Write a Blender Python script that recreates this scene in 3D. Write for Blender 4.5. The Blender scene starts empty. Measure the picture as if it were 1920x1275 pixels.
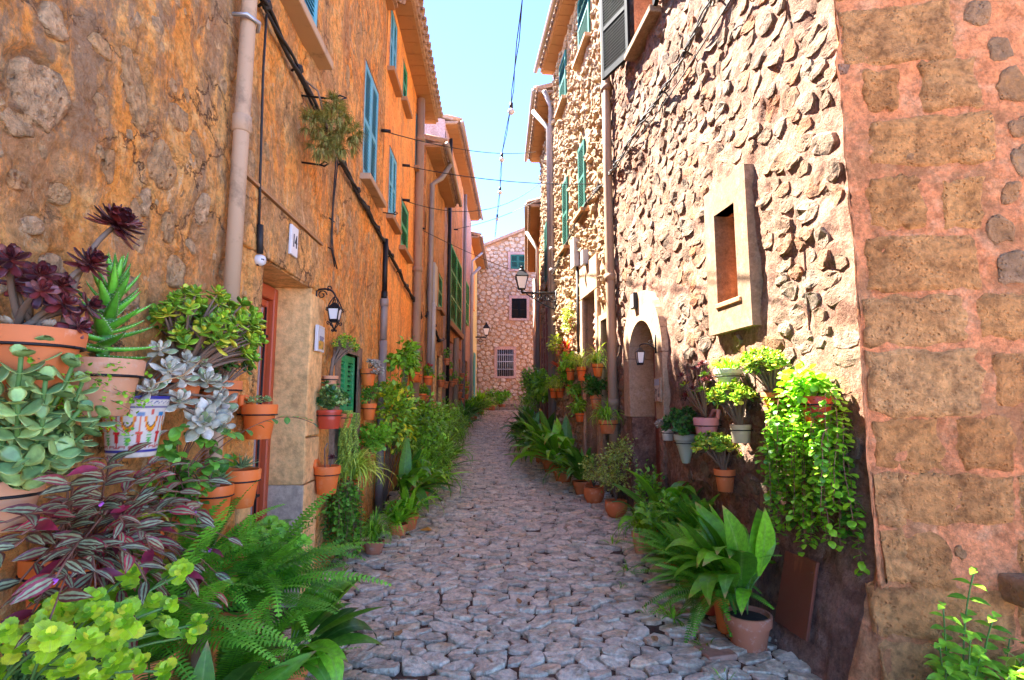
import bpy, math, random
import numpy as np
from mathutils import Vector, Matrix

# ------------------------------------------------------------------ camera, sky, sun, exposure
SC = bpy.context.scene
COL = SC.collection
EYE = Vector((0, 0, 1.6))
cam_data = bpy.data.cameras.new('camera')
cam_data.sensor_width = 36
cam_data.lens = 36 * 1000 / 1920
cam_data.clip_start = 0.05
cam_data.clip_end = 600
CAM = bpy.data.objects.new('camera', cam_data)
COL.objects.link(CAM)
CAM.location = EYE
CAM.rotation_euler = (math.radians(96.7), 0, math.radians(-2.0))
SC.camera = CAM

SUN_DIR = Vector((-1.0, 0.72, 1.86)).normalized()      # from the street towards the sun
SUN_ELEV = math.asin(SUN_DIR.z)
SUN_AZ = math.atan2(SUN_DIR.x, SUN_DIR.y)              # clockwise from +y
world = bpy.data.worlds.new('World')
SC.world = world
world.use_nodes = True
wt = world.node_tree
wt.nodes.clear()
sky = wt.nodes.new('ShaderNodeTexSky')
sky.sky_type = 'NISHITA'
sky.sun_disc = False
sky.sun_elevation = SUN_ELEV
sky.sun_rotation = SUN_AZ
sky.air_density = 0.29
sky.dust_density = 0.0
sky.ozone_density = 8.0
bg = wt.nodes.new('ShaderNodeBackground')
bg.inputs['Strength'].default_value = 0.073
wo = wt.nodes.new('ShaderNodeOutputWorld')
wt.links.new(sky.outputs[0], bg.inputs['Color'])
wt.links.new(bg.outputs[0], wo.inputs['Surface'])

sun_data = bpy.data.lights.new('sun', 'SUN')
sun_data.energy = 2.0
sun_data.angle = math.radians(0.53)
sun_data.color = (1.0, 0.94, 0.86)
SUN = bpy.data.objects.new('sun', sun_data)
COL.objects.link(SUN)
SUN.rotation_euler = SUN_DIR.to_track_quat('Z', 'Y').to_euler()
SUN.location = SUN_DIR * 40

SC.view_settings.view_transform = 'Standard'
SC.view_settings.look = 'None'
SC.view_settings.gamma = 1
SC.view_settings.use_curve_mapping = False
SC.view_settings.exposure = 4.82
SC.render.engine = 'CYCLES'
SC.cycles.use_denoising = True
SC.cycles.max_bounces = 10
SC.cycles.diffuse_bounces = 4
SC.cycles.glossy_bounces = 3
SC.cycles.transmission_bounces = 4
SC.cycles.transparent_max_bounces = 6
SC.cycles.caustics_reflective = False
SC.cycles.caustics_refractive = False

# ------------------------------------------------------------------ helpers
RNG = random.Random(7)
WL = {}


def wl(o):
    return WL.get(o.name, Vector((0, 0, 0))) if o else Vector((0, 0, 0))


def link(o, parent=None, loc=(0, 0, 0)):
    COL.objects.link(o)
    loc = Vector(loc)
    WL[o.name] = loc
    if parent is not None:
        o.parent = parent
        o.location = loc - wl(parent)
    else:
        o.location = loc
    return o


def tag(o, label=None, cat=None, group=None, kind=None):
    if label: o['label'] = label
    if cat: o['category'] = cat
    if group: o['group'] = group
    if kind: o['kind'] = kind
    return o


def thing(name, label, cat, loc, group=None):
    o = bpy.data.objects.new(name, None)
    o.empty_display_size = 0.1
    link(o, None, loc)
    return tag(o, label, cat, group)


def make_mesh(name, V, F, mats, smooth=False, uv=None, rnd=None, fmat=None, col=None):
    me = bpy.data.meshes.new(name)
    V = np.asarray(V, dtype=float)
    me.from_pydata(V.tolist(), [], F if isinstance(F, list) else F.tolist())
    for m in (mats if isinstance(mats, (list, tuple)) else [mats]):
        me.materials.append(m)
    if smooth:
        me.polygons.foreach_set('use_smooth', [True] * len(me.polygons))
    if fmat is not None:
        me.polygons.foreach_set('material_index', np.asarray(fmat, dtype=np.int32))
    if uv is not None:
        l = me.uv_layers.new(name='UVMap')
        idx = np.empty(len(me.loops), dtype=np.int32)
        me.loops.foreach_get('vertex_index', idx)
        l.data.foreach_set('uv', np.asarray(uv, dtype=np.float32)[idx].ravel())
    if rnd is not None:
        a = me.attributes.new('rnd', 'FLOAT', 'POINT')
        a.data.foreach_set('value', np.asarray(rnd, dtype=np.float32))
    if col is not None:
        a = me.color_attributes.new('col', 'FLOAT_COLOR', 'POINT')
        c = np.ones((len(V), 4), dtype=np.float32)
        c[:, :3] = col
        a.data.foreach_set('color', c.ravel())
    me.update()
    return me


def part(name, V, F, mats, parent=None, smooth=False, origin=None, **kw):
    """mesh object from world-space vertices"""
    V = np.asarray(V, dtype=float)
    if origin is None:
        origin = wl(parent) if parent is not None else Vector(V.mean(0))
    o = bpy.data.objects.new(name, make_mesh(name, V - np.array(origin), F, mats, smooth, **kw))
    return link(o, parent, origin)


class MB:
    """collects shapes in world space for one mesh"""
    def __init__(s):
        s.V = []; s.F = []; s.n = 0

    def add(s, V, F):
        V = np.asarray(V, dtype=float)
        s.V.append(V)
        for f in F: s.F.append([i + s.n for i in f])
        s.n += len(V)
        return s

    def hexa(s, c):
        """8 corners: bottom ring 0-3, top ring 4-7"""
        return s.add(c, [(3, 2, 1, 0), (4, 5, 6, 7), (0, 1, 5, 4), (1, 2, 6, 5), (2, 3, 7, 6), (3, 0, 4, 7)])

    def box(s, lo, hi):
        (a, b, c), (d, e, f) = lo, hi
        return s.hexa([(a, b, c), (d, b, c), (d, e, c), (a, e, c), (a, b, f), (d, b, f), (d, e, f), (a, e, f)])

    def tube(s, pts, r, k=6, cap=True):
        V, F = tube(pts, r, k, cap)
        return s.add(V, F)

    def ball(s, c, r, k=8, rings=6, sc=(1, 1, 1)):
        V = [];
        F = []
        for i in range(rings + 1):
            th = math.pi * i / rings
            for j in range(k):
                ph = 2 * math.pi * j / k
                V.append((c[0] + r * sc[0] * math.sin(th) * math.cos(ph), c[1] + r * sc[1] * math.sin(th) * math.sin(ph), c[2] + r * sc[2] * math.cos(th)))
        for i in range(rings):
            for j in range(k):
                F.append((i * k + j, (i + 1) * k + j, (i + 1) * k + (j + 1) % k, i * k + (j + 1) % k))
        return s.add(V, F)

    def lathe(s, c, prof, k=16):
        V, F = lathe(c, prof, k)
        return s.add(V, F)

    def build(s, name, mat, parent=None, smooth=False, **kw):
        return part(name, np.vstack(s.V), s.F, mat, parent, smooth, **kw)


def tube(pts, r, k=6, cap=True):
    P = [Vector(p) for p in pts]
    n = len(P)
    rs = r if hasattr(r, '__len__') else [r] * n
    V = []; F = []
    ref = None
    for i in range(n):
        t = (P[min(i + 1, n - 1)] - P[max(i - 1, 0)])
        if t.length < 1e-9: t = Vector((0, 0, 1))
        t.normalize()
        if ref is None:
            ref = t.orthogonal().normalized()
        else:
            ref = (ref - t * ref.dot(t))
            ref = ref.normalized() if ref.length > 1e-6 else t.orthogonal().normalized()
        b = t.cross(ref)
        for j in range(k):
            a = 2 * math.pi * j / k
            V.append(tuple(P[i] + (ref * math.cos(a) + b * math.sin(a)) * rs[i]))
    for i in range(n - 1):
        for j in range(k):
            F.append((i * k + j, i * k + (j + 1) % k, (i + 1) * k + (j + 1) % k, (i + 1) * k + j))
    if cap:
        F.append(tuple(range(k))[::-1])
        F.append(tuple((n - 1) * k + j for j in range(k)))
    return V, F


def lathe(c, prof, k=16):
    V = []; F = []
    for r, z in prof:
        for j in range(k):
            a = 2 * math.pi * j / k
            V.append((c[0] + r * math.cos(a), c[1] + r * math.sin(a), c[2] + z))
    for i in range(len(prof) - 1):
        for j in range(k):
            F.append((i * k + j, i * k + (j + 1) % k, (i + 1) * k + (j + 1) % k, (i + 1) * k + j))
    return V, F


def bez(a, b, c, n=10):
    a, b, c = Vector(a), Vector(b), Vector(c)
    return [a * (1 - t) ** 2 + b * 2 * t * (1 - t) + c * t * t for t in [i / n for i in range(n + 1)]]


def sag(a, b, drop, n=14):
    a, b = Vector(a), Vector(b)
    return [a.lerp(b, i / n) - Vector((0, 0, drop * 4 * (i / n) * (1 - i / n))) for i in range(n + 1)]


def hash01(ix, iy, seed):
    h = (ix.astype(np.int64) * 374761393 + iy.astype(np.int64) * 668265263 + seed * 1442695041) & 0xFFFFFFFF
    h = ((h ^ (h >> 13)) * 1274126177) & 0xFFFFFFFF
    h = ((h ^ (h >> 16)) * 2246822519) & 0xFFFFFFFF
    return ((h ^ (h >> 15)) & 0xFFFF) / 65535.0


def vnoise(x, y, seed=0):
    x = np.asarray(x, float); y = np.asarray(y, float)
    ix = np.floor(x); iy = np.floor(y)
    fx = x - ix; fy = y - iy
    fx = fx * fx * (3 - 2 * fx); fy = fy * fy * (3 - 2 * fy)
    a = hash01(ix, iy, seed); b = hash01(ix + 1, iy, seed)
    c = hash01(ix, iy + 1, seed); d = hash01(ix + 1, iy + 1, seed)
    return (a * (1 - fx) + b * fx) * (1 - fy) + (c * (1 - fx) + d * fx) * fy - 0.5


def fbm(x, y, oct=4, seed=0):
    s = 0; a = 1.0
    for i in range(oct):
        s = s + a * vnoise(x * 2 ** i, y * 2 ** i, seed + i * 17)
        a *= 0.5
    return s


CAMM = None


def screen(P):
    """world points (n,3) -> photo pixels and depth; used only to rank which stones show largest"""
    global CAMM
    if CAMM is None:
        CAMM = np.array(CAM.rotation_euler.to_matrix())
    q = (np.asarray(P) - np.array(EYE)) @ CAMM
    d = np.maximum(-q[:, 2], 1e-3)
    return 960 + 1000 * q[:, 0] / d, 637.5 - 1000 * q[:, 1] / d, -q[:, 2]


def zg(y):
    return np.where(np.asarray(y, float) < 3, 0.0, 0.0575 * (np.asarray(y, float) - 3))


def zgf(y):
    return float(zg(y))


# wall frames: (u, z, h) -> world, h towards the street
class WallY:
    def __init__(s, x0, y0, x1, y1, side):
        s.x0, s.y0 = x0, y0
        s.k = (x1 - x0) / (y1 - y0)
        n = Vector((1, -s.k, 0)).normalized()
        s.n = n if side == 'L' else -n
        s.t = Vector((s.k, 1, 0)).normalized()

    def __call__(s, u, z, h=0.0):
        u = np.asarray(u, float); z = np.asarray(z, float); h = np.asarray(h, float)
        u, z, h = np.broadcast_arrays(u, z, h)
        return np.stack([s.x0 + s.k * (u - s.y0) + s.n.x * h, u + s.n.y * h, z], -1)

    def p(s, u, z, h=0.0):
        return Vector(s(u, z, h).tolist())


class WallX:
    def __init__(s, x0, y0, k):
        s.x0, s.y0, s.k = x0, y0, k
        s.n = Vector((k, -1, 0)).normalized()
        s.t = Vector((1, k, 0)).normalized()

    def __call__(s, u, z, h=0.0):
        u, z, h = np.broadcast_arrays(np.asarray(u, float), np.asarray(z, float), np.asarray(h, float))
        return np.stack([u + s.n.x * h, s.y0 + s.k * (u - s.x0) + s.n.y * h, z], -1)

    def p(s, u, z, h=0.0):
        return Vector(s(u, z, h).tolist())


def fbox(fr, u0, u1, z0, z1, h0, h1):
    """8 corners of a box lying on a wall frame"""
    return [fr.p(u0, z0, h0), fr.p(u1, z0, h0), fr.p(u1, z0, h1), fr.p(u0, z0, h1),
            fr.p(u0, z1, h0), fr.p(u1, z1, h0), fr.p(u1, z1, h1), fr.p(u0, z1, h1)]


def wallbox(name, fr, u0, u1, z0, z1, h0, h1, mat, parent):
    c = fbox(fr, u0, u1, z0, z1, h0, h1)
    m = MB().hexa(c)
    ctr = sum(c, Vector()) / 8
    o = m.build(name, mat, parent, origin=ctr)
    return o


def bevel(o, w=0.004, seg=1):
    b = o.modifiers.new('edge', 'BEVEL')
    b.width = w; b.segments = seg; b.limit_method = 'ANGLE'
    return o


def skin(name, fr, us, vs, hfun, mat, parent, holes=(), topfun=None):
    us = list(us); vs = list(vs)
    for (a, b, c, d) in holes:
        us += [a, b]; vs += [c, d]
    def uniq(x):
        x = sorted(x); r = [x[0]]
        for q in x[1:]:
            if q - r[-1] > 1e-4: r.append(q)
        return np.array(r)
    us = uniq(us); vs = uniq(vs)
    U, Z = np.meshgrid(us, vs, indexing='ij')
    Zc = Z
    if topfun is not None:
        zt = topfun(us)
        Zc = vs[0] + (Z - vs[0]) * ((zt - vs[0]) / (vs[-1] - vs[0]))[:, None]
    H = hfun(U, Zc)
    V = fr(U, Zc, H).reshape(-1, 3)
    nu, nv = len(us), len(vs)
    i, j = np.meshgrid(np.arange(nu - 1), np.arange(nv - 1), indexing='ij')
    keep = np.ones(i.shape, bool)
    cu = (us[:-1] + us[1:])[:, None] / 2; cv = (vs[:-1] + vs[1:])[None, :] / 2
    for (a, b, c, d) in holes:
        keep &= ~((cu > a) & (cu < b) & (cv > c) & (cv < d))
    i = i[keep]; j = j[keep]
    F = np.stack([i * nv + j, (i + 1) * nv + j, (i + 1) * nv + j + 1, i * nv + j + 1], -1)
    tt = fr.t.cross(Vector((0, 0, 1)))
    if tt.dot(fr.n) < 0: F = F[:, ::-1]
    return part(name, V, F, mat, parent, smooth=True)


def stone_field(u0, u1, v0, v1, su, sv, seed, jit=0.42, K=10, gap=0.08, keep=None, wob=0.06, sm=.4, drop=0.0):
    """voronoi-like stones: returns centres (n,2) and rings (n,K,2) in u,v"""
    rs = np.random.RandomState(seed)
    nu = max(1, int(round((u1 - u0) / su))); nv = max(1, int(round((v1 - v0) / sv)))
    PU, PV = np.meshgrid(np.arange(-2, nu + 2), np.arange(-2, nv + 2), indexing='ij')
    sh = (PV % 2) * 0.5
    A = PU + sh + (rs.rand(*PU.shape) - .5) * 2 * jit
    B = PV + (rs.rand(*PU.shape) - .5) * 2 * jit
    gone = rs.rand(*PU.shape) < drop          # a missing seed lets its neighbours grow larger
    A = np.where(gone, 1e4, A)
    c = np.stack([A, B], -1)
    core = c[2:-2, 2:-2]
    ang = (np.arange(K) / K * 2 * np.pi)[None, None, :] + rs.rand(*core.shape[:2], 1) * 0.6
    d = np.stack([np.cos(ang), np.sin(ang)], -1)
    R = np.full(core.shape[:2] + (K,), 0.9 if drop == 0 else 1.05)
    for di in range(-2, 3):
        for dj in range(-2, 3):
            if di == 0 and dj == 0: continue
            nb = c[2 + di:c.shape[0] - 2 + di, 2 + dj:c.shape[1] - 2 + dj]
            q = nb - core
            l2 = (q ** 2).sum(-1)
            dt = (d * q[:, :, None, :]).sum(-1)
            r = np.where(dt > 1e-3, l2[:, :, None] * .5 / np.maximum(dt, 1e-3), 9)
            R = np.minimum(R, r)
    R = R * (1 - gap) - gap * 0.25
    R *= 1 + (rs.rand(*R.shape) - .5) * 2 * wob
    R = np.maximum(R, 0.05)
    R = R * (1 - sm) + sm * .5 * (np.roll(R, 1, -1) + np.roll(R, -1, -1))
    ring = core[:, :, None, :] + d * R[..., None]
    sc = np.array([su, sv]); of = np.array([u0, v0])
    cen = (core + .5) * sc + of
    ring = (ring + .5) * sc + of
    cen = cen.reshape(-1, 2); ring = ring.reshape(-1, K, 2)
    ok = (cen[:, 0] > u0) & (cen[:, 0] < u1) & (cen[:, 1] > v0) & (cen[:, 1] < v1)
    if keep is not None: ok &= keep(cen[:, 0], cen[:, 1])
    return cen[ok], ring[ok]


def stones_build(name, cen, ring, mapf, hbase, hlow, hhigh, mat, parent, limit=300, seed=1, minpx=0, stuffname=None, dome=0.62, shoulder=0.9, rough=.18, smooth=True, shh=.62):
    """each stone is a low dome; the `limit` that show largest are objects, the rest one part"""
    rs = np.random.RandomState(seed)
    n, K = ring.shape[:2]
    if n == 0: return
    hh = hlow + (hhigh - hlow) * rs.rand(n)
    tilt = (rs.rand(n, 2) - .5) * 0.35
    def ringpts(scale, h, tl):
        q = cen[:, None, :] + (ring - cen[:, None, :]) * scale
        off = ((ring - cen[:, None, :]) * scale * tilt[:, None, :]).sum(-1) * tl
        hj = h[:, None] + off + (rs.rand(n, K) - .5) * rough * hh[:, None] * tl
        return mapf(q[..., 0], q[..., 1], hj)
    base = np.full(n, hbase)
    A = ringpts(1.0, base, 0)
    B = ringpts(shoulder, hh * shh, 1)
    D = ringpts(dome, hh, 1)
    c = mapf(cen[:, 0], cen[:, 1], hh * 1.03)[:, None, :]
    V = np.concatenate([A, B, D, c], 1)            # n, 3K+1, 3
    F = []
    for r in range(2):
        for j in range(K):
            F.append((r * K + j, r * K + (j + 1) % K, (r + 1) * K + (j + 1) % K, (r + 1) * K + j))
    for j in range(K):
        F.append((2 * K + j, 2 * K + (j + 1) % K, 3 * K))
    # orientation check
    v = V[0]
    nn = np.cross(v[F[-1][1]] - v[F[-1][0]], v[F[-1][2]] - v[F[-1][0]])
    out = mapf(cen[0, 0], cen[0, 1], 1.0) - mapf(cen[0, 0], cen[0, 1], 0.0)
    if (nn * out).sum() < 0: F = [f[::-1] for f in F]
    px, py, dep = screen(V[:, -1])
    X, Y, Dp = screen(V[:, K:2 * K].reshape(-1, 3))
    X = X.reshape(n, K); Y = Y.reshape(n, K)
    size = (X.max(1) - X.min(1)) * (Y.max(1) - Y.min(1))
    vis = (dep > .1) & (px > -20) & (px < 1940) & (py > -20) & (py < 1295)
    size = np.where(vis, size, 0)
    order = np.argsort(-size)
    single = [i for i in order[:limit] if size[i] > minpx]
    rest = np.ones(n, bool); rest[single] = False
    for i in single:
        o0 = V[i].mean(0)
        o = bpy.data.objects.new(name, make_mesh(name, V[i] - o0, F, mat, smooth))
        link(o, parent, o0)
    if rest.any():
        W = V[rest]; m = len(W); nvp = 3 * K + 1
        FF = []
        quads = np.array([f for f in F if len(f) == 4]); tris = np.array([f for f in F if len(f) == 3])
        offs = (np.arange(m) * nvp)[:, None, None]
        FF = (quads[None] + offs).reshape(-1, 4).tolist() + (tris[None] + offs).reshape(-1, 3).tolist()
        o = part(stuffname or (name + 's'), W.reshape(-1, 3), FF, mat, parent, smooth=smooth, rnd=np.repeat(rs.rand(m), nvp))
        o['kind'] = 'stuff'


# ------------------------------------------------------------------ materials
def N(t, kind, **kw):
    n = t.nodes.new('ShaderNode' + kind)
    for k, v in kw.items():
        key = k.replace('_', ' ')
        if key in n.inputs:
            if hasattr(v, 'is_linked') or hasattr(v, 'links'):
                t.links.new(v, n.inputs[key])
            else:
                n.inputs[key].default_value = v
        else:
            setattr(n, k, v)
    return n


def L_(t, a, b):
    t.links.new(a, b)


def rgb(c, a=1.0):
    return (c[0], c[1], c[2], a)


def ramp(t, fac, stops, interp='LINEAR'):
    r = t.nodes.new('ShaderNodeValToRGB')
    r.color_ramp.interpolation = interp
    el = r.color_ramp.elements
    while len(el) < len(stops): el.new(0.5)
    for e, (p, c) in zip(el, stops):
        e.position = p
        e.color = rgb(c) if hasattr(c, '__len__') else (c, c, c, 1)
    L_(t, fac, r.inputs[0])
    return r.outputs[0]


def mixc(t, fac, a, b, mode='MIX'):
    m = t.nodes.new('ShaderNodeMix')
    m.data_type = 'RGBA'; m.blend_type = mode
    for sock, v in ((m.inputs[0], fac), (m.inputs[6], a), (m.inputs[7], b)):
        if hasattr(v, 'links'):
            L_(t, v, sock)
        elif hasattr(v, '__len__'):
            sock.default_value = rgb(v)
        else:
            sock.default_value = v
    return m.outputs[2]


def math_(t, op, a, b=0.0, c=None):
    m = t.nodes.new('ShaderNodeMath'); m.operation = op
    for i, v in enumerate((a, b) if c is None else (a, b, c)):
        if hasattr(v, 'links'): L_(t, v, m.inputs[i])
        else: m.inputs[i].default_value = v
    return m.outputs[0]


def newmat(name):
    m = bpy.data.materials.new(name); m.use_nodes = True
    t = m.node_tree
    b = t.nodes['Principled BSDF']
    return m, t, b


def position(t, scale=(1, 1, 1)):
    g = t.nodes.new('ShaderNodeNewGeometry')
    if scale == (1, 1, 1): return g.outputs['Position']
    mp = N(t, 'Mapping'); mp.inputs['Scale'].default_value = scale
    L_(t, g.outputs['Position'], mp.inputs['Vector'])
    return mp.outputs[0]


def noise(t, vec, scale, detail=4, rough=.55, dist=0.0):
    n = N(t, 'TexNoise', Scale=scale, Detail=detail, Roughness=rough, Distortion=dist)
    L_(t, vec, n.inputs['Vector'])
    return n.outputs[0]


def rndval(t):
    oi = t.nodes.new('ShaderNodeObjectInfo')
    at = t.nodes.new('ShaderNodeAttribute'); at.attribute_name = 'rnd'
    return math_(t, 'FRACT', math_(t, 'ADD', oi.outputs['Random'], at.outputs['Fac']))


def bump(t, b, h, strength, dist):
    bp = N(t, 'Bump', Strength=strength, Distance=dist)
    L_(t, h, bp.inputs['Height'])
    L_(t, bp.outputs[0], b.inputs['Normal'])
    return bp


def stone_mat(name, cols, rough=.85, mott=.5, mscale=14, bscale=60, bstr=.6, bdist=.01, pits=0.0, spec=.3, lichen=None):
    m, t, b = newmat(name)
    r = rndval(t)
    k = len(cols)
    base = ramp(t, r, [(i / max(1, k - 1), c) for i, c in enumerate(cols)])
    pos = position(t)
    n1 = noise(t, pos, mscale, 6, .65)
    base = mixc(t, mott, base, ramp(t, n1, [(.36, .42), (.5, 1.0), (.64, 1.5)]), 'MULTIPLY')
    n3 = noise(t, pos, mscale * .3, 3)
    base = mixc(t, .42, base, mixc(t, ramp(t, n3, [(.42, 0.), (.56, 1.)]), tuple(x * .62 for x in cols[0]), cols[-1]))
    if lichen:
        nl = noise(t, pos, 9, 5, .7)
        base = mixc(t, ramp(t, nl, [(.60, 0.), (.68, .8)]), base, lichen)
    n2 = noise(t, pos, bscale, 5, .7)
    h = n2
    if pits:
        v = N(t, 'TexVoronoi', Scale=bscale * .9); L_(t, pos, v.inputs['Vector'])
        pit = ramp(t, v.outputs['Distance'], [(.0, 0.), (.35, 1.)])
        gate = ramp(t, noise(t, pos, bscale * .25, 3), [(.42, 1.), (.58, 0.)])
        pm = math_(t, 'MAXIMUM', pit, gate)
        h = math_(t, 'MULTIPLY', n2, pm)
        base = mixc(t, pits, base, mixc(t, pm, (.35, .28, .22), (1, 1, 1)), 'MULTIPLY')  # shade painted into the hollows: pit colour darkened as well as bumped
    L_(t, base, b.inputs['Base Color'])
    b.inputs['Roughness'].default_value = rough
    b.inputs['Specular IOR Level'].default_value = spec
    bump(t, b, h, bstr, bdist)
    return m


def plaster_mat(name, c1, c2, c3, stain=(.16, .10, .07), amt=.5, stain_lo=.5, streak=True, bstr=.5, bscale=22, bdist=.015, ygate=None, chip=None, mott=.5, crack=0.0):
    m, t, b = newmat(name)
    pos = position(t)
    n1 = noise(t, pos, 1.6, 8, .65)
    n2 = noise(t, pos, 6.0, 8, .7)
    n4 = noise(t, pos, 45, 5, .75)
    n5 = noise(t, pos, 16, 8, .75)
    base = mixc(t, ramp(t, n1, [(.40, 0.), (.60, 1.)]), c1, c2)
    base = mixc(t, ramp(t, n2, [(.52, 0.), (.62, .9)]), base, c3)
    sp = position(t, (1.5, 1.5, .55)) if streak else pos
    s1 = noise(t, sp, 2.6, 10, .74, .2)
    f = ramp(t, s1, [(stain_lo, 0.), (stain_lo + .09, 1.)])
    if ygate:
        sx = t.nodes.new('ShaderNodeSeparateXYZ'); L_(t, position(t), sx.inputs[0])
        wob = math_(t, 'MULTIPLY_ADD', noise(t, pos, 3.0, 4), .9, -.45)
        gy = math_(t, 'ADD', sx.outputs[1], wob)
        mr = N(t, 'MapRange'); mr.inputs[1].default_value = ygate[0]; mr.inputs[2].default_value = ygate[1]
        mr.inputs[3].default_value = 1.0; mr.inputs[4].default_value = ygate[2]
        L_(t, gy, mr.inputs[0])
        # old rain dirt gathers on the upper courses of the wall
        mz = N(t, 'MapRange'); mz.inputs[1].default_value = 1.9; mz.inputs[2].default_value = 2.6
        mz.inputs[3].default_value = .3; mz.inputs[4].default_value = 1.0
        L_(t, math_(t, 'ADD', sx.outputs[2], wob), mz.inputs[0])
        f = math_(t, 'MULTIPLY', f, math_(t, 'MULTIPLY', mr.outputs[0], mz.outputs[0]))
    f = math_(t, 'MULTIPLY', f, ramp(t, n5, [(.30, .45), (.52, 1.)]))
    base = mixc(t, math_(t, 'MULTIPLY', f, amt), base, stain)
    base = mixc(t, mott, base, ramp(t, n5, [(.36, .40), (.49, 1.), (.64, 1.45)]), 'MULTIPLY')
    base = mixc(t, .40, base, ramp(t, n4, [(.36, .5), (.5, 1.), (.64, 1.4)]), 'MULTIPLY')
    if chip:
        nc = noise(t, position(t, (1.4, 1.4, .8)), 5.5, 8, .75)
        base = mixc(t, ramp(t, nc, [(.60, 0.), (.64, .9)]), base, chip)
    L_(t, base, b.inputs['Base Color'])
    b.inputs['Roughness'].default_value = .92
    b.inputs['Specular IOR Level'].default_value = .2
    h = math_(t, 'ADD', noise(t, pos, bscale, 9, .7), math_(t, 'MULTIPLY', n4, .35))
    if crack:
        wn = N(t, 'TexNoise', Scale=4.0, Detail=6, Roughness=.7); L_(t, pos, wn.inputs['Vector'])
        vm = t.nodes.new('ShaderNodeVectorMath'); vm.operation = 'MULTIPLY_ADD'
        L_(t, wn.outputs['Color'], vm.inputs[0]); vm.inputs[1].default_value = (.35, .35, .35); L_(t, pos, vm.inputs[2])
        vo = N(t, 'TexVoronoi', Scale=2.6); vo.feature = 'DISTANCE_TO_EDGE'; L_(t, vm.outputs[0], vo.inputs['Vector'])
        line = ramp(t, vo.outputs['Distance'], [(.0, 1.), (.018, 0.)])
        line = math_(t, 'MULTIPLY', line, ramp(t, noise(t, pos, 1.7, 4), [(.46, 0.), (.56, 1.)]))
        base2 = mixc(t, math_(t, 'MULTIPLY', line, crack), base, (.10, .05, .03))
        L_(t, base2, b.inputs['Base Color'])
        h = math_(t, 'SUBTRACT', h, math_(t, 'MULTIPLY', line, .5))
    bump(t, b, h, bstr, bdist)
    return m


def paint_mat(name, c, rough=.5, wear=(.3, .25, .2), wamt=.25, metal=0.0, bstr=.15, var=.25, wscale=12, spec=.4, streak=True):
    m, t, b = newmat(name)
    pos = position(t, (1, 1, .3)) if streak else position(t)
    n1 = noise(t, pos, wscale, 6, .7)
    n2 = noise(t, position(t), 3, 3)
    base = mixc(t, var, c, mixc(t, n2, tuple(x * .55 for x in c), tuple(min(1, x * 1.4) for x in c)))
    base = mixc(t, math_(t, 'MULTIPLY', ramp(t, n1, [(.55, 0.), (.7, 1.)]), wamt), base, wear)
    L_(t, base, b.inputs['Base Color'])
    b.inputs['Roughness'].default_value = rough
    b.inputs['Metallic'].default_value = metal
    b.inputs['Specular IOR Level'].default_value = spec
    bump(t, b, n1, bstr, .004)
    return m


def leaf_mat(name, c1, c2, rough=.4, trans=.3, rim=None, stripe=None, tip=None, spec=.45, rib=.25, c3=None):
    g = lambda c, k=1.0: (min(.8, c[0] * 2.3 * k), min(.8, c[1] * 1.85 * k), min(.8, c[2] * 1.1 * k)) if c else c
    c1, c2, c3, rim = g(c1, .72), g(c2, 1.2), g(c3), g(rim)
    stripe = (stripe[0] * 1.15, stripe[1] * 1.1, stripe[2] * .85) if stripe else None
    m, t, b = newmat(name)
    r = rndval(t)
    st = [(0., c1), (1., c2)] if c3 is None else [(0., c1), (.82, c2), (.86, c3), (1., c3)]
    base = ramp(t, r, st)
    uvn = t.nodes.new('ShaderNodeUVMap')
    sx = t.nodes.new('ShaderNodeSeparateXYZ'); L_(t, uvn.outputs[0], sx.inputs[0])
    ax = math_(t, 'ABSOLUTE', math_(t, 'SUBTRACT', sx.outputs[0], .5))     # 0 mid .. .5 edge
    if stripe:
        f = ramp(t, math_(t, 'ADD', ax, math_(t, 'MULTIPLY_ADD', noise(t, uvn.outputs[0], 9, 2), .10, -.05)), [(.06, 0.), (.10, 1.), (.26, 1.), (.31, 0.)])
        base = mixc(t, f, base, stripe)
    elif rib:
        f = ramp(t, ax, [(.0, rib), (.07, 0.)])
        base = mixc(t, f, base, (.35, .45, .16))
        lines = N(t, 'TexWave', Scale=4.0, Distortion=.6); lines.bands_direction = 'X'
        L_(t, uvn.outputs[0], lines.inputs['Vector'])
        base = mixc(t, .12, base, lines.outputs[0], 'MULTIPLY')
    if rim:
        base = mixc(t, ramp(t, ax, [(.40, 0.), (.48, .8)]), base, rim)
    if tip:
        base = mixc(t, ramp(t, math_(t, 'ADD', sx.outputs[1], math_(t, 'MULTIPLY_ADD', noise(t, position(t), 30, 3), .3, -.15)), [(.90, 0.), (.97, .9)]), base, tip)
    n1 = noise(t, position(t), 40, 4)
    base = mixc(t, .5, base, ramp(t, n1, [(.35, .55), (.65, 1.4)]), 'MULTIPLY')
    L_(t, base, b.inputs['Base Color'])
    b.inputs['Roughness'].default_value = rough
    b.inputs['Specular IOR Level'].default_value = spec
    if trans:
        out = [n for n in t.nodes if n.type == 'OUTPUT_MATERIAL'][0]
        tr = N(t, 'BsdfTranslucent')
        L_(t, mixc(t, 1.0, base, (1.25, 1.5, .55), 'MULTIPLY'), tr.inputs[0])
        mx = t.nodes.new('ShaderNodeMixShader'); mx.inputs[0].default_value = trans
        L_(t, b.outputs[0], mx.inputs[1]); L_(t, tr.outputs[0], mx.inputs[2])
        L_(t, mx.outputs[0], out.inputs['Surface'])
    return m


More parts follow.
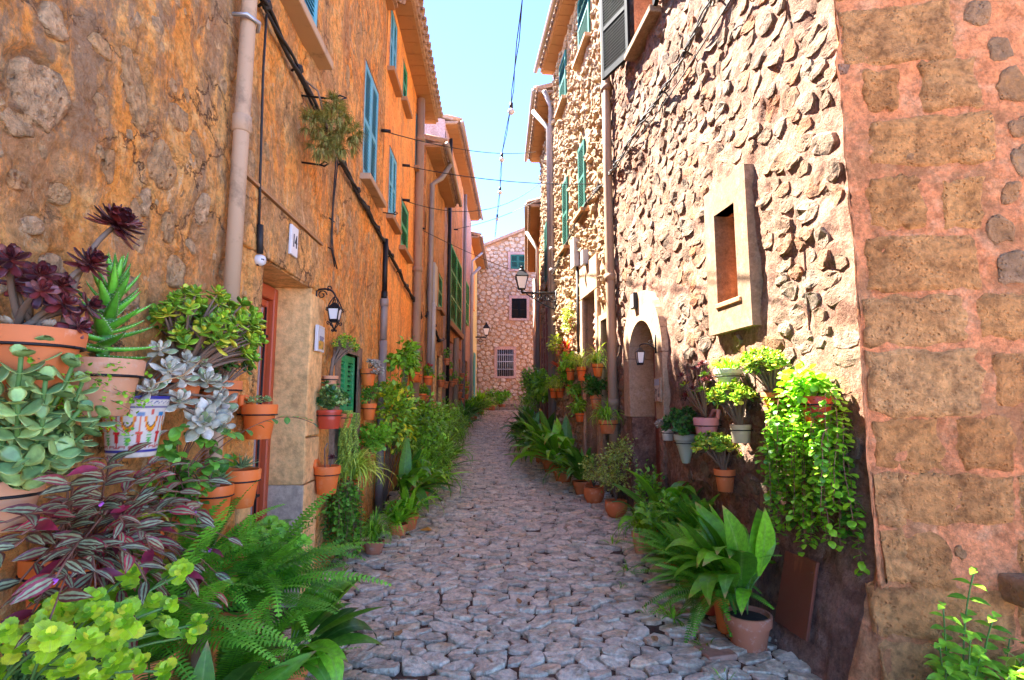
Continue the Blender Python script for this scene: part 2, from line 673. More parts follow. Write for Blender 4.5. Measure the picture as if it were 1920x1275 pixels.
def col_mat(name, rough=.25):
    m, t, b = newmat(name)
    a = t.nodes.new('ShaderNodeAttribute'); a.attribute_name = 'col'
    n = noise(t, position(t), 60, 4)
    L_(t, mixc(t, .25, a.outputs['Color'], ramp(t, n, [(.3, .7), (.7, 1.25)]), 'MULTIPLY'), b.inputs['Base Color'])
    b.inputs['Roughness'].default_value = rough
    return m


def glass_mat(name, c=(.9, .92, .9), alpha=.35, rough=.05):
    m, t, b = newmat(name)
    b.inputs['Base Color'].default_value = rgb(c)
    b.inputs['Roughness'].default_value = rough
    b.inputs['Transmission Weight'].default_value = 1 - alpha
    b.inputs['IOR'].default_value = 1.2
    return m

# ------------------------------------------------------------------ material library
M = {}
M['plaster_old'] = plaster_mat('old_orange_plaster', (.94, .33, .055), (.90, .42, .115), (.94, .50, .165), (.33, .21, .12), .88, .45, True, 1.0, 12, .07, ygate=(2.5, 3.6, .62), chip=(.84, .53, .26), mott=.72, crack=.85)
M['plaster_orange'] = plaster_mat('orange_plaster', (.94, .33, .07), (.92, .40, .11), (.88, .33, .075), (.50, .23, .09), .7, .48, True, .6, 18, .016, mott=.5)
M['plaster_brown'] = plaster_mat('brown_rubble_plaster', (.60, .28, .10), (.62, .26, .09), (.54, .30, .14), (.26, .13, .06), .7, .48, True, 1.0, 26, .03)
M['plaster_lilac'] = plaster_mat('lilac_grey_plaster', (.45, .31, .27), (.50, .30, .24), (.40, .28, .25), (.30, .19, .15), .5, .5, True, .5, 24, .012)
M['plaster_yellow'] = plaster_mat('yellow_plaster', (.78, .52, .16), (.74, .46, .13), (.76, .50, .2), (.5, .28, .1), .4, .55)
M['plaster_pale'] = plaster_mat('pale_plaster', (.40, .26, .155), (.37, .24, .135), (.42, .29, .19), (.24, .14, .075), .5, .52, True, .3, 30, .006, mott=.3, crack=.4)
M['plaster_frame'] = plaster_mat('sand_coloured_render', (.24, .155, .095), (.225, .14, .08), (.255, .17, .11), (.14, .085, .05), .6, .52, True, .5, 60, .006, mott=.4, crack=.6)
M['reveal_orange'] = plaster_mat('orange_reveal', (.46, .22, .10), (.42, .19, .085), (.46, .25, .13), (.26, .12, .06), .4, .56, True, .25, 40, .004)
M['jamb_stone'] = stone_mat('door_jamb_stone', [(.84, .43, .14), (.88, .50, .19), (.80, .45, .17)], .85, .65, 18, 45, .8, .012)
M['jamb_grey'] = stone_mat('grey_plinth_stone', [(.52, .38, .25), (.46, .34, .23)], .85, .6, 22, 60, .8, .008)
M['pink_mortar'] = plaster_mat('pink_lime_mortar', (.29, .16, .108), (.265, .138, .088), (.31, .19, .138), (.15, .072, .044), .75, .49, False, 1.0, 20, .04, mott=.72)
M['ochre_mortar'] = plaster_mat('ochre_mortar', (.40, .245, .125), (.44, .295, .16), (.38, .22, .11), (.24, .13, .07), .6, .5, False, .9, 26, .02)
M['end_mortar'] = plaster_mat('salmon_mortar', (.74, .27, .105), (.66, .23, .085), (.70, .32, .145), (.38, .17, .065), .8, .48, False, 1.0, 14, .04, mott=.7)
M['rubble'] = stone_mat('pink_wall_stone', [(.33, .215, .135), (.16, .095, .055), (.34, .195, .12), (.34, .105, .03), (.35, .245, .165), (.21, .165, .12), (.32, .14, .055), (.25, .20, .15), (.14, .075, .04)], .92, 1.0, 16, 40, 1.0, .03, .6)
M['rubble_ochre'] = stone_mat('ochre_wall_stone', [(.40, .25, .12), (.28, .155, .075), (.46, .32, .185), (.26, .14, .065), (.39, .29, .175)], .9, .7, 20, 60, 1.0, .015)
M['block'] = stone_mat('sandstone_block', [(.50, .19, .05), (.78, .37, .12), (.60, .24, .065), (.80, .43, .16), (.54, .21, .055), (.74, .34, .10), (.70, .31, .095)], .95, 1.0, 20, 40, 1.0, .05, .4)
M['block_grey'] = stone_mat('grey_brown_rubble', [(.42, .22, .09), (.46, .20, .06), (.38, .22, .11)], .92, .8, 18, 40, 1.0, .04, .5, lichen=(.5, .22, .05))
M['far_stone'] = stone_mat('far_wall_stone', [(.58, .42, .28), (.48, .34, .23), (.64, .49, .34), (.54, .41, .30), (.46, .36, .27)], .9, .55, 10, 30, .6, .02)
M['far_mortar'] = plaster_mat('far_wall_mortar', (.36, .21, .12), (.42, .25, .14), (.52, .30, .14), (.25, .15, .09), .5, .5, False, .5, 12, .02)
M['wall_stone'] = stone_mat('exposed_wall_stone', [(.70, .44, .21), (.58, .31, .12), (.74, .48, .26), (.54, .27, .10)], .92, 1.0, 24, 30, 1.0, .06, .5)
M['cobble'] = stone_mat('street_cobble', [(.60, .45, .29), (.84, .63, .41), (.50, .40, .28), (.90, .58, .31), (.74, .58, .41), (.94, .76, .51), (.58, .46, .33), (.88, .69, .47)], .36, .9, 26, 34, 1.0, .03, 0, .5)
M['street_bed'] = plaster_mat('earthy_joint_mortar', (.10, .055, .034), (.14, .078, .048), (.08, .047, .032), (.05, .032, .022), .6, .5, False, .8, 30, .02)
M['slab'] = stone_mat('pale_paving_slab', [(.55, .46, .40), (.48, .38, .32)], .7, .5, 12, 50, .6, .006)
M['ground'] = plaster_mat('dusty_ground', (.34, .24, .17), (.30, .21, .15), (.36, .27, .2), (.2, .14, .1), .5, .5, False, .5, 10, .02)
M['pavers'] = stone_mat('terracotta_paver', [(.45, .22, .13), (.52, .30, .2)], .8, .5, 18, 60, .6, .006)
M['soffit'] = paint_mat('clay_soffit_tile', (.36, .18, .075), .85, (.2, .11, .06), .5, 0, .3)
M['tile'] = stone_mat('roof_tile_clay', [(.40, .24, .15), (.48, .30, .19), (.30, .20, .15), (.44, .26, .16)], .85, .6, 14, 40, .6, .01)
M['pipe_beige'] = paint_mat('beige_painted_pipe', (.44, .28, .16), .85, (.22, .145, .085), .9, 0, .5, wscale=5, streak=False)
M['pipe_brown'] = paint_mat('brown_painted_pipe', (.30, .18, .10), .7, (.18, .11, .07), .6, 0, .3)
M['pipe_grey'] = paint_mat('grey_pipe', (.27, .21, .17), .55, (.16, .12, .09), .45, .1, .2)
M['gutter'] = paint_mat('weathered_gutter', (.33, .25, .20), .6, (.2, .15, .12), .5, .2, .2)
M['blue_shutter'] = paint_mat('turquoise_shutter_paint', (.10, .36, .44), .55, (.36, .42, .40), .5, var=.5, wscale=9)
M['green_shutter'] = paint_mat('green_shutter_paint', (.025, .29, .085), .55, (.16, .36, .20), .45, var=.5, wscale=9)
M['teal_shutter'] = paint_mat('teal_green_shutter_paint', (.014, .12, .08), .6, (.06, .16, .12), .4, var=.5, wscale=9)
M['dark_shutter'] = paint_mat('slate_grey_shutter_paint', (.006, .008, .010), .7, (.012, .014, .016), .2, spec=.1)
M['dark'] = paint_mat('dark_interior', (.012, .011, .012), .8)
M['red_frame'] = paint_mat('orange_red_door_paint', (.44, .075, .022), .45, (.2, .05, .02), .3)
M['red_wood'] = paint_mat('dark_red_door_wood', (.20, .055, .03), .5, (.1, .03, .02), .4)
M['green_door'] = paint_mat('green_door_paint', (.03, .22, .15), .5, (.1, .2, .15), .2)
M['iron'] = paint_mat('black_wrought_iron', (.012, .010, .010), .5, (.06, .03, .02), .3, .3, .2, streak=False)
M['steel'] = paint_mat('galvanised_steel', (.42, .42, .42), .45, (.25, .2, .16), .4, .6, .2, streak=False)
M['rust'] = paint_mat('rusty_sheet_metal', (.20, .06, .03), .6, (.46, .16, .06), .6, .25, .4, wscale=6)
M['cable'] = paint_mat('black_cable', (.016, .013, .012), .6, (.05, .04, .035), .2, streak=False)
M['cable_grey'] = paint_mat('grey_cable', (.07, .06, .05), .6, (.12, .11, .1), .3, streak=False)
M['plastic_white'] = paint_mat('white_plastic', (.40, .35, .30), .5, (.25, .18, .13), .4)
M['plastic_grey'] = paint_mat('grey_plastic', (.35, .33, .31), .5)
M['porcelain'] = paint_mat('porcelain', (.66, .62, .58), .3, (.4, .33, .28), .3, streak=False)
M['glass'] = glass_mat('window_glass')
M['frost'] = paint_mat('frosted_lamp_glass', (.74, .66, .58), .3, (.6, .5, .4), .1, streak=False)
M['frost_white'] = paint_mat('white_lamp_glass', (.85, .84, .80), .25, (.7, .7, .65), .1, streak=False)
M['ink'] = paint_mat('black_lettering', (.03, .03, .03), .6, streak=False)
M['print'] = col_mat('glazed_picture')

# ------------------------------------------------------------------ wall lines
FA = WallY(-1.5, 0, -1.5, 10, 'L')
FC = WallY(-1.43, 10.75, -1.36, 14.3, 'L')
FD = WallY(-1.38, 14.3, -.98, 22.4, 'L')
FE = WallY(-1.08, 22.4, -.88, 27.9, 'L')
FR = WallY(2.37, 0, 1.57, 10, 'R')
FRC = WallY(1.41, 11.95, 1.45, 15.7, 'R')
FRD = WallY(1.45, 15.7, 1.95, 24, 'R')
FEND = WallX(2.13, 3.0, -.16)
FFAR = WallX(0, 28.0, 0.0)


def xleft(y):
    y = np.asarray(y, float)
    return np.where(y < 10.75, -1.5, np.where(y < 14.3, -1.43 + .02 * (y - 10.75), np.where(y < 22.4, -1.38 + .0494 * (y - 14.3), -1.08 + .036 * (y - 22.4))))


def xright(y):
    y = np.asarray(y, float)
    return np.where(y < 11.95, 2.37 - .08 * y, np.where(y < 15.7, 1.41 + .0107 * (y - 11.95), 1.45 + .06 * (y - 15.7)))


# ------------------------------------------------------------------ ground and street
ys = np.array([-60, -20, 0, 3, 10, 20, 24.6, 40, 80, 200.0])
V = []; F = []
for i, y in enumerate(ys):
    for x in (-150, -20, 0, 20, 150):
        V.append((x, y, min(zgf(y), 1.7) - .06))
for i in range(len(ys) - 1):
    for j in range(4):
        a = i * 5 + j
        F.append((a, a + 1, a + 6, a + 5))
tag(part('ground', V, F, M['ground']), kind='structure')

us = np.arange(-2.0, 5.01, .05); vs = np.arange(1.4, 24.7, .08)
U, W_ = np.meshgrid(us, vs, indexing='ij')
Zs = zg(W_) + .012 * fbm(U * 3, W_ * 3, 4, 5) - .004
V = np.stack([U, W_, Zs], -1).reshape(-1, 3)
i, j = np.meshgrid(np.arange(len(us) - 1), np.arange(len(vs) - 1), indexing='ij')
nv = len(vs)
F = np.stack([i * nv + j, (i + 1) * nv + j, (i + 1) * nv + j + 1, i * nv + j + 1], -1).reshape(-1, 4)
street = part('street', V, F, M['street_bed'], smooth=True, origin=Vector((0, 8, zgf(8))))
tag(street, kind='structure')


def street_keep(u, v):
    lim_r = np.where(v > 3.0, xright(v) - .10, 3.2)
    slabs = (u > 1.15) & (v < 3.22)
    return (u > xleft(v) + .10 + .05 * np.sin(v * 2.1)) & (u < lim_r) & ~slabs


cen, ring = stone_field(-1.6, 3.2, 1.7, 24.5, .145, .088, 11, jit=.49, K=12, gap=.035, keep=street_keep, wob=.05, sm=.12, drop=.17)
stones_build('cobblestone', cen, ring, lambda u, v, h: np.stack([u, v, zg(v) + .010 * fbm(u * 3, v * 3, 3, 5) + h], -1),
             -.03, .008, .034, M['cobble'], street, 300, 3, stuffname='cobblestones', dome=.82, shoulder=.96, rough=.30, shh=.86, smooth=False)
# paving slabs beside the corner house
slabs = [(1.17, 1.62, 2.72, 3.18), (1.65, 2.1, 2.65, 3.02), (1.18, 1.7, 2.2, 2.69)]
for (a, b, c, d) in slabs:
    o = MB().box((a, c, -.03), (b, d, .030)).build('paving_slab', M['slab'], street, origin=Vector(((a + b) / 2, (c + d) / 2, 0)))
    bevel(o, .008, 2)
for (a, b, c, d, r) in [(1.30, 1.50, 3.42, 3.60, .2), (1.5, 1.68, 4.22, 4.36, -.2), (1.32, 1.5, 4.0, 4.15, .1)]:
    o = MB().box((a, c, zgf(c) - .02), (b, d, zgf(c) + .036)).build('clay_paver', M['pavers'], street, origin=Vector(((a + b) / 2, (c + d) / 2, zgf(c))))
    o.rotation_euler.z = r; bevel(o, .006)

# steps at the top of the street
steps = tag(part('street_steps', *(lambda m: (np.vstack(m.V), m.F))(MB().box((-1.2, 26.2, .9), (3.2, 28, 1.69))), M['far_mortar'], origin=Vector((.6, 26, 1.2))), kind='structure')
for k, (x0, y0, z0, z1) in enumerate([(-.10, 24.6, 1.16, 1.40), (.18, 25.2, 1.30, 1.55), (.45, 25.8, 1.45, 1.70)]):
    n = 7
    for q in range(n):
        a = x0 + (2.6 - x0) * q / n; b = x0 + (2.6 - x0) * (q + 1) / n - .02
        o = MB().box((a, y0, z0), (b, y0 + .62, z1 + RNG.uniform(-.012, .012))).build('step_stone', M['far_stone'], steps, origin=Vector(((a + b) / 2, y0 + .3, z1)))
        bevel(o, .02, 2)


# ------------------------------------------------------------------ house pieces
def recess(name, fr, u0, u1, z0, z1, d, mat, parent, backmat=None, h0=.02):
    c = [fr.p(u0, z0, h0), fr.p(u1, z0, h0), fr.p(u1, z1, h0), fr.p(u0, z1, h0), fr.p(u0, z0, -d), fr.p(u1, z0, -d), fr.p(u1, z1, -d), fr.p(u0, z1, -d)]
    F = [(0, 4, 5, 1), (1, 5, 6, 2), (2, 6, 7, 3), (3, 7, 4, 0), (4, 7, 6, 5)]
    return part(name, c, F, [mat, backmat or mat], parent, fmat=[0, 0, 0, 0, 1])


def core(fr, u0, u1, z0, z1, mat, parent, deep=5.0, front=-.62, name='rear_walls'):
    m = MB()
    m.hexa([fr.p(u0, z0, -deep), fr.p(u1, z0, -deep), fr.p(u1, z0, front), fr.p(u0, z0, front),
            fr.p(u0, z1, -deep), fr.p(u1, z1, -deep), fr.p(u1, z1, front), fr.p(u0, z1, front)])
    for u in (u0 + .002, u1 - .002):
        m.add([fr.p(u, z0, front), fr.p(u, z0, -.004), fr.p(u, z1, -.004), fr.p(u, z1, front)], [(0, 1, 2, 3)])
    return m.build(name, mat, parent)


TILE = {}


def tile_mesh(up=True):
    if up in TILE: return TILE[up]
    k = 6; V = []; F = []
    L = .46
    for s, r in ((0, .088), (1, .072)):
        for y in (0, 1):
            for j in range(k + 1):
                a = math.pi * j / k
                rr = (r if True else r)
                taper = 1.0 if y == 0 else .86
                zz = math.sin(a) * rr * taper
                V.append((math.cos(a) * rr * taper, -L * y, zz if up else -zz))
    def id(s, y, j): return s * 2 * (k + 1) + y * (k + 1) + j
    for j in range(k):
        F.append((id(0, 0, j), id(0, 0, j + 1), id(0, 1, j + 1), id(0, 1, j)))
        F.append((id(1, 1, j), id(1, 1, j + 1), id(1, 0, j + 1), id(1, 0, j)))
        F.append((id(0, 0, j + 1), id(0, 0, j), id(1, 0, j), id(1, 0, j + 1)))
    me = make_mesh('roof_tile', V, F, M['tile'], True)
    TILE[up] = me
    return me


def eave(fr, u0, u1, z, over, parent, rise=.30, deep=5.0, gutter=True, tiles_from=None, soffit=True):
    """clay soffit, row of curved tiles, gutter and the roof slab behind"""
    u = u0 + .01
    if soffit:
        w = .30
        while u < u1 - .01:
            b = min(u + w - .012, u1 - .005)
            wallbox('soffit_tile', fr, u, b, z - .035, z, -.05, over - .10, M['soffit'], parent)
            u += w
    wallbox('soffit_board', fr, u0 + .004, u1 - .004, z + .004, z + .05, -.3, over - .06, M['tile'], parent)
    out = (fr.n * math.cos(.27) - Vector((0, 0, 1)) * math.sin(.27))
    side = fr.t
    nrm = side.cross(out)
    if nrm.z < 0: nrm = -nrm; side = -side
    R = Matrix((side, out, nrm)).transposed().to_4x4()
    uu = tiles_from if tiles_from is not None else u0
    k = 0
    while uu < u1:
        for up in (True, False):
            p = fr.p(min(uu + (.1 if up else 0.) + .05, u1), z + (.125 if up else .115), over + (.02 if up else .0))
            o = bpy.data.objects.new('roof_tile', tile_mesh(up))
            COL.objects.link(o)
            o.parent = parent
            o.matrix_basis = Matrix.Translation(p - wl(parent)) @ R @ Matrix.Rotation(RNG.uniform(-.03, .03), 4, 'Z')
        uu += .2; k += 1
    c = [fr.p(u0 - .02, z + .16, over - .2), fr.p(u1 + .02, z + .16, over - .2), fr.p(u1 + .02, z + .16 + rise * deep, -deep), fr.p(u0 - .02, z + .16 + rise * deep, -deep)]
    d = [q - Vector((0, 0, .09)) for q in c]
    MB().hexa(d + c).build('roof', M['tile'], parent)
    # gable infill
    for u in (u0 + .003, u1 - .003):
        part('gable_wall', [fr.p(u, z - .1, -.02), fr.p(u, z - .1, -deep), fr.p(u, z + .1 + rise * deep, -deep), fr.p(u, z + .10, -.02)], [(0, 1, 2, 3)], M['plaster_lilac'], parent)
    if gutter:
        pts = [fr.p(a, z + .03, over + .055) for a in np.linspace(u0, u1, 6)]
        MB().tube(pts, .052, 8).build('gutter', M['gutter'], parent, smooth=True)


def shutter(fr, u0, u1, z0, z1, h, mat, parent, slats=True, each=True, rails=1, pitch=.05, name='shutter', back=None):
    w = .055
    m = MB()
    for (a, b, c, d) in [(u0, u0 + w, z0, z1), (u1 - w, u1, z0, z1)]:
        m.hexa(fbox(fr, a, b, c, d, h, h + .04))
    lev = [z0 + (z1 - z0) * k / (rails + 1) for k in range(rails + 2)]
    for k, zc in enumerate(lev):
        a = zc if k == 0 else (zc - .07 if k == len(lev) - 1 else zc - .035)
        m.hexa(fbox(fr, u0 + w - .002, u1 - w + .002, a, a + (.10 if k == 0 else .07), h + .002, h + .038))
    o = m.build(name, mat, parent, origin=fr.p((u0 + u1) / 2, (z0 + z1) / 2, h))
    bevel(o, .004)
    wallbox('added_gap_panel', fr, u0 + .01, u1 - .01, z0 + .01, z1 - .01, h - .012, h + .001, back or M['dark'], o)  # added panel behind the slats, dark by default to paint shaded gaps
    me = None
    acc = MB()
    for k in range(len(lev) - 1):
        z = lev[k] + (.11 if k == 0 else .055)
        while z < lev[k + 1] - .07:
            c = fbox(fr, u0 + w, u1 - w, z, z + .009, h + .004, h + .036)
            for q in (0, 1, 4, 5): c[q] = c[q] + Vector((0, 0, .030))
            if each:
                ctr = sum(c, Vector()) / 8
                if me is None:
                    mm = MB().hexa([x - ctr for x in c])
                    me = make_mesh('slat', np.vstack(mm.V), mm.F, mat)
                link(bpy.data.objects.new('slat', me), o, ctr)
            else:
                acc.hexa(c)
            z += pitch
    if not each and acc.n:
        s = acc.build('slats', mat, o); s['kind'] = 'stuff'
    return o


def window(fr, u0, u1, z0, z1, parent, smat, leaves=2, each=True, sill=True, surround=None, depth=.10, sillmat=None, pitch=.05, rails=1, hh=-.03, silld=.10):
    recess('window_reveal', fr, u0, u1, z0, z1, depth + .12, surround or M['reveal_orange'], parent, M['dark'], h0=.012)
    n = leaves
    for k in range(n):
        a = u0 + .01 + (u1 - u0 - .02) * k / n; b = u0 + .01 + (u1 - u0 - .02) * (k + 1) / n
        shutter(fr, a + .002, b - .002, z0 + .02, z1 - .015, hh, smat, parent, each=each, pitch=pitch, rails=rails)
    if sill:
        bevel(wallbox('window_sill', fr, u0 - .09, u1 + .09, z0 - .075, z0 - .004, -.02, silld, sillmat or M['soffit'], parent), .006)


def drainpipe(pts, r, mat, parent, joints=(), name='drainpipe', k=10):
    o = MB().tube(pts, r, k).build(name, mat, parent, smooth=True)
    for p in joints:
        MB().tube([Vector(p) - Vector((0, 0, .05)), Vector(p) - Vector((0, 0, .045)), Vector(p) + Vector((0, 0, .045)), Vector(p) + Vector((0, 0, .05))], [r, r * 1.22, r * 1.22, r], k).build('pipe_collar', mat, o, smooth=True)
    return o


def embed_stone(fr, u, z, w, hgt, h, mat, parent, seed, rot=0.0, K=16, name='wall_stone', irr=.30):
    """one irregular stone let into a wall"""
    rs = random.Random(seed)
    ring = []
    for j in range(K):
        a = 2 * math.pi * j / K
        r = 1 + irr * 2.2 * float(fbm(np.array(seed * 3.7 + 1.3 * math.cos(a)), np.array(seed * 1.9 + 1.3 * math.sin(a)), 3, 3))
        x = math.copysign(abs(math.cos(a)) ** .8, math.cos(a)) * w / 2 * r
        y = math.copysign(abs(math.sin(a)) ** .8, math.sin(a)) * hgt / 2 * r
        ring.append((x * math.cos(rot) - y * math.sin(rot), x * math.sin(rot) + y * math.cos(rot)))
    V = []; F = []
    RG = ((1.0, -.035), (.95, h * .5), (.78, h), (.42, h))
    for s, hh in RG:
        for (x, y) in ring:
            V.append(fr.p(u + x * s, z + y * s, hh + (.05 * w * float(fbm(np.array(seed + (u + x * s) * 30), np.array((z + y * s) * 30), 3, 9)) if s < 1 else 0)))
    V.append(fr.p(u, z, h))
    for r in range(3):
        for j in range(K):
            F.append((r * K + j, r * K + (j + 1) % K, (r + 1) * K + (j + 1) % K, (r + 1) * K + j))
    for j in range(K):
        F.append((3 * K + j, 3 * K + (j + 1) % K, 4 * K))
    nn = (V[F[-1][1]] - V[F[-1][0]]).cross(V[F[-1][2]] - V[F[-1][0]])
    if nn.dot(fr.n) < 0: F = [f[::-1] for f in F]
    return part(name, [tuple(v) for v in V], F, mat, parent, smooth=True, origin=fr.p(u, z, 0))


# ------------------------------------------------------------------ old orange house with the red framed door
HA = thing('plaster_house', 'weathered orange plaster house with exposed stones and a red framed door', 'house', (-1.5, 2.5, 0))
door = (3.40, 4.30, .02, 2.52)
w1 = (3.42, 4.20, 4.48, 5.95)
w2 = (5.80, 6.52, 4.14, 5.56)
w5 = (5.20, 5.88, .95, 2.10)


exposed = [  # y, z, width, height, proud, rotation
    (1.72, 2.63, .19, .17, .020, -.5), (2.16, 2.90, .13, .26, .018, .35), (2.36, 2.66, .16, .16, .018, -.2), (2.22, 2.38, .05, .12, .014, .1), (2.28, 2.46, .06, .10, .014, .1),
    (1.55, 2.42, .07, .06, .012, 0), (1.67, 2.30, .06, .05, .012, 0), (1.86, 2.33, .07, .06, .014, 0), (1.98, 2.72, .05, .11, .014, .3), (2.72, 2.58, .08, .16, .016, .1),
    (2.60, 2.86, .07, .15, .015, .2), (1.75, 2.90, .10, .10, .012, .6), (1.95, 2.96, .08, .07, .012, 0), (1.66, 2.48, .09, .06, .014, .2), (2.46, 2.40, .07, .13, .014, .2),
    (2.55, 2.22, .12, .14, .018, .2), (2.66, 2.38, .06, .07, .012, 0), (1.75, 2.18, .07, .06, .012, 0), (2.05, 2.52, .05, .11, .012, .2), (3.02, 2.86, .05, .20, .014, .1), (3.10, 3.30, .10, .16, .016, .4),
    (3.18, 3.06, .07, .14, .014, .2), (2.99, 2.35, .10, .11, .014, 0), (3.06, 2.15, .09, .12, .014, .3), (2.93, 3.55, .06, .2, .014, .1), (3.4, 3.25, .06, .1, .012, .2), (5.15, 4.9, .12, .22, .014, .1), (5.0, 3.3, .10, .17, .012, .2),
    (4.9, 4.3, .08, .17, .012, .2), (5.4, 3.5, .08, .15, .012, .1), (1.85, 2.05, .12, .10, .012, .2), (2.25, 2.05, .10, .12, .014, .1), (2.55, 1.95, .14, .10, .014, 0), (2.45, 2.95, .12, .10, .014, .3)]


def hA(U, Z):
    U = np.asarray(U, float); Z = np.asarray(Z, float)
    h = .030 * fbm(U * .9, Z * .9, 3, 2) + .030 * fbm(U * 3.1, Z * 2.2, 5, 9)
    pit = np.clip(fbm(U * 6, Z * 3.5, 3, 31) - .22, 0, 1)
    g = np.clip((3.6 - U) / 1.0, .35, 1)
    h = h - .06 * pit * g + .02 * np.clip(fbm(U * 2.4, Z * 1.7, 3, 77) - .15, 0, 1) * g
    if U.size > 10:                      # the render is hollowed round each exposed stone
        for (y, z, w, hh, pr_, ro) in exposed[:34]:
            du = U - y; dz = Z - z
            a_ = (du * math.cos(ro) + dz * math.sin(ro)) / (w * .58); b_ = (-du * math.sin(ro) + dz * math.cos(ro)) / (hh * .58)
            d = np.sqrt(a_ * a_ + b_ * b_) + .35 * vnoise(U * 30, Z * 30, 5)
            h = h - .028 * np.clip((1.22 - d) / .22, 0, 1) + .010 * np.exp(-((d - 1.4) / .15) ** 2)
    return h


holesA = [door, w1, w2, w5]
skin('front_wall', FA, np.concatenate([np.arange(-2, 1.2, .08), np.arange(1.2, 3.3, .02), np.arange(3.3, 6.96, .035)]), np.concatenate([np.arange(0, 3.3, .024), np.arange(3.3, 7.12, .04)]), hA, M['plaster_old'], HA, holesA)
core(FA, -2, 6.95, -.1, 7.1, M['plaster_old'], HA)
eave(FA, -2, 6.95, 7.1, .20, HA, tiles_from=3.0, gutter=False)  # unseen eave, shaped low and short to let sun onto the facing wall
class RelF:
    n = FA.n; t = FA.t
    def p(s, u, z, h=0.): return FA.p(u, z, float(hA(np.array(u), np.array(z))) + h)
AF = RelF()
_r = random.Random(3)
for _ in range(70):
    s_ = _r.uniform(.02, .06)
    exposed.append((_r.uniform(1.5, 3.2), _r.uniform(1.7, 4.2), s_, s_ * _r.uniform(.8, 1.9), .012, _r.uniform(-.4, .6)))
for _ in range(40):
    s_ = _r.uniform(.03, .07)
    exposed.append((_r.uniform(4.7, 6.7), _r.uniform(2.3, 6.5), s_, s_ * _r.uniform(1.2, 2.6), .010, _r.uniform(-.3, .4)))
for k, (y, z, w, h, pr_, ro) in enumerate(exposed):
    if any(a_ - .1 < y < b_ + .1 and c_ - .15 < z < d_ + .1 for a_, b_, c_, d_ in holesA): continue
    embed_stone(AF, y, z, w * 1.15, h * 1.15, pr_ * .30, M['wall_stone'], HA, 100 + k, ro)
# door surround, recessed door with red frame, glass and bars
for (a, b, c, d, h1, mt) in [(4.30, 4.62, .97, 1.32, .035, 'jamb_stone'), (4.30, 4.62, 1.335, 2.48, .033, 'jamb_stone'), (4.30, 4.62, .0, .96, .037, 'jamb_stone'),
                             (3.24, 3.40, .0, 1.0, .030, 'jamb_stone'), (3.22, 3.40, 1.015, 2.53, .028, 'plaster_old'), (3.05, 4.66, 2.535, 2.93, .026, 'plaster_old')]:
    bevel(wallbox('door_surround_stone', FA, a, b, c, d, -.02, h1, M[mt], HA), .012, 2)
wallbox('lintel_moulding', FA, 3.0, 4.5, 2.935, 2.955, -.02, .040, M['soffit'], HA)
bevel(wallbox('reveal_stone', FA, 4.285, 4.299, .97, 2.52, -.30, .030, M['jamb_stone'], HA), .003)
bevel(wallbox('plinth_stone', FA, 4.275, 4.297, .0, .965, -.30, .034, M['jamb_grey'], HA), .003)
recess('door_reveal', FA, 3.40, 4.30, .02, 2.52, .34, M['jamb_stone'], HA, M['dark'], h0=.01)
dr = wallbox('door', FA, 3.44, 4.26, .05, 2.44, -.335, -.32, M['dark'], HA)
for (a, b, c, d) in [(3.42, 3.50, .03, 2.50), (4.215, 4.285, .03, 2.50), (3.50, 4.215, 2.40, 2.50), (3.50, 4.215, .03, .40)]:
    bevel(wallbox('door_frame', FA, a, b, c, d, -.32, -.23, M['red_frame'], dr), .008)
for (a, b, c, d) in [(3.505, 3.56, .41, 2.395), (4.175, 4.212, .41, 2.395), (3.56, 4.175, 2.34, 2.395)]:
    bevel(wallbox('door_sash', FA, a, b, c, d, -.315, -.27, M['red_frame'], dr), .006)
wallbox('door_pane', FA, 3.56, 4.175, .41, 2.34, -.305, -.298, M['glass'], dr)
for k in range(5):
    y = 3.62 + k * .125
    MB().tube([FA.p(y, .41, -.255), FA.p(y, 2.33, -.255)], .009, 6).build('door_bar', M['iron'], dr, smooth=True)
for z in (.9, 1.6, 2.1):
    wallbox('door_bar', FA, 3.56, 4.175, z, z + .02, -.262, -.248, M['iron'], dr)
wallbox('threshold', FA, 3.38, 4.32, -.02, .06, -.5, .02, M['jamb_grey'], HA)
window(FA, *w1, HA, M['blue_shutter'], 2, True, True, None, sillmat=M['pipe_beige'], pitch=.042, silld=.13)
window(FA, *w2, HA, M['blue_shutter'], 2, True, True, None, sillmat=M['pipe_beige'], pitch=.042, silld=.13)
window(FA, *w5, HA, M['green_shutter'], 2, True, False, M['plaster_frame'], pitch=.05, rails=1, hh=-.05)
for (a, b, c, d) in [(5.06, 5.2, .9, 2.2), (5.88, 6.02, .9, 2.2), (5.2, 5.88, 2.1, 2.2)]:
    wallbox('window_surround', FA, a, b, c, d, -.02, .03, M['plaster_frame'], HA)
drainpipe([FA.p(2.90, z, .075) for z in (2.0, 3.1, 4.6, 6, 7.05)], .043, M['pipe_beige'], HA, [FA.p(2.90, 3.16, .075)])
MB().tube([FA.p(2.83, 3.78, .02), FA.p(2.83, 3.78, .10), FA.p(2.9, 3.78, .138), FA.p(2.97, 3.78, .10), FA.p(2.97, 3.78, .02)], .012, 6).build('pipe_bracket', M['steel'], HA, smooth=True)
drainpipe([FA.p(2.86, 2.0, .06), FA.p(2.85, 1.2, .06), FA.p(2.85, .1, .06)], .042, M['pipe_beige'], HA)
drainpipe([FA.p(6.93, .1, .07), FA.p(6.93, 2.4, .07)], .05, M['pipe_grey'], HA)
drainpipe([FA.p(6.93, 2.41, .07), FA.p(6.93, 2.98, .07)], .045, M['pipe_grey'], HA, [FA.p(6.93, 2.9, .07)])
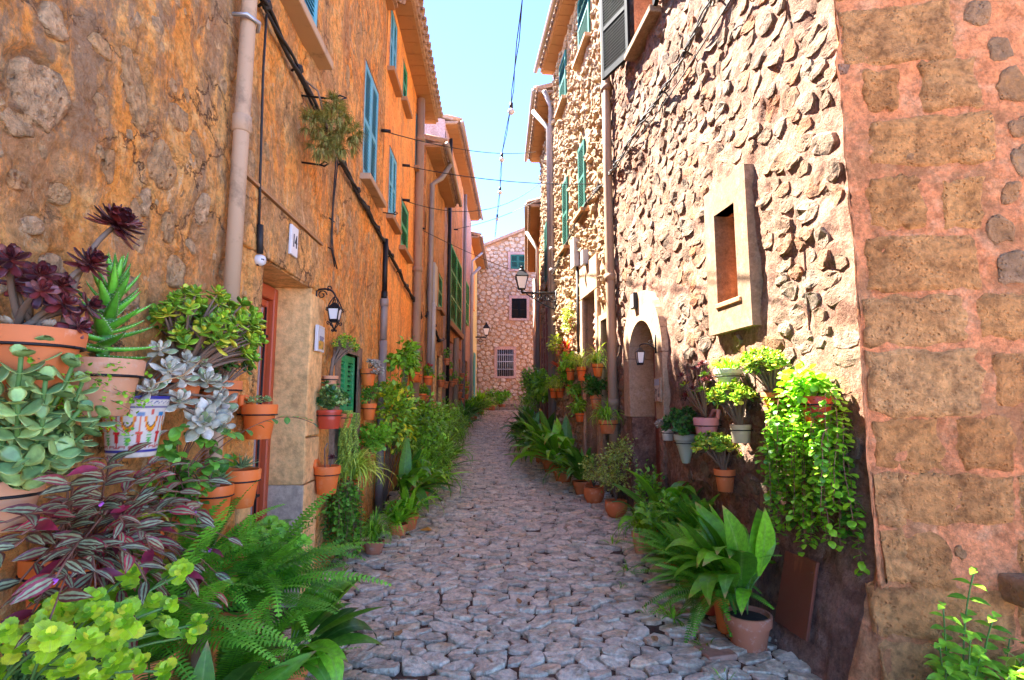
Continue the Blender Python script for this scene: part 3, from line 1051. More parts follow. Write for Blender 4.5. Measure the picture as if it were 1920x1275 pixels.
drainpipe([FA.p(6.92, 2.98, .07), FA.p(6.91, 3.75, .07)], .034, M['iron'], HA, [FA.p(6.92, 3.0, .07)])

# ------------------------------------------------------------------ smooth orange house next to it
HB = thing('orange_house', 'smooth orange plaster house with slim blue and green shutters', 'house', (-1.5, 8.8, zgf(8.8)))
wb = [((7.30, 7.86, 4.22, 5.26), 'blue_shutter'), ((8.34, 9.05, 4.08, 4.90), 'green_shutter'), ((7.12, 7.62, 6.30, 7.3), 'blue_shutter'), ((8.2, 8.6, 6.5, 7.2), 'green_shutter'), ((9.62, 10.2, 6.0, 7.1), 'blue_shutter')]
wb2 = (8.9, 9.3, 1.5, 2.2)
skin('front_wall', FA, np.arange(6.96, 10.76, .06), np.arange(.1, 7.55, .06), lambda U, Z: .012 * fbm(U, Z, 4, 4), M['plaster_orange'], HB, [w for w, _ in wb] + [wb2])
core(FA, 6.96, 10.75, 0, 7.5, M['plaster_orange'], HB)
eave(FA, 6.96, 10.75, 7.5, .37, HB, gutter=False)
for w, mt in wb:
    window(FA, *w, HB, M[mt], 2 if mt[0] == 'b' else 1, False, True, sillmat=M['soffit'], pitch=.05, silld=.10)
window(FA, *wb2, HB, M['green_shutter'], 1, False, False, M['plaster_frame'])
drainpipe([FA.p(9.72, z, .09) for z in (.4, 3, 5, 7.4)], .075, M['pipe_brown'], HB, [FA.p(9.72, 4.05, .09), FA.p(9.72, 6.6, .09)])

# ------------------------------------------------------------------ brown rubble house with low eave
HC = thing('rubble_house', 'narrow brown rubble house with a low tiled eave between orange fronts', 'house', (-1.4, 12.5, zgf(12.5)))
wc = (13.1, 13.9, 3.95, 4.85)
dc = (12.7, 13.7, .5, 2.75)
skin('front_wall', FC, np.arange(10.75, 14.31, .06), np.arange(.3, 7.04, .06), lambda U, Z: .05 * fbm(U * 2.4, Z * 2.4, 4, 8), M['plaster_brown'], HC, [wc, dc])
core(FC, 10.75, 14.3, .2, 7.0, M['plaster_brown'], HC)
eave(FC, 10.75, 14.3, 7.0, .38, HC)
window(FC, *wc, HC, M['green_shutter'], 1, False, True, M['plaster_frame'], sillmat=M['soffit'])
recess('door_reveal', FC, *dc, .4, M['reveal_orange'], HC, M['dark'])
wallbox('door', FC, 12.74, 13.66, .55, 2.7, -.3, -.25, M['red_wood'], HC)
drainpipe([FC.p(11.15, .5, .08), FC.p(11.15, 6.3, .08), FC.p(11.4, 6.55, .25), FC.p(11.6, 6.95, .42)], .055, M['pipe_grey'], HC)
wallbox('meter_box', FC, 11.25, 11.7, 3.7, 4.6, .0, .16, M['plastic_white'], HC)
drainpipe([FC.p(11.2, 2.2, .14), FC.p(11.2, 3.7, .14)], .06, M['plastic_white'], HC)
for k, u in enumerate((12.55, 13.75)):
    wallbox('door_jamb', FC, u - .12, u + .12, .5, 2.8, -.02, .05, M['jamb_stone'], HC)

# ------------------------------------------------------------------ tall house with the long green shutters
HD = thing('tall_house', 'tall lilac and brown house with long bright green shutters', 'house', (-1.2, 18, zgf(18)))
wd = [(15.2, 18.3, 3.95, 6.3), (19.4, 21.2, 4.6, 6.2)]
wd2 = [(17.6, 18.5, .9, 3.1), (20.0, 21.0, 1.0, 3.2)]
skin('front_wall', FD, np.arange(14.3, 22.41, .09), np.arange(.4, 9.5, .08), lambda U, Z: .045 * fbm(U * 2.0, Z * 2.0, 4, 12), M['plaster_lilac'], HD, wd2)
core(FD, 14.3, 22.4, .3, 9.45, M['plaster_lilac'], HD)
eave(FD, 14.3, 22.4, 9.45, .42, HD)
bevel(wallbox('wall_panel', FD, 14.95, 18.6, 3.4, 9.3, -.02, .035, M['plaster_brown'], HD), .01)
for k in range(2):
    a = 15.3 + k * 1.45
    shutter(FD, a, a + 1.4, 3.95, 6.25, .05, M['green_shutter'], HD, each=True, rails=2, pitch=.075, back=M['green_shutter'])
for k in range(2):
    a = 19.5 + k * .75
    shutter(FD, a, a + .72, 4.6, 6.2, .03, M['green_shutter'], HD, each=False, rails=1, pitch=.08, back=M['green_shutter'])
wallbox('shutter_rail', FD, 15.1, 18.5, 3.78, 3.94, -.02, .14, M['soffit'], HD)
for w in wd2:
    recess('door_reveal', FD, *w, .35, M['reveal_orange'], HD, M['dark'])
    wallbox('door', FD, w[0] + .05, w[1] - .05, w[2], w[3] - .05, -.25, -.2, M['red_wood'], HD)
for u, mt, r in ((14.75, 'iron', .05), (16.6, 'pipe_brown', .09), (18.9, 'pipe_grey', .06)):
    drainpipe([FD.p(u, .8, .1), FD.p(u, 3.6 if r > .08 else 9.2, .1)], r, M[mt], HD)
drainpipe([FD.p(21.9, .9, .1), FD.p(21.9, 6.9, .1), FD.p(22.2, 7.3, .4)], .07, M['plastic_white'], HD)

# ------------------------------------------------------------------ yellow and orange house at the bend
HE = thing('yellow_house', 'small yellow and orange house at the far bend of the street', 'house', (-1, 25, zgf(24.6)))
skin('front_wall', FE, np.arange(22.4, 27.91, .12), np.arange(.9, 8.75, .12), lambda U, Z: .02 * fbm(U, Z, 3, 13), M['plaster_yellow'], HE)
core(FE, 22.4, 27.9, .9, 8.7, M['plaster_orange'], HE)
eave(FE, 22.4, 27.9, 8.7, .5, HE)
wallbox('upper_wall', FE, 22.42, 25.6, 6.0, 8.66, -.02, .05, M['plaster_orange'], HE)
wallbox('door', FE, 25.6, 26.6, 1.7, 4.0, -.02, .04, M['green_door'], HE)
drainpipe([FE.p(23.0, 1.3, .1), FE.p(23.0, 7.8, .1), FE.p(23.5, 8.3, .5)], .06, M['plastic_white'], HE)

# ------------------------------------------------------------------ stone house closing the street
HF = thing('stone_house', 'rubble stone house closing the far end of the street', 'house', (1.0, 28, 1.7))
ftop = lambda u: 10.13 + .42 * u
wf = [(.19, 1.06, 2.98, 4.38), (.90, 1.70, 8.72, 9.52), (.96, 1.76, 6.05, 7.12)]
fh = lambda u, z: .03 * fbm(u * 1.5, z * 1.5, 3, 3)
skin('front_wall', FFAR, np.arange(-3, 7.01, .2), np.arange(.8, 11.01, .2), fh, M['far_mortar'], HF, [], topfun=ftop)
part('rear_walls', [(-3, 28.03, .8), (7, 28.03, .8), (7, 33, .8), (-3, 33, .8), (-3, 28.03, 8.9), (7, 28.03, 13.0), (7, 33, 13.0), (-3, 33, 8.9)], [(0, 1, 2, 3), (1, 2, 6, 5), (3, 0, 4, 7), (2, 3, 7, 6), (4, 5, 6, 7)], M['far_mortar'], HF)


def far_keep(u, v):
    ok = v < ftop(u) - .05
    for (a, b, c, d) in wf: ok &= ~((u > a - .18) & (u < b + .18) & (v > c - .16) & (v < d + .2))
    return ok


cen, ring = stone_field(-1.0, 3.2, 1.7, 11.9, .26, .20, 21, jit=.40, K=9, gap=.10, keep=far_keep, wob=.10, drop=.12)
stones_build('wall_stone', cen, ring, lambda u, v, h: FFAR(u, v, h), -.02, .03, .075, M['far_stone'], HF, 300, 6, stuffname='wall_stones', dome=.7, shoulder=.95, rough=.5, smooth=False, shh=.8)
for (a, b, c, d) in wf:
    for (e, f_, g, h) in [(a - .14, a, c - .1, d + .16), (b, b + .14, c - .1, d + .16), (a, b, d, d + .16), (a, b, c - .12, c)]:
        wallbox('window_surround', FFAR, e + .002, f_ - .002, g + .002, h - .002, -.05, .06, M['plaster_lilac'], HF)
for (a, b, c, d), mt in zip(wf, ('dark', 'teal_shutter', 'dark_shutter')):
    w = wallbox('window', FFAR, a, b, c, d, -.04, .025, M[mt], HF)
    if mt == 'dark':
        for k in range(9):
            x = a + .04 + (b - a - .08) * k / 8
            MB().tube([(x, 27.95, c), (x, 27.95, d)], .014, 5).build('window_bar', M['steel'], w, smooth=True)
        for z in (c + .35, c + .75, c + 1.1):
            wallbox('window_bar', FFAR, a, b, z, z + .03, .045, .065, M['steel'], w)
    else:
        m_ = M[mt]
        for q in range(2):
            e = a + (b - a) * q / 2
            shutter(FFAR, e + .01, e + (b - a) / 2 - .01, c + .01, d - .01, .03, m_, HF, each=False, rails=1, pitch=.06)
RT = [(-3.2, 27.75, 8.72), (7.2, 27.75, 13.1), (7.2, 33, 13.1), (-3.2, 33, 8.72), (-3.2, 27.75, 8.88), (7.2, 27.75, 13.26), (7.2, 33, 13.26), (-3.2, 33, 8.88)]
MB().hexa([Vector(p) + Vector((0, 0, .06)) for p in RT]).build('roof', M['tile'], HF)

# ------------------------------------------------------------------ right hand corner house
HR = thing('corner_house', 'pink mortared rubble house with the arched doorway at the street corner', 'house', (2.1, 5.2, 0))
rw = (4.15, 4.48, 2.43, 3.23)
arch = (5.96, 6.83, .1, 2.60)
uw = (5.68, 6.40, 6.15, 7.6)


def hR(U, Z):
    h = .045 * fbm(U * 2.2, Z * 2.0, 4, 41) + .030 * fbm(U * 6.5, Z * 5.5, 4, 43)
    h = h - .05 * np.clip(fbm(U * 9, Z * 6, 3, 47) - .18, 0, 1)
    plinth = .26 * np.clip((.95 - Z) / .95, 0, 1) ** 1.3 * np.clip((4.9 - U) / 1.2, 0, 1)
    return h + plinth


skin('front_wall', FR, np.arange(3.0, 7.56, .025), np.arange(-.02, 9.5, .03), hR, M['pink_mortar'], HR, [rw, arch, uw])
core(FR, 3.45, 7.55, -.1, 9.5, M['pink_mortar'], HR, deep=6)
frr = lambda u, v, h: FR(u, v, h + hR(np.asarray(u, float), np.asarray(v, float)) * .95)


def keepR(u, v):
    ok = (v > .75) | (u > 4.2)
    for (a, b, c, d) in [(3.92, 4.70, 2.12, 3.56), (5.52, 7.14, .0, 3.1), (5.55, 6.5, 6.0, 7.7)]:
        ok &= ~((u > a - .05) & (u < b + .05) & (v > c - .05) & (v < d + .05))
    rs = np.random.RandomState(5)
    return ok & (rs.rand(len(u)) < .985) & (u > 3.06)


cen, ring = stone_field(3.0, 7.55, .3, 9.4, .175, .125, 33, jit=.48, K=10, gap=.07, keep=keepR, wob=.18, drop=.16)
stones_build('wall_stone', cen, ring, frr, -.05, -.003, .019, M['rubble'], HR, 300, 9, stuffname='wall_stones', dome=.70, shoulder=.95, rough=1.0, smooth=False, shh=.8)
# rendered frame of the little window
fm = []
for (a, b, c, d) in [(3.97, 4.15, 2.19, 3.48), (4.48, 4.65, 2.19, 3.48), (4.15, 4.48, 3.23, 3.48), (4.15, 4.48, 2.19, 2.43)]:
    fm.append(fbox(FR, a, b, c, d, -.05, .078))
m = MB()
for c in fm: m.hexa(c)
wfr = m.build('window_frame', M['plaster_frame'], HR)
recess('window_reveal', FR, *rw, .4, M['reveal_orange'], wfr, M['reveal_orange'], h0=.07)
bevel(wallbox('window_sill', FR, 4.10, 4.50, 2.40, 2.445, -.30, .095, M['reveal_orange'], wfr), .008)
# arched stone surround
nseg = 16
uc, rad = (arch[0] + arch[1]) / 2, (arch[1] - arch[0]) / 2
spring = 2.16
ro_u, ro_z = .66, .80
def arc_in(k): a = math.pi * k / nseg; return uc - rad * math.cos(a), spring + rad * math.sin(a) * 1.0
def arc_out(k): a = math.pi * k / nseg; return uc - ro_u * math.cos(a), spring + ro_z * math.sin(a)
nv_ = 9
for k in range(nv_):
    m = MB()
    for q in (0, 1):
        k0 = nseg * (k + q * .5) / nv_ + (.02 if q == 0 else 0); k1 = nseg * (k + .5 + q * .5) / nv_ - (.02 if q == 1 else 0)
        a, b, c, d = arc_in(k0), arc_in(k1), arc_out(k1), arc_out(k0)
        m.hexa([FR.p(*a, -.27), FR.p(*b, -.27), FR.p(*c, -.03), FR.p(*d, -.03), FR.p(*a, .075), FR.p(*b, .075), FR.p(*c, .075), FR.p(*d, .075)])
    m.build('arch_stone', M['plaster_pale'], HR)
for (a, b, c, d, mt, h) in [(uc - ro_u, uc - rad, 1.42, spring - .004, 'plaster_pale', .075), (uc + rad, uc + ro_u, 1.42, spring - .004, 'plaster_pale', .075),
                            (uc - ro_u + .12, uc - rad, 0.1, 1.415, 'pink_mortar', .05), (uc + rad, uc + ro_u - .12, .1, 1.415, 'pink_mortar', .05)]:
    bevel(wallbox('jamb_stone', FR, a, b, c, d, -.27, h, M[mt], HR), .008)
recess('arch_back', FR, uc - rad - .02, uc + rad + .02, .05, 3.0, .30, M['plaster_pale'], HR, M['plaster_pale'], h0=-.26)
dr = wallbox('door', FR, uc - rad - .01, uc + rad + .01, .15, 2.65, -.295, -.255, M['red_wood'], HR)
for z in (.3, 1.0, 1.8):
    bevel(wallbox('door_panel', FR, uc - rad + .08, uc - .03, z, z + .55, -.26, -.235, M['red_wood'], dr), .01)
for z in (.3, 1.0, 1.8):
    bevel(wallbox('door_panel', FR, uc + .03, uc + rad - .08, z, z + .55, -.26, -.235, M['red_wood'], dr), .01)
wallbox('letter_plate', FR, uc - .14, uc + .05, 1.25, 1.31, -.236, -.222, M['steel'], dr)
recess('window_reveal', FR, *uw, .4, M['reveal_orange'], HR, M['dark'], h0=.03)
bevel(wallbox('window_sill', FR, 5.58, 6.50, 6.06, 6.148, -.05, .15, M['plaster_frame'], HR), .01)
FSH = WallY(float(FR.p(6.46, 0, .06).x), 6.46, float(FR.p(6.46, 0, .06).x) - .26, 7.05, 'R')
shutter(FSH, 6.47, 7.02, 6.12, 7.6, .0, M['dark_shutter'], HR, each=True, rails=1, pitch=.045)
FSH2 = WallY(float(FR.p(5.05, 0, .16).x), 5.05, float(FR.p(5.62, 0, .06).x), 5.62, 'R')
shutter(FSH2, 5.07, 5.6, 6.12, 7.6, .0, M['dark_shutter'], HR, each=True, rails=1, pitch=.045)
for (u, z) in ((6.42, 6.2), (5.66, 6.25)):
    MB().tube([FR.p(u, z, .02), FR.p(u + .3 * (1 if u > 6 else -1), z - .05, .1)], .012, 6).build('shutter_catch', M['iron'], HR, smooth=True)
drainpipe([FR.p(7.5, z, .09) for z in (.35, 2.0, 5, 9.3)], .068, M['pipe_brown'], HR, [FR.p(7.5, 3.4, .09), FR.p(7.5, 6.3, .09), FR.p(7.5, 1.6, .09)])
eave(FR, 3.0, 7.55, 9.5, .42, HR, tiles_from=6.6, deep=6)
# flared plinth hatch of rusty sheet metal
P4 = [Vector(p) for p in ((1.93, 3.66, .16), (2.005, 3.34, .17), (2.06, 3.36, .62), (1.99, 3.68, .61))]
P4 = [FR.p(3.66, .17, .20), FR.p(3.33, .18, .21), FR.p(3.34, .63, .10), FR.p(3.66, .62, .095)]
nn = FR.n
hatch = part('wall_hatch', P4 + [p + nn * .022 for p in P4], [(3, 2, 1, 0), (4, 5, 6, 7), (0, 1, 5, 4), (1, 2, 6, 5), (2, 3, 7, 6), (3, 0, 4, 7)], M['rust'], HR)
bevel(hatch, .004)
for (u, z, h) in ((3.63, .55, .135), (3.37, .56, .14), (3.63, .24, .20), (3.37, .25, .205)):
    MB().ball(FR.p(u, z, h), .007, 6, 4).build('rivet', M['rust'], hatch, smooth=True)

# end wall of the corner house, facing the viewer
def hE(U, Z):
    U = np.asarray(U, float); Z = np.asarray(Z, float)
    fl = .16 * np.clip((1.1 - Z) / 1.1, 0, 1) ** 1.2 * np.clip(1 - (U - 2.0) / 1.5, 0, 1)
    return .03 * fbm(U * 2, Z * 2, 4, 51) + .022 * fbm(U * 9, Z * 9, 3, 55) + fl


def hEf(u, z): return float(hE(np.array(u), np.array(z)))


US = np.arange(2.13, 6.01, .03)
skin('end_wall', FEND, US, np.arange(-.05, 9.5, .035), lambda U, Z: hE(U, Z), M['end_mortar'], HR)
# corner wedge that joins the two faces
zz = np.arange(-.02, 9.51, .06)
ca = FR(np.full_like(zz, 3.0), zz, hR(np.full_like(zz, 3.0), zz))
cb = FEND(np.full_like(zz, 2.13), zz, hE(np.full_like(zz, 2.13), zz))
rows = [ca]
for q in (.2, .4, .6, .8):
    e_ = ca * (1 - q) + cb * q
    bl = .022 * math.sin(math.pi * q)
    nz = .075 * fbm(zz * 5 + q * 2, zz * 0 + q * 3, 4, 9)
    e_[:, 0] -= bl + nz; e_[:, 1] -= bl + nz
    rows.append(e_)
rows.append(cb)
Vw = np.concatenate(rows); k = len(zz)
Fw = [(a * k + q, (a + 1) * k + q, (a + 1) * k + q + 1, a * k + q + 1) for a in range(5) for q in range(k - 1)]
part('corner_wedge', Vw, Fw, M['end_mortar'], HR, smooth=True)
wobf = lambda k, a: float(fbm(np.array(k + 1.6 * math.cos(a)), np.array(k * 1.7 + 1.6 * math.sin(a)), 4, 3)) * 1.2 - .12
blocks = [(2.15, 3.65, 2.78, 4.05), (2.26, 3.36, 2.45, 3.64), (2.57, 3.33, 2.88, 3.67), (2.27, 2.99, 2.94, 3.31), (2.23, 2.61, 2.52, 2.95), (2.63, 2.59, 2.84, 2.91), (2.19, 2.23, 2.78, 2.58),
          (2.16, 1.93, 2.66, 2.20), (2.16, 1.53, 2.72, 1.90), (2.18, 1.23, 2.50, 1.50), (2.61, 1.24, 2.85, 1.52), (2.29, .94, 2.81, 1.20), (2.06, .92, 2.26, 1.20), (2.05, .64, 2.25, .90), (2.28, .62, 2.46, .88), (2.06, .36, 2.71, .60),
          (2.90, .94, 3.2, 1.20), (2.94, 1.28, 3.2, 1.5), (2.80, .38, 3.1, .6), (2.84, .66, 3.1, .88), (2.82, 1.58, 3.06, 1.86), (2.78, 1.96, 3.1, 2.2), (2.12, 4.10, 2.60, 4.40), (2.66, 4.12, 3.0, 4.42), (2.06, .05, 2.5, .33), (2.55, .03, 3.1, .32)]
for k, (a, b, c, d) in enumerate(blocks):
    uc_, zc_ = (a + c) / 2, (b + d) / 2
    # squared block with worn, uneven edges: a grid patch whose rim dips under the mortar
    rs = random.Random(500 + k)
    nx = max(8, int((c - a) / .03)); ny = max(7, int((d - b) / .03))
    kx = rs.uniform(0, 99)
    V = []; F = []
    for ix in range(nx + 1):
        for iy in range(ny + 1):
            s_, t_ = ix / nx * 2 - 1, iy / ny * 2 - 1
            rim = max(abs(s_), abs(t_))
            cut = 1 - .08 * (s_ * s_ * t_ * t_) ** 2
            wx = .045 * float(fbm(np.array(kx + s_ * 1.5), np.array(t_ * 3.0), 4, 5)); wy = .045 * float(fbm(np.array(kx + 40 + s_ * 3.5), np.array(t_ * 1.5), 4, 6))
            uu_ = uc_ + s_ * cut * ((c - a) / 2 + (.024 if b > 2.2 else .055)) + wx; zz_ = zc_ + t_ * cut * ((d - b) / 2 + (.018 if b > 2.2 else .034)) + wy
            hh = .010 + .016 * float(fbm(np.array(uu_ * 7 + k), np.array(zz_ * 7), 4, 8))
            if ix in (0, nx) or iy in (0, ny): hh = -.03
            uu_ = max(uu_, 2.14 if zc_ > .6 else 2.05)
            V.append(FEND.p(uu_, zz_, hEf(uu_, zz_) + hh))
    for ix in range(nx):
        for iy in range(ny):
            q = ix * (ny + 1) + iy
            F.append((q, q + ny + 1, q + ny + 2, q + 1))
    part('stone_block', [tuple(v) for v in V], F, M['block'], HR, smooth=True, origin=FEND.p(uc_, zc_, 0))
rub = [(2.95, 3.62, 3.09, 3.78), (2.96, 3.36, 3.14, 3.57), (3.01, 3.14, 3.16, 3.28), (3.00, 2.90, 3.12, 3.10), (2.94, 2.73, 3.03, 2.88), (2.84, 2.50, 2.98, 2.67), (2.86, 2.24, 3.05, 2.46), 
       (2.50, .76, 2.56, .84), (2.85, 3.85, 3.0, 4.02), (2.46, 3.03, 2.5, 3.08), 
       (2.56, 2.46, 2.6, 2.56),  (3.12, 2.5, 3.3, 2.7), (3.2, 3.0, 3.4, 3.2), (3.08, 4.0, 3.25, 4.2)]
class EndF:
    n = FEND.n; t = FEND.t
    def p(s, u, z, h=0.): return FEND.p(u, z, hEf(u, z) + h)
EF = EndF()
for k, (a, b, c, d) in enumerate(rub):
    embed_stone(EF, (a + c) / 2, (b + d) / 2, (c - a), (d - b), .007, M['block_grey'], HR, 700 + k, RNG.uniform(-.2, .2), name='rubble_stone')
cen, ring = stone_field(3.2, 6.0, .1, 6.5, .34, .24, 91, jit=.40, K=11, gap=.12, wob=.12, keep=lambda u, v: np.random.RandomState(8).rand(len(u)) < .8)
stones_build('rubble_stone', cen, ring, lambda u, v, h: FEND(u, v, h + hE(u, v)), -.03, .004, .016, M['block'], HR, 120, 12, stuffname='rubble_stones', dome=.7, shoulder=.95, rough=.6, shh=.8)
bevel(MB().box((2.68, 2.70, .56), (3.3, 2.98, .70)).build('stone_ledge', M['block_grey'], HR), .03, 3)

# ------------------------------------------------------------------ ochre rubble house on the right
HS = thing('ochre_house', 'ochre rubble house with green shutters beyond the brown drainpipe', 'house', (1.7, 9.7, zgf(9.7)))
ws = [((9.02, 9.50, 5.0, 6.32), 'teal_shutter'), ((10.45, 10.92, 4.75, 6.25), 'teal_shutter'), ((8.55, 9.35, 7.95, 9.2), 'teal_shutter'), ((10.45, 11.1, 7.95, 9.05), 'teal_shutter')]
td = (8.45, 9.28, .5, 3.42)
gd = (7.68, 8.15, .3, 2.86)
hS = lambda U, Z: .05 * fbm(U * 2.2, Z * 2.2, 4, 61) + .03 * fbm(U * 8, Z * 7, 3, 62)
skin('front_wall', FR, np.arange(7.55, 11.96, .04), np.arange(.2, 9.5, .045), hS, M['ochre_mortar'], HS, [w for w, _ in ws] + [td, gd])
core(FR, 7.56, 11.95, .1, 9.45, M['ochre_mortar'], HS)
eave(FR, 7.56, 11.95, 9.45, .38, HS)


def keepS(u, v):
    ok = np.ones(len(u), bool)
    for (a, b, c, d) in [(w[0], w[1], w[2] - .1, w[3]) for w, _ in ws] + [(td[0] - .12, td[1] + .12, td[2], td[3] + .35), (gd[0] - .1, gd[1] + .1, gd[2], gd[3] + .12)]:
        ok &= ~((u > a - .12) & (u < b + .12) & (v > c - .12) & (v < d + .12))
    return ok & (u > 7.66)


cen, ring = stone_field(7.6, 11.95, .5, 9.35, .20, .14, 44, jit=.44, K=8, gap=.14, keep=keepS, wob=.14, drop=.1)
stones_build('wall_stone', cen, ring, lambda u, v, h: FR(u, v, h + .8 * hS(np.asarray(u, float), np.asarray(v, float))), -.03, .02, .07, M['rubble_ochre'], HS, 200, 10, stuffname='wall_stones', dome=.6, shoulder=.93, rough=.9, smooth=False, shh=.75)
for k, (w, mt) in enumerate(ws):
    window(FR, *w, HS, M[mt], 1, False, True, M['plaster_pale'], sillmat=M['plaster_pale'] if k > 1 else M['soffit'], silld=.15, hh=.01)
for (a, b, c, d) in [(8.30, 8.45, .5, 3.42), (9.28, 9.43, .5, 3.42), (8.30, 9.43, 3.424, 4.0)]:
    bevel(wallbox('door_surround', FR, a, b, c, d, -.05, .065, M['plaster_pale'], HS), .01)
recess('door_reveal', FR, *td, .45, M['plaster_frame'], HS, M['red_wood'])
for (a, b, c, d) in [(7.60, 7.68, .3, 2.95), (8.15, 8.27, .3, 2.95), (7.68, 8.15, 2.86, 2.95)]:
    wallbox('door_surround', FR, a, b, c, d, -.05, .06, M['plaster_pale'], HS)
recess('door_reveal', FR, *gd, .3, M['plaster_pale'], HS, M['dark'])
gdo = wallbox('door', FR, 7.70, 8.13, .3, 2.83, -.2, -.15, M['green_door'], HS)
for z in (.5, 1.3, 2.1):
    wallbox('door_panel', FR, 7.76, 8.07, z, z + .6, -.155, -.135, M['green_door'], gdo)
drainpipe([FR.p(11.9, .6, .08), FR.p(11.9, 8.6, .08), FR.p(11.85, 8.95, .25)], .06, M['pipe_grey'], HS, [FR.p(11.9, 4.6, .08), FR.p(11.9, 5.1, .08)])
wallbox('meter_box', FR, 9.55, 9.85, 4.1, 4.65, .02, .13, M['plastic_white'], HS)
wallbox('meter_box', FR, 8.82, 8.98, 3.95, 4.2, .05, .15, M['plastic_grey'], HS)
drainpipe([FR.p(9.6, 2.2, .06), FR.p(9.6, 4.1, .06)], .025, M['cable'], HS, name='conduit')

# ------------------------------------------------------------------ two further houses on the right
HT = thing('narrow_stone_house', 'narrow rubble house with gutter pipe behind the ochre rubble house', 'house', (1.45, 13.8, zgf(13.8)))
skin('front_wall', FRC, np.arange(11.95, 15.71, .08), np.arange(.4, 9.1, .08), lambda U, Z: .05 * fbm(U * 2, Z * 2, 4, 71), M['ochre_mortar'], HT)
core(FRC, 11.96, 15.7, .3, 9.05, M['ochre_mortar'], HT)
eave(FRC, 11.96, 15.7, 9.0, .42, HT)
cen, ring = stone_field(12.0, 15.7, .6, 8.9, .26, .18, 45, jit=.44, K=8, gap=.14, wob=.14)
stones_build('wall_stone', cen, ring, lambda u, v, h: FRC(u, v, h), -.03, .02, .07, M['rubble_ochre'], HT, 0, 10, stuffname='wall_stones', dome=.6, shoulder=.93, rough=.9, smooth=False, shh=.75)
window(FRC, 13.0, 13.7, 4.6, 6.2, HT, M['teal_shutter'], 1, False, True, M['plaster_pale'], hh=.06)
drainpipe([FRC.p(12.2, .7, .1), FRC.p(12.2, 8.2, .1), FRC.p(12.5, 8.8, .45)], .06, M['pipe_grey'], HT)
for k in range(4):
    wallbox('timber_post', FRC, 12.6 + k * .75, 12.8 + k * .75, .6, 4.3 - .3 * k, .0, .1, M['red_wood'], HT)
HU = thing('low_stone_house', 'low stone house with dark eave farthest along the shady right row', 'house', (1.7, 19.5, zgf(19.5)))
skin('front_wall', FRD, np.arange(15.7, 24.1, .12), np.arange(.6, 7.7, .12), lambda U, Z: .05 * fbm(U * 2, Z * 2, 4, 81), M['plaster_brown'], HU)
core(FRD, 15.72, 24, .5, 7.65, M['plaster_brown'], HU)
eave(FRD, 15.72, 24, 7.6, .42, HU)
drainpipe([FRD.p(17, 1, .1), FRD.p(17, 6.6, .1), FRD.p(17.4, 7.3, .45)], .06, M['pipe_grey'], HU)
drainpipe([FRD.p(22.5, 1.2, .1), FRD.p(22.5, 6.9, .1)], .07, M['gutter'], HU)

# ------------------------------------------------------------------ small things on the walls
def text_mesh(s, size, mat, parent, fr, u, z, h, flip=False):
    cu = bpy.data.curves.new('lettering', 'FONT')
    cu.body = s; cu.size = size; cu.extrude = .002; cu.align_x = 'CENTER'; cu.align_y = 'CENTER'
    tmp = bpy.data.objects.new('tmp', cu)
    COL.objects.link(tmp)
    me = bpy.data.meshes.new_from_object(tmp.evaluated_get(bpy.context.evaluated_depsgraph_get()))
    bpy.data.objects.remove(tmp)
    me.name = 'lettering'; me.materials.clear(); me.materials.append(mat)
    o = bpy.data.objects.new('lettering', me)
    COL.objects.link(o); o.parent = parent
    t = -fr.t if fr.t.cross(Vector((0, 0, 1))).dot(fr.n) < 0 else fr.t
    t = Vector((0, 0, 1)).cross(fr.n)
    R = Matrix((t, Vector((0, 0, 1)), fr.n)).transposed().to_4x4()
    o.matrix_basis = Matrix.Translation(fr.p(u, z, h) - wl(parent)) @ R
    WL[o.name] = fr.p(u, z, h)
    return o


def plate(name, label, cat, fr, u0, u1, z0, z1, h0, h1, mat):
    o = wallbox(name, fr, u0, u1, z0, z1, h0, h1, mat, None)
    tag(o, label, cat); bevel(o, .003)
    return o


o = plate('house_number', 'white ceramic number plate above the red framed door', 'house number', FA, 3.77, 3.90, 2.66, 2.88, .028, .048, M['porcelain'])
text_mesh('14', .095, M['ink'], o, FA, 3.835, 2.765, .050).scale = (.9, 1.45, 1)
o = plate('house_number', 'dark framed number plaque on the pale stone arch', 'house number', FR, 6.44, 6.56, 2.76, 2.96, .078, .125, M['iron'])
wallbox('plaque_face', FR, 6.455, 6.545, 2.775, 2.945, .124, .129, M['plastic_grey'], o)
text_mesh('8', .10, M['porcelain'], o, FR, 6.50, 2.86, .131)


def picture(name, label, fr, u0, u1, z0, z1, h, fn, frame=None):
    n, k = 24, 36
    U, Z = np.meshgrid(np.linspace(u0, u1, n), np.linspace(z0, z1, k), indexing='ij')
    V = fr(U, Z, np.full(U.shape, h)).reshape(-1, 3)
    S, T = np.meshgrid(np.linspace(0, 1, n), np.linspace(0, 1, k), indexing='ij')
    col = fn(S, T).reshape(-1, 3)
    F = [(i * k + j, (i + 1) * k + j, (i + 1) * k + j + 1, i * k + j + 1) for i in range(n - 1) for j in range(k - 1)]
    base = wallbox(name, fr, u0 - .012, u1 + .012, z0 - .012, z1 + .012, h - .028, h - .002, frame or M['porcelain'], None)
    tag(base, label, 'wall tile'); bevel(base, .003)
    if fr.t.cross(Vector((0, 0, 1))).dot(fr.n) < 0: F = [f[::-1] for f in F]
    part('glazed_face', V, F, M['print'], base, col=col)
    return base


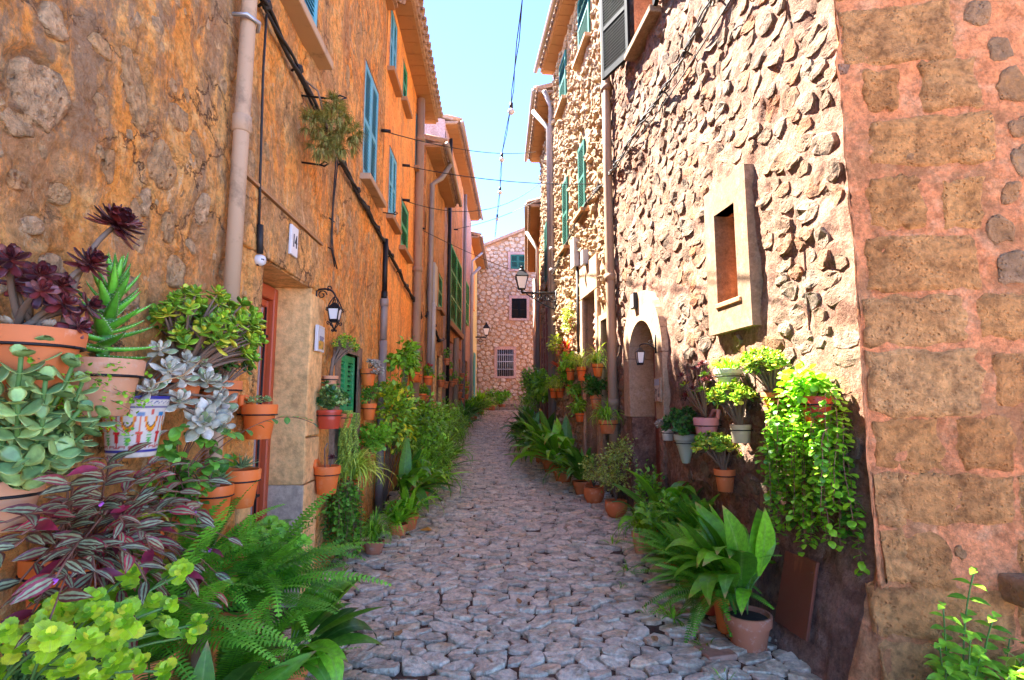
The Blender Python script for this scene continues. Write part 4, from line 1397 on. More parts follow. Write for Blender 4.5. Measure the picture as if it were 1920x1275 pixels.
def picA(S, T):
    c = np.zeros(S.shape + (3,)); n = fbm(S * 7, T * 9, 3, 3)
    c[:] = (.62, .60, .58)
    c[(T < .62) & (np.abs(S - .5) < .35 + .2 * n)] = (.25, .22, .30)
    c[(T < .42 + .1 * n)] = (.62, .30, .06)
    c[(T < .45) & (n > .15)] = (.16, .22, .05)
    e = (S < .07) | (S > .93) | (T < .05) | (T > .95)
    c[e] = (.66, .55, .40)
    return c


def picB(S, T):
    c = np.zeros(S.shape + (3,)); n = fbm(S * 8, T * 8, 3, 8)
    c[:] = (.50, .42, .34)
    c[(T < .55 + .2 * n) & (n > -.1)] = (.16, .13, .12)
    c[(T > .7)] = (.30, .34, .40)
    return c


picture('picture_tile', 'small glazed picture tile in orange and blue beside the lantern', FA, 4.37, 4.52, 2.03, 2.22, .075, picA)
picture('picture_tile', 'framed glazed picture tile on the pink jamb of the arch', FR, 5.77, 5.91, 1.62, 1.86, .105, picB, M['plaster_pale'])


def scroll(c, r, turns, t, up, start=0., n=18):
    return [Vector(c) + (t * math.cos(start + turns * 2 * math.pi * i / n) + up * math.sin(start + turns * 2 * math.pi * i / n)) * r * (1 - .75 * i / n) for i in range(n + 1)]


Zv = Vector((0, 0, 1))


def lantern_body(root, c, s, glass, h=1.0):
    """tapering four sided lantern hung at c (top), s scale"""
    c = Vector(c)
    corners = lambda w, z: [c + Vector((x * w, y * w, z)) for x, y in ((-1, -1), (1, -1), (1, 1), (-1, 1))]
    top, bot = corners(.075 * s, -.10 * s), corners(.052 * s, -.26 * s * h)
    m = MB()
    for a, b in zip(top, bot): m.tube([a, b], .009 * s, 5)
    for rg, rr in ((top, .010), (bot, .010)):
        for q in range(4): m.tube([rg[q], rg[(q + 1) % 4]], rr * s, 5)
    m.build('frame', M['iron'], root)
    MB().hexa([p + Vector((0, 0, .006)) - (p - c) * .02 for p in bot] + [p - (p - c) * .02 - Vector((0, 0, .006)) for p in top]).build('glass_panes', glass, root)
    apex = c + Vector((0, 0, -.0 * s))
    k = MB()
    k.hexa([p * 1.0 for p in corners(.082 * s, -.10 * s)] + corners(.02 * s, -.02 * s)).build('roof_cap', M['iron'], root)
    MB().tube([c + Vector((0, 0, -.02 * s)), c + Vector((0, 0, .03 * s))], .008 * s, 6).build('finial', M['iron'], root)
    MB().hexa(corners(.05 * s, -.285 * s * h) + corners(.058 * s, -.262 * s * h)).build('base_plate', M['iron'], root)


# wrought iron lantern by the door
c = FA.p(4.46, 2.49, .17)
ln = thing('wall_lantern', 'wrought iron scroll lantern hanging by the red framed door', 'lantern', FA.p(4.46, 2.49, .0))
m = MB()
m.tube([FA.p(4.46, 2.40, .012), FA.p(4.46, 2.60, .012)], .009, 6)
m.tube(bez(FA.p(4.46, 2.54, .012), FA.p(4.46, 2.575, .14), FA.p(4.46, 2.49, .17), 10), .008, 6)
m.tube(scroll(FA.p(4.46, 2.50, .06), .04, 1.2, FA.n, Zv, 0), .005, 5)
m.tube(scroll(FA.p(4.46, 2.56, .115), .025, 1.2, FA.n, Zv, 3.6), .005, 5)
m.build('bracket', M['iron'], ln, smooth=True)
apx = c
cage = MB()
for a in range(4):
    d = Vector((math.cos(a * math.pi / 2 + .785), math.sin(a * math.pi / 2 + .785), 0))
    cage.tube(bez(apx, apx + d * .05 + Zv * -.05, apx + d * .065 + Zv * -.11, 6), .005, 5)
    cage.tube(scroll(apx + d * .072 + Zv * -.12, .016, 1.1, d, Zv, 1.0, 10), .0045, 5)
    cage.tube(scroll(apx + d * .055 + Zv * -.23, .016, 1.1, d, Zv, 4.0, 10), .0045, 5)
    cage.tube([apx + d * .045 + Zv * -.225, apx + Zv * -.285], .005, 5)
    cage.tube(scroll(apx + d * .016 + Zv * -.29, .012, 1.0, d, Zv, 3.0, 8), .004, 5)
cage.build('scroll_cage', M['iron'], ln, smooth=True)['kind'] = 'stuff'
lantern_body(ln, apx + Vector((0, 0, -.045)), .62, M['frost'])

# lantern in the arch
ln = thing('wall_lantern', 'grey tin lantern on a bracket inside the arched doorway', 'lantern', FR.p(5.93, 2.12, .09))
c = FR.p(6.02, 2.25, .22)
MB().tube(bez(FR.p(5.92, 2.20, .08), FR.p(5.95, 2.30, .16), c, 8), .008, 6).tube(scroll(FR.p(5.93, 2.27, .12), .03, 1.1, FR.n, Zv), .005, 5).tube([FR.p(5.90, 2.15, .082), FR.p(5.90, 2.36, .082)], .008, 6).build('bracket', M['iron'], ln, smooth=True)
lantern_body(ln, c + Vector((0, 0, -.02)), .55, M['frost'], 1.3)

# street lamp on a scrolled bracket
sl = thing('street_lamp', 'four sided street lamp on a black scrolled bracket over the right row', 'street lamp', FR.p(11.75, 4.02, 0))
px = .63; yy = 11.75; zb = 4.05
m = MB()
m.tube([FR.p(yy, zb, .02), Vector((px, yy, zb))], .022, 6)
m.tube([FR.p(yy, zb - .42, .03), FR.p(yy, zb + .05, .03)], .022, 6)
for k in range(4):
    w = FR.p(yy, 0, 0).x
    m.tube(scroll(Vector((w - .10 - .15 * k, yy, zb - .12 + .018 * k)), .10 - .014 * k, 1.3, Vector((-1, 0, 0)), -Zv, .5 * k), .012, 5)
m.tube(bez(FR.p(yy, zb - .38, .03), Vector((1.1, yy, zb - .28)), Vector((px + .1, yy, zb - .02)), 10), .014, 5)
m.build('bracket', M['iron'], sl, smooth=True)
def lamp_head(root, c, s, glass):
    c = Vector(c)
    MB().tube([c, c + Zv * .10 * s], .025 * s, 8).build('stem', M['iron'], root, smooth=True)
    sq = lambda w, z: [c + Vector((x * w, y * w, z * s)) for x, y in ((-1, -1), (1, -1), (1, 1), (-1, 1))]
    lo, hi = sq(.085 * s, .12), sq(.165 * s, .46)
    MB().hexa([p for p in lo] + [p for p in hi]).build('glass_panes', glass, root)
    m = MB()
    for a, b in zip(sq(.09 * s, .11), sq(.172 * s, .465)): m.tube([a, b], .012 * s, 5)
    for q in range(4):
        m.tube([sq(.09 * s, .11)[q], sq(.09 * s, .11)[(q + 1) % 4]], .014 * s, 5)
        m.tube([sq(.175 * s, .465)[q], sq(.175 * s, .465)[(q + 1) % 4]], .016 * s, 5)
    m.build('frame', M['iron'], root)
    MB().hexa(sq(.19 * s, .475) + sq(.10 * s, .62)).build('roof_cap', M['iron'], root)
    MB().lathe(c, [(.001, .62 * s), (.10 * s, .625 * s), (.085 * s, .68 * s), (.05 * s, .70 * s), (.05 * s, .74 * s), (.07 * s, .75 * s), (.001, .80 * s)], 10).build('chimney', M['iron'], root, smooth=True)
lamp_head(sl, (px, yy, zb), .78, M['frost'])

# far lamp with white glass
sl = thing('street_lamp', 'small street lamp with white glass before the end wall', 'street lamp', (-.95, 26.5, 4.9))
MB().tube([(-.90, 26.5, 4.85), (-.36, 26.5, 4.85)], .03, 6).tube(scroll((-.65, 26.5, 4.72), .12, 1.2, Vector((1, 0, 0)), -Zv), .016, 5).build('bracket', M['iron'], sl, smooth=True)
lamp_head(sl, (-.36, 26.5, 4.85), .95, M['frost_white'])

# ------------------------------------------------------------------ cables
def bundle(name, label, fr, pts, nwire, r, mat, spread=.02, ties=None, h=.05, seed=1, cat='cable'):
    rs = random.Random(seed)
    root = thing(name, label, cat, fr.p(pts[0][0], pts[0][1], 0))
    # resample
    P = []
    for (a, b) in zip(pts[:-1], pts[1:]):
        for i in range(6):
            t = i / 6
            P.append((a[0] + (b[0] - a[0]) * t, a[1] + (b[1] - a[1]) * t - .05 * t * (1 - t)))
    P.append(pts[-1])
    for w in range(nwire):
        ph = rs.uniform(0, 6.28); tw = rs.uniform(.5, 1.1)
        q = [fr.p(u, z + spread * math.sin(ph + tw * i) + rs.uniform(-.004, .004), h + .6 * spread * math.cos(ph + tw * i)) for i, (u, z) in enumerate(P)]
        MB().tube(q, r * rs.uniform(.6, 1.1), 6).build('wire', mat, root, smooth=True)
    for k, (u, z) in enumerate(pts[1:-1]):
        m = MB()
        m.tube([fr.p(u - .03, z + .03, h), fr.p(u - .015, z + .025, h), fr.p(u + .015, z, h), fr.p(u + .03, z - .01, h)], [.008, spread * (1.5 if mat is M['cable'] else .7), spread * (1.5 if mat is M['cable'] else .7), .008], 8)
        m.tube([fr.p(u, z, 0), fr.p(u - .05, z + .01, h + .02)], .010, 5)
        m.build('cable_tie', M['cable'], root)
    return root


bundle('cable_bundle', 'thick black cable bundle sloping along the orange plaster front', FA,
       [(2.2, 4.35), (2.8, 4.2), (3.17, 4.10), (3.74, 4.04), (4.3, 3.97), (4.95, 3.87), (5.5, 3.83), (5.95, 3.80), (6.5, 3.75), (7.0, 3.72), (7.45, 3.66), (8.1, 3.60), (8.8, 3.52), (9.55, 3.46), (10.2, 3.5), (10.7, 3.3)], 5, .014, M['cable'], .022, seed=4)
bundle('cable_bundle', 'second cable run dropping towards the long green shutters', FC, [(10.8, 3.35), (11.4, 3.6), (12.2, 3.35), (13.0, 3.1), (14.2, 3.3)], 4, .016, M['cable'], .03, seed=6)
bundle('cable_bundle', 'tangled grey cables crossing the pink rubble wall', FR,
       [(3.6, 5.75), (4.34, 5.20), (4.9, 5.05), (5.5, 5.0), (6.1, 5.0), (6.7, 4.96), (7.2, 4.93), (7.5, 4.93), (8.3, 4.98)], 4, .009, M['cable_grey'], .03, h=.09, seed=8)
bundle('cable_bundle', 'cable run climbing the ochre rubble wall under the shutters', FR,
       [(8.0, 5.02), (8.8, 4.98), (9.6, 4.93), (10.4, 4.75), (11.2, 4.6), (11.9, 4.5)], 4, .010, M['cable_grey'], .03, h=.09, seed=9)
w = MB().tube(sag(FR.p(3.5, 4.98, .10), FR.p(7.45, 4.93, .11), .14, 20), .0065, 6).build('slack_cable', M['cable'], None, smooth=True)
tag(w, 'single slack black cable hanging over the pink rubble wall', 'cable')
w = MB().tube([FA.p(3.20, 4.08, .04), FA.p(3.22, 3.7, .03), FA.p(3.24, 3.2, .035), FA.p(3.27, 2.62, .04)], .008, 6).build('drop_cable', M['cable'], None, smooth=True)
tag(w, 'thin black cable hanging straight down beside the door lintel', 'cable')
MB().tube([FA.p(3.27, 2.70, .045), FA.p(3.275, 2.52, .05)], .02, 8).build('cable_sheath', M['cable'], w, smooth=True)
o = thing('wall_insulator', 'round porcelain insulator at the corner of the door lintel', 'insulator', FA.p(3.29, 2.48, .02))
MB().tube([FA.p(3.29, 2.48, .0), FA.p(3.29, 2.48, .055), FA.p(3.29, 2.48, .075)], [.034, .036, .026], 12).build('insulator_disc', M['porcelain'], o, smooth=True)
MB().tube([FA.p(3.285, 2.50, .035), FA.p(3.27, 2.48, .07), FA.p(3.285, 2.45, .035)], .012, 6).build('cable_loop', M['cable'], o, smooth=True)
w = thing('hanging_cable', 'looped black cable hanging beneath the bristly air plant', 'cable', FA.p(4.80, 3.8, .02))
MB().tube([FA.p(4.72, 3.85, .05), FA.p(4.74, 3.4, .03), FA.p(4.74, 3.0, .03), FA.p(4.84, 2.84, .04)], .007, 5).build('wire', M['cable'], w, smooth=True)
MB().tube([FA.p(4.78, 3.85, .05), FA.p(4.76, 3.4, .03), FA.p(4.76, 3.1, .03), FA.p(4.78, 2.95, .04), FA.p(4.88, 2.83, .05)], .006, 5).build('wire', M['cable'], w, smooth=True)
for z in (3.25, 2.98): MB().tube([FA.p(4.69, z, .02), FA.p(4.80, z, .035)], .006, 5).build('clip', M['iron'], w, smooth=True)
w = MB().tube([FA.p(9.95, 4.6, .05), FA.p(9.95, 3.3, .05), FA.p(10.0, 2.5, .05)], .02, 5).build('drop_cable', M['cable'], None, smooth=True)
tag(w, 'short black cable hanging beside the wide brown drainpipe', 'cable')

# iron hooks
for (u, z, h, lb) in [(3.95, 3.97, .34, 'long iron hook under the highest blue shutters'), (4.02, 3.46, .20, 'iron ring left of the bristly air plant'), (6.98, 4.14, .20, 'curly iron hook between the blue shutters')]:
    o = MB().tube([FA.p(u, z, .0), FA.p(u + .02, z - .01, h * .7), FA.p(u + .02, z + .02, h * .85), FA.p(u + .02, z, h), FA.p(u + .02, z - .02, h * .85), FA.p(u + .02, z - .01, h * .7)], .008, 6).build('wall_hook', M['iron'], None, smooth=True)
    tag(o, lb, 'hook')

# wires across the street
for (a, b, d, lb) in [(FA.p(6.67, 5.14, .02), (1.0, 12.2, 7.6), .15, 'thin wire crossing the sky from beside the large blue shutters'), (FA.p(8.26, 5.40, .02), FR.p(8.31, 5.15, .06), .10, 'wire strung between the orange and the ochre house'),
                      (FA.p(8.34, 4.85, .02), FRC.p(13, 7.35, .06), .5, 'low sagging wire from the green slatted window'), (FD.p(15.7, 6.81, .1), FRC.p(14.5, 7.35, .1), .12, 'wire from the lilac wall to the narrow stone house'),
                      (FA.p(10.2, 5.0, .02), FRD.p(18, 5.9, .1), .1, 'faint wire low across the street near the bend')]:
    o = MB().tube(sag(a, b, d, 16), .007, 5).build('overhead_wire', M['cable'], None, smooth=True)
    tag(o, lb, 'wire')
    MB().tube([Vector(a), Vector(a) + Vector((.12, .02, .0))], .022, 6).build('wire_anchor', M['iron'], o, smooth=True)
st = [(.29, 4.0, 5.52), (.28, 5, 5.69), (.26, 6.5, 5.92), (.25, 7.5, 6.03), (.15, 10, 6.46), (.14, 12, 6.60), (.09, 14.5, 6.84), (.04, 19, 7.62)]
lp = thing('light_string', 'string of bare bulbs running along the middle of the street', 'light string', st[2])
for s in (-1, 1):
    q = []
    for i, p in enumerate(st):
        q.append(Vector(p))
        if i < len(st) - 1: q.append((Vector(p) + Vector(st[i + 1])) / 2 + Vector((.015 * s, 0, -.03 + .012 * s)))
    MB().tube(q, .0065, 5).build('flex', M['cable'], lp, smooth=True)
for p in (st[3], st[4], st[6], (.14, 12.0, 6.6)):
    p = Vector(p)
    MB().tube([p + Zv * .02, p - Zv * .07], .028, 8).build('bulb_socket', M['cable'], lp, smooth=True)
    MB().ball(p - Zv * .115, .05, 10, 8).build('bulb', M['frost'], lp, smooth=True)

# soft toys hanging in the doorway on the right
for k, (z, cc, lb) in enumerate([(2.95, (.62, .42, .34), 'pale pink cloth toy hanging highest in the tall doorway'), (2.70, (.55, .25, .12), 'orange cloth toy hanging in the middle of the tall doorway'), (2.42, (.52, .22, .12), 'rust coloured cloth toy hanging lowest in the tall doorway')]):
    c = FR.p(8.78, z, -.08)
    o = thing('cloth_toy', lb, 'toy', c)
    mt = paint_mat('cloth_toy_%d' % k, cc, .9, streak=False)
    m = MB().ball(c, .07, 10, 8, (1, 1, 1.2)); m.build('body', mt, o, smooth=True)
    MB().ball(c + Vector((-.02, -.01, .11)), .05, 10, 8).build('head', mt, o, smooth=True)
    for s in (-1, 1):
        MB().ball(c + Vector((-.02, .035 * s - .01, .155)), .018, 8, 6).build('ear', mt, o, smooth=True)
        MB().tube([c + Vector((-.02, .05 * s, .03)), c + Vector((-.06, .09 * s, -.02))], [.022, .016], 7).build('arm', mt, o, smooth=True)
        MB().tube([c + Vector((-.02, .03 * s, -.06)), c + Vector((-.06, .05 * s, -.13))], [.026, .018], 7).build('leg', mt, o, smooth=True)
    MB().tube([c + Zv * .15, c + Zv * .24], .004, 4).build('hanging_string', M['cable'], o)

M['dry_leaf'] = paint_mat('dry_brown_leaf', (.34, .16, .05), .7, streak=False)
# yellow leaf on the paving
o = part('fallen_leaf', [(-.80, 6.05, zgf(6.05) + .045), (-.72, 6.0, zgf(6) + .05), (-.66, 6.06, zgf(6) + .045), (-.72, 6.14, zgf(6.1) + .055), (-.73, 6.06, zgf(6.06) + .048)], [(0, 1, 4), (1, 2, 4), (2, 3, 4), (3, 0, 4)], paint_mat('yellow_leaf', (.65, .28, .03), .6), None)
tag(o, 'fallen yellow leaf lying on the cobbles', 'leaf')
LITTER = []
for (x, y, lb) in [(-.62, 3.75, 'brown fallen leaf near the doorstep aspidistra'), (-.85, 4.7, 'brown fallen leaf before the hanging ivy curtain'), (1.05, 3.62, 'brown fallen leaf left of the limed terracotta pot'), (.92, 5.1, 'brown fallen leaf before the patterned clay pot'), (-.7, 7.4, 'brown fallen leaf beside the bright strappy plant'), (1.0, 6.3, 'brown fallen leaf before the clay bowl shrubs'), (.2, 4.2, 'brown fallen leaf in the middle of the lane')]:
    z = zgf(y) + .05; r_ = RNG.uniform(0, 6.28)
    P_ = [(math.cos(r_ + a) * q * .045 + x, math.sin(r_ + a) * q * .045 + y, z + RNG.uniform(-.006, .012)) for a, q in ((0, 1.3), (.9, .6), (2.2, .6), (3.14, 1.1), (4.1, .6), (5.4, .6))]
    o = part('fallen_leaf', P_ + [(x, y, z - .004)], [(k_, (k_ + 1) % 6, 6) for k_ in range(6)], M['dry_leaf'], None)
    tag(o, lb, 'leaf')

# ------------------------------------------------------------------ plant library
class T:
    """leaf template: unit length along +y, normal +z"""
    def __init__(s, V, F, UV, smooth=True):
        s.V = np.asarray(V, float); s.F = F; s.UV = np.asarray(UV, float); s.smooth = smooth; s.cache = {}
        ns = {}
        for f in F: ns.setdefault(len(f), []).append(f)
        s.groups = {k: np.array(v) for k, v in ns.items()}

    def mesh(s, mat, name):
        k = (mat.name, name)
        if k not in s.cache:
            s.cache[k] = make_mesh(name, s.V, s.F, mat, s.smooth, uv=s.UV)
        return s.cache[k]


def strap(wf, bend=0.6, n=6, fold=.25, start=0.0, twist=0.0, wave=0.0):
    V = []; F = []; UV = []
    y = z = 0.0
    for i in range(n + 1):
        t = i / n
        w = wf(t)
        if i:
            a = start - bend * (t - .5 / n) * (.4 + 1.2 * t) / .9
            y += math.cos(a) / n; z += math.sin(a) / n
        tw = twist * t
        for j, u in enumerate((-1, 0, 1)):
            x = u * w
            dz = abs(u) * w * fold + wave * math.sin(t * 9 + u) * w
            V.append((x * math.cos(tw), y, z + dz + x * math.sin(tw)))
            UV.append((.5 + .5 * u, t))
    for i in range(n):
        for j in range(2):
            a = i * 3 + j
            F.append((a, a + 1, a + 4, a + 3))
    return T(V, F, UV)


def fat(wf, th=.12, bend=-.3, n=5, k=6, flat=.35):
    """fleshy leaf"""
    V = []; F = []; UV = []
    y = z = 0.0
    for i in range(n + 1):
        t = i / n
        if i:
            a = -bend * (t - .5)
            y += math.cos(a) / n; z += math.sin(a) / n
        w = wf(t)
        hgt = th * min(1.0, w / max(.001, max(wf(q / 10) for q in range(11))) + .15)
        if i in (0, n) and w < .03: hgt = w
        for j in range(k):
            p = 2 * math.pi * j / k
            V.append((math.cos(p) * w, y, z + math.sin(p) * hgt * (1 if math.sin(p) < 0 else flat)))
            UV.append((.5 + .5 * math.cos(p), t))
    for i in range(n):
        for j in range(k):
            F.append((i * k + j, i * k + (j + 1) % k, (i + 1) * k + (j + 1) % k, (i + 1) * k + j))
    F.append(tuple(range(k)))
    F.append(tuple(n * k + j for j in range(k))[::-1])
    return T(V, F, UV)


def lance(w, p=.45, base=.15):
    def f(t):
        s = math.sin(math.pi * t ** (math.log(.5) / math.log(p))) if 0 < t < 1 else 0.0
        return w * max(s, base * (1 - t) if t < .3 else 0.0) + .002
    return f


def spoon(w, base=.3, peak=.75):
    def f(t):
        if t < peak: return w * (base + (1 - base) * math.sin(.5 * math.pi * t / peak))
        return w * math.sqrt(max(0, 1 - ((t - peak) / (1.02 - peak)) ** 2)) + .002
    return f


def scallop(w, n=9, k=14):
    """round crinkled leaf as a fan"""
    V = [(0, 0, 0), (0, .5, .02)]; UV = [(.5, 0), (.5, .5)]; F = []
    m = 22
    for i in range(m + 1):
        a = -math.pi * .93 + 2 * math.pi * .93 * i / m
        r = .5 * (1 + .07 * (1 if i % 2 else -1))
        V.append((math.sin(a) * r * w * 2, .5 + math.cos(a) * r, .10 * (r * 2) ** 2 * .6 + .03 * math.sin(3 * a)))
        UV.append((.5 + .5 * math.sin(a), .5 + .5 * math.cos(a)))
    for i in range(m): F.append((1, 2 + i + 1, 2 + i))
    F.append((0, 1, 2)); F.append((0, 2 + m, 1))
    return T(V, [f[::-1] for f in F], UV)


def frond(pairs=26, width=.12, bend=1.2, start=.3, tip=.25, curl=.15):
    """fern frond: rachis and pinnae"""
    V = []; F = []; UV = []
    y = z = 0.0
    pts = []
    n = pairs
    for i in range(n + 1):
        t = i / n
        if i:
            a = start - bend * t
            y += math.cos(a) / n; z += math.sin(a) / n
        a = start - bend * t
        pts.append((y, z, a, t))
    for i in range(n):
        y0, z0, a, t = pts[i]
        y1, z1 = pts[i + 1][:2]
        b = len(V)
        V += [(-.004, y0, z0), (.004, y0, z0), (.004, y1, z1), (-.004, y1, z1)]
        UV += [(.5, t)] * 4
        F.append((b, b + 1, b + 2, b + 3))
        if t < .08: continue
        w = width * min(1, (t - .05) * 5) * (1 - max(0, (t - .45) / .58)) ** .8 + .008
        hw = .34 / n
        for s in (-1, 1):
            b = len(V)
            yy, zz = (y0 + y1) / 2, (z0 + z1) / 2
            cy, cz = math.cos(a), math.sin(a)
            fwd = .25 * w
            V += [(0, yy - hw * .5 * cy, zz - hw * .5 * cz), (s * w * .5, yy + (fwd * .5 - hw) * cy, zz + (fwd * .5 - hw) * cz + curl * w * .4),
                  (s * w, yy + fwd * cy, zz + fwd * cz - curl * w * .5), (s * w * .5, yy + (fwd * .5 + hw) * cy, zz + (fwd * .5 + hw) * cz + curl * w * .4), (0, yy + hw * .7 * cy, zz + hw * .7 * cz)]
            UV += [(.5, t), (.25, t), (0, t), (.75, t), (.5, t)]
            F += [(b, b + 1, b + 3, b + 4), (b + 1, b + 2, b + 3)] if s > 0 else [(b + 4, b + 3, b + 1, b), (b + 3, b + 2, b + 1)]
    return T(V, F, UV, False)


def orient(pos, d, up=Zv, L=1.0, w=1.0, roll=0.0):
    d = Vector(d).normalized()
    z = Vector(up) - d * Vector(up).dot(d)
    z = z.normalized() if z.length > 1e-4 else d.orthogonal().normalized()
    if roll: z = Matrix.Rotation(roll, 3, d) @ z
    x = d.cross(z)
    R = Matrix((x * L * w, d * L, z * L)).transposed().to_4x4()
    return Matrix.Translation(Vector(pos)) @ R


class Plant:
    def __init__(s, name, label, cat, loc, group=None, limit=300, seed=1):
        s.root = thing(name, label, cat, loc, group)
        s.loc = Vector(loc); s.n = 0; s.limit = limit; s.acc = {}; s.stem = {}
        s.r = random.Random(seed)

    def leaf(s, tm, Mx, mat, single=True, name='leaf', bulk='foliage'):
        if single and s.n < s.limit:
            o = bpy.data.objects.new(name, tm.mesh(mat, name))
            COL.objects.link(o); o.parent = s.root
            o.matrix_basis = Matrix.Translation(-s.loc) @ Mx
            s.n += 1
        else:
            s.acc.setdefault((bulk, mat.name), []).append((tm, np.array(Mx)))

    def tube(s, pts, r, mat, name='stem', k=5):
        s.stem.setdefault((name, mat.name), MB()).tube(pts, r, k)

    def done(s):
        for (bulk, mn), lst in s.acc.items():
            VV = []; FF = []; UU = []; RR = []; off = 0
            by = {}
            for tm, Mx in lst: by.setdefault(id(tm), (tm, []))[1].append(Mx)
            for tm, Ms in by.values():
                A = np.array(Ms)
                W = np.einsum('nij,vj->nvi', A[:, :3, :3], tm.V) + A[:, None, :3, 3]
                m, v = W.shape[:2]
                VV.append(W.reshape(-1, 3)); UU.append(np.tile(tm.UV, (m, 1)))
                RR.append(np.repeat(np.array([s.r.random() for _ in range(m)]), v))
                for k, g in tm.groups.items():
                    FF += (g[None] + (off + np.arange(m) * v)[:, None, None]).reshape(-1, k).tolist()
                off += m * v
            V = np.vstack(VV)
            o = part(bulk, V, FF, bpy.data.materials[mn], s.root, smooth=True, uv=np.vstack(UU), rnd=np.concatenate(RR))
            o['kind'] = 'stuff'
        for (name, mn), m in s.stem.items():
            m.build(name, bpy.data.materials[mn], s.root, smooth=True)
        return s.root


def pot_parts(root, top, r, h, mat, style='flower', soil=True, ring=None, k=20, lean=0.0):
    """top = centre of the rim"""
    top = Vector(top)
    if style == 'flower':
        pr_ = [(.001, -h), (r * .66, -h), (r * .70, -h * .98), (r * .90, -h * .30), (r * .90, -h * .285), (r * 1.0, -h * .28), (r * 1.03, -.006), (r * 1.0, 0), (r * .91, 0), (r * .88, -h * .12), (r * .84, -h * .5)]
    elif style == 'plastic':
        pr_ = [(.001, -h), (r * .80, -h), (r * .82, -h * .98), (r * .95, -h * .16), (r * 1.0, -h * .15), (r * 1.02, -.004), (r * 1.0, 0), (r * .94, 0), (r * .92, -h * .5)]
    elif style == 'cone':
        pr_ = [(.001, -h), (r * .30, -h), (r * .36, -h * .97), (r * .88, -h * .22), (r * 1.0, -h * .2), (r * 1.02, -.004), (r * .98, 0), (r * .88, 0), (r * .80, -h * .4)]
    elif style == 'bowl':
        pr_ = [(.001, -h), (r * .55, -h), (r * .62, -h * .97), (r * .93, -h * .62), (r * 1.02, -h * .32), (r * .98, -h * .10), (r * .93, -h * .07), (r * 1.0, -.005), (r * .97, 0), (r * .88, 0), (r * .84, -h * .4)]
    o = MB().lathe(top, pr_, k).build('pot', mat, root, smooth=True, origin=top)
    md = o.modifiers.new('edge', 'EDGE_SPLIT'); md.split_angle = math.radians(50)
    if soil:
        MB().lathe(top, [(.001, -h * .10), (r * .5, -h * .09), (r * .90, -h * .13)], 12).build('soil', M['soil'], root, smooth=True)
    if ring is not None:
        c = top - Zv * h * .30
        pts = [c + Vector((math.cos(a) * r * 1.0, math.sin(a) * r * 1.0, 0)) for a in [2 * math.pi * q / 20 for q in range(21)]]
        m = MB().tube(pts, .0045, 5)
        d = Vector(ring) - c
        m.tube([c + d.normalized() * r, Vector(ring)], .005, 5)
        m.build('pot_holder', M['iron'], root, smooth=True)
    return o


# ---- materials for plants
M['soil'] = paint_mat('potting_soil', (.05, .032, .022), .95, streak=False)
M['terra'] = paint_mat('terracotta', (.62, .165, .045), .75, (.70, .42, .28), .65, 0, .3, var=.6, streak=False, wscale=9)
M['terra_new'] = paint_mat('bright_terracotta', (.84, .165, .024), .65, (.78, .36, .18), .4, 0, .25, var=.5, streak=False, wscale=10)
M['terra_old'] = paint_mat('limed_old_terracotta', (.44, .15, .07), .85, (.58, .42, .33), .6, 0, .3, streak=False, wscale=14)
M['terra_pale'] = paint_mat('pale_terracotta', (.58, .27, .13), .8, (.62, .45, .34), .5, 0, .3, streak=False, wscale=16)
M['red_plastic'] = paint_mat('red_plastic_pot', (.50, .055, .022), .4, (.5, .1, .05), .1, streak=False)
M['pot_green'] = paint_mat('pale_green_glazed_pot', (.42, .45, .33), .5, (.55, .5, .4), .3, streak=False)
M['pot_pink'] = paint_mat('pink_painted_pot', (.58, .24, .22), .55, (.6, .42, .38), .3, streak=False)
M['pot_cream'] = paint_mat('cream_painted_pot', (.56, .48, .30), .55, (.5, .3, .15), .4, streak=False)
M['pot_white'] = paint_mat('white_painted_pot', (.62, .60, .54), .5, (.5, .42, .34), .3, streak=False)
M['bark'] = paint_mat('brown_stem_bark', (.20, .12, .075), .85, (.30, .2, .13), .5, 0, .4, streak=False)
M['bark_grey'] = paint_mat('grey_succulent_stem', (.19, .125, .08), .8, (.28, .2, .13), .5, 0, .4, streak=False)
M['stem_green'] = paint_mat('green_stem', (.10, .20, .04), .6, (.2, .25, .08), .3, streak=False)
M['stem_red'] = paint_mat('reddish_stem', (.22, .09, .05), .6, (.3, .15, .1), .3, streak=False)
M['straw'] = paint_mat('dry_stalk', (.50, .30, .12), .8, streak=False)
M['flower_red'] = paint_mat('red_petals', (.60, .03, .03), .6, streak=False)
M['flower_pink'] = paint_mat('violet_petals', (.55, .12, .50), .6, streak=False)
M['l_asp'] = leaf_mat('broad_green_leaf', (.035, .135, .012), (.10, .28, .02), .45, .34, rib=.3, tip=(.36, .22, .06))
M['l_aspd'] = leaf_mat('dark_broad_leaf', (.022, .085, .014), (.065, .19, .022), .42, .22, rib=.2, tip=(.3, .2, .06))
M['l_fern'] = leaf_mat('fern_green', (.035, .15, .018), (.085, .26, .03), .5, .3, rib=0)
M['l_jade'] = leaf_mat('jade_leaf', (.05, .17, .018), (.13, .28, .025), .35, .12, rib=0, rim=(.22, .26, .04), c3=(.38, .38, .05))
M['l_jaded'] = leaf_mat('dark_jade_leaf', (.012, .06, .015), (.035, .115, .025), .32, .1, rib=0)
M['l_aeon'] = leaf_mat('purple_black_rosette_leaf', (.022, .009, .022), (.075, .014, .022), .3, .06, rib=0, c3=(.11, .05, .07))
M['l_aloe'] = leaf_mat('aloe_green', (.035, .17, .022), (.06, .24, .03), .35, .1, rib=0)
M['l_teeth'] = paint_mat('pale_leaf_teeth', (.62, .66, .42), .5, streak=False)
M['l_kal'] = leaf_mat('blue_green_fleshy_leaf', (.075, .18, .10), (.16, .28, .13), .42, .12, rib=0, rim=(.26, .36, .16))
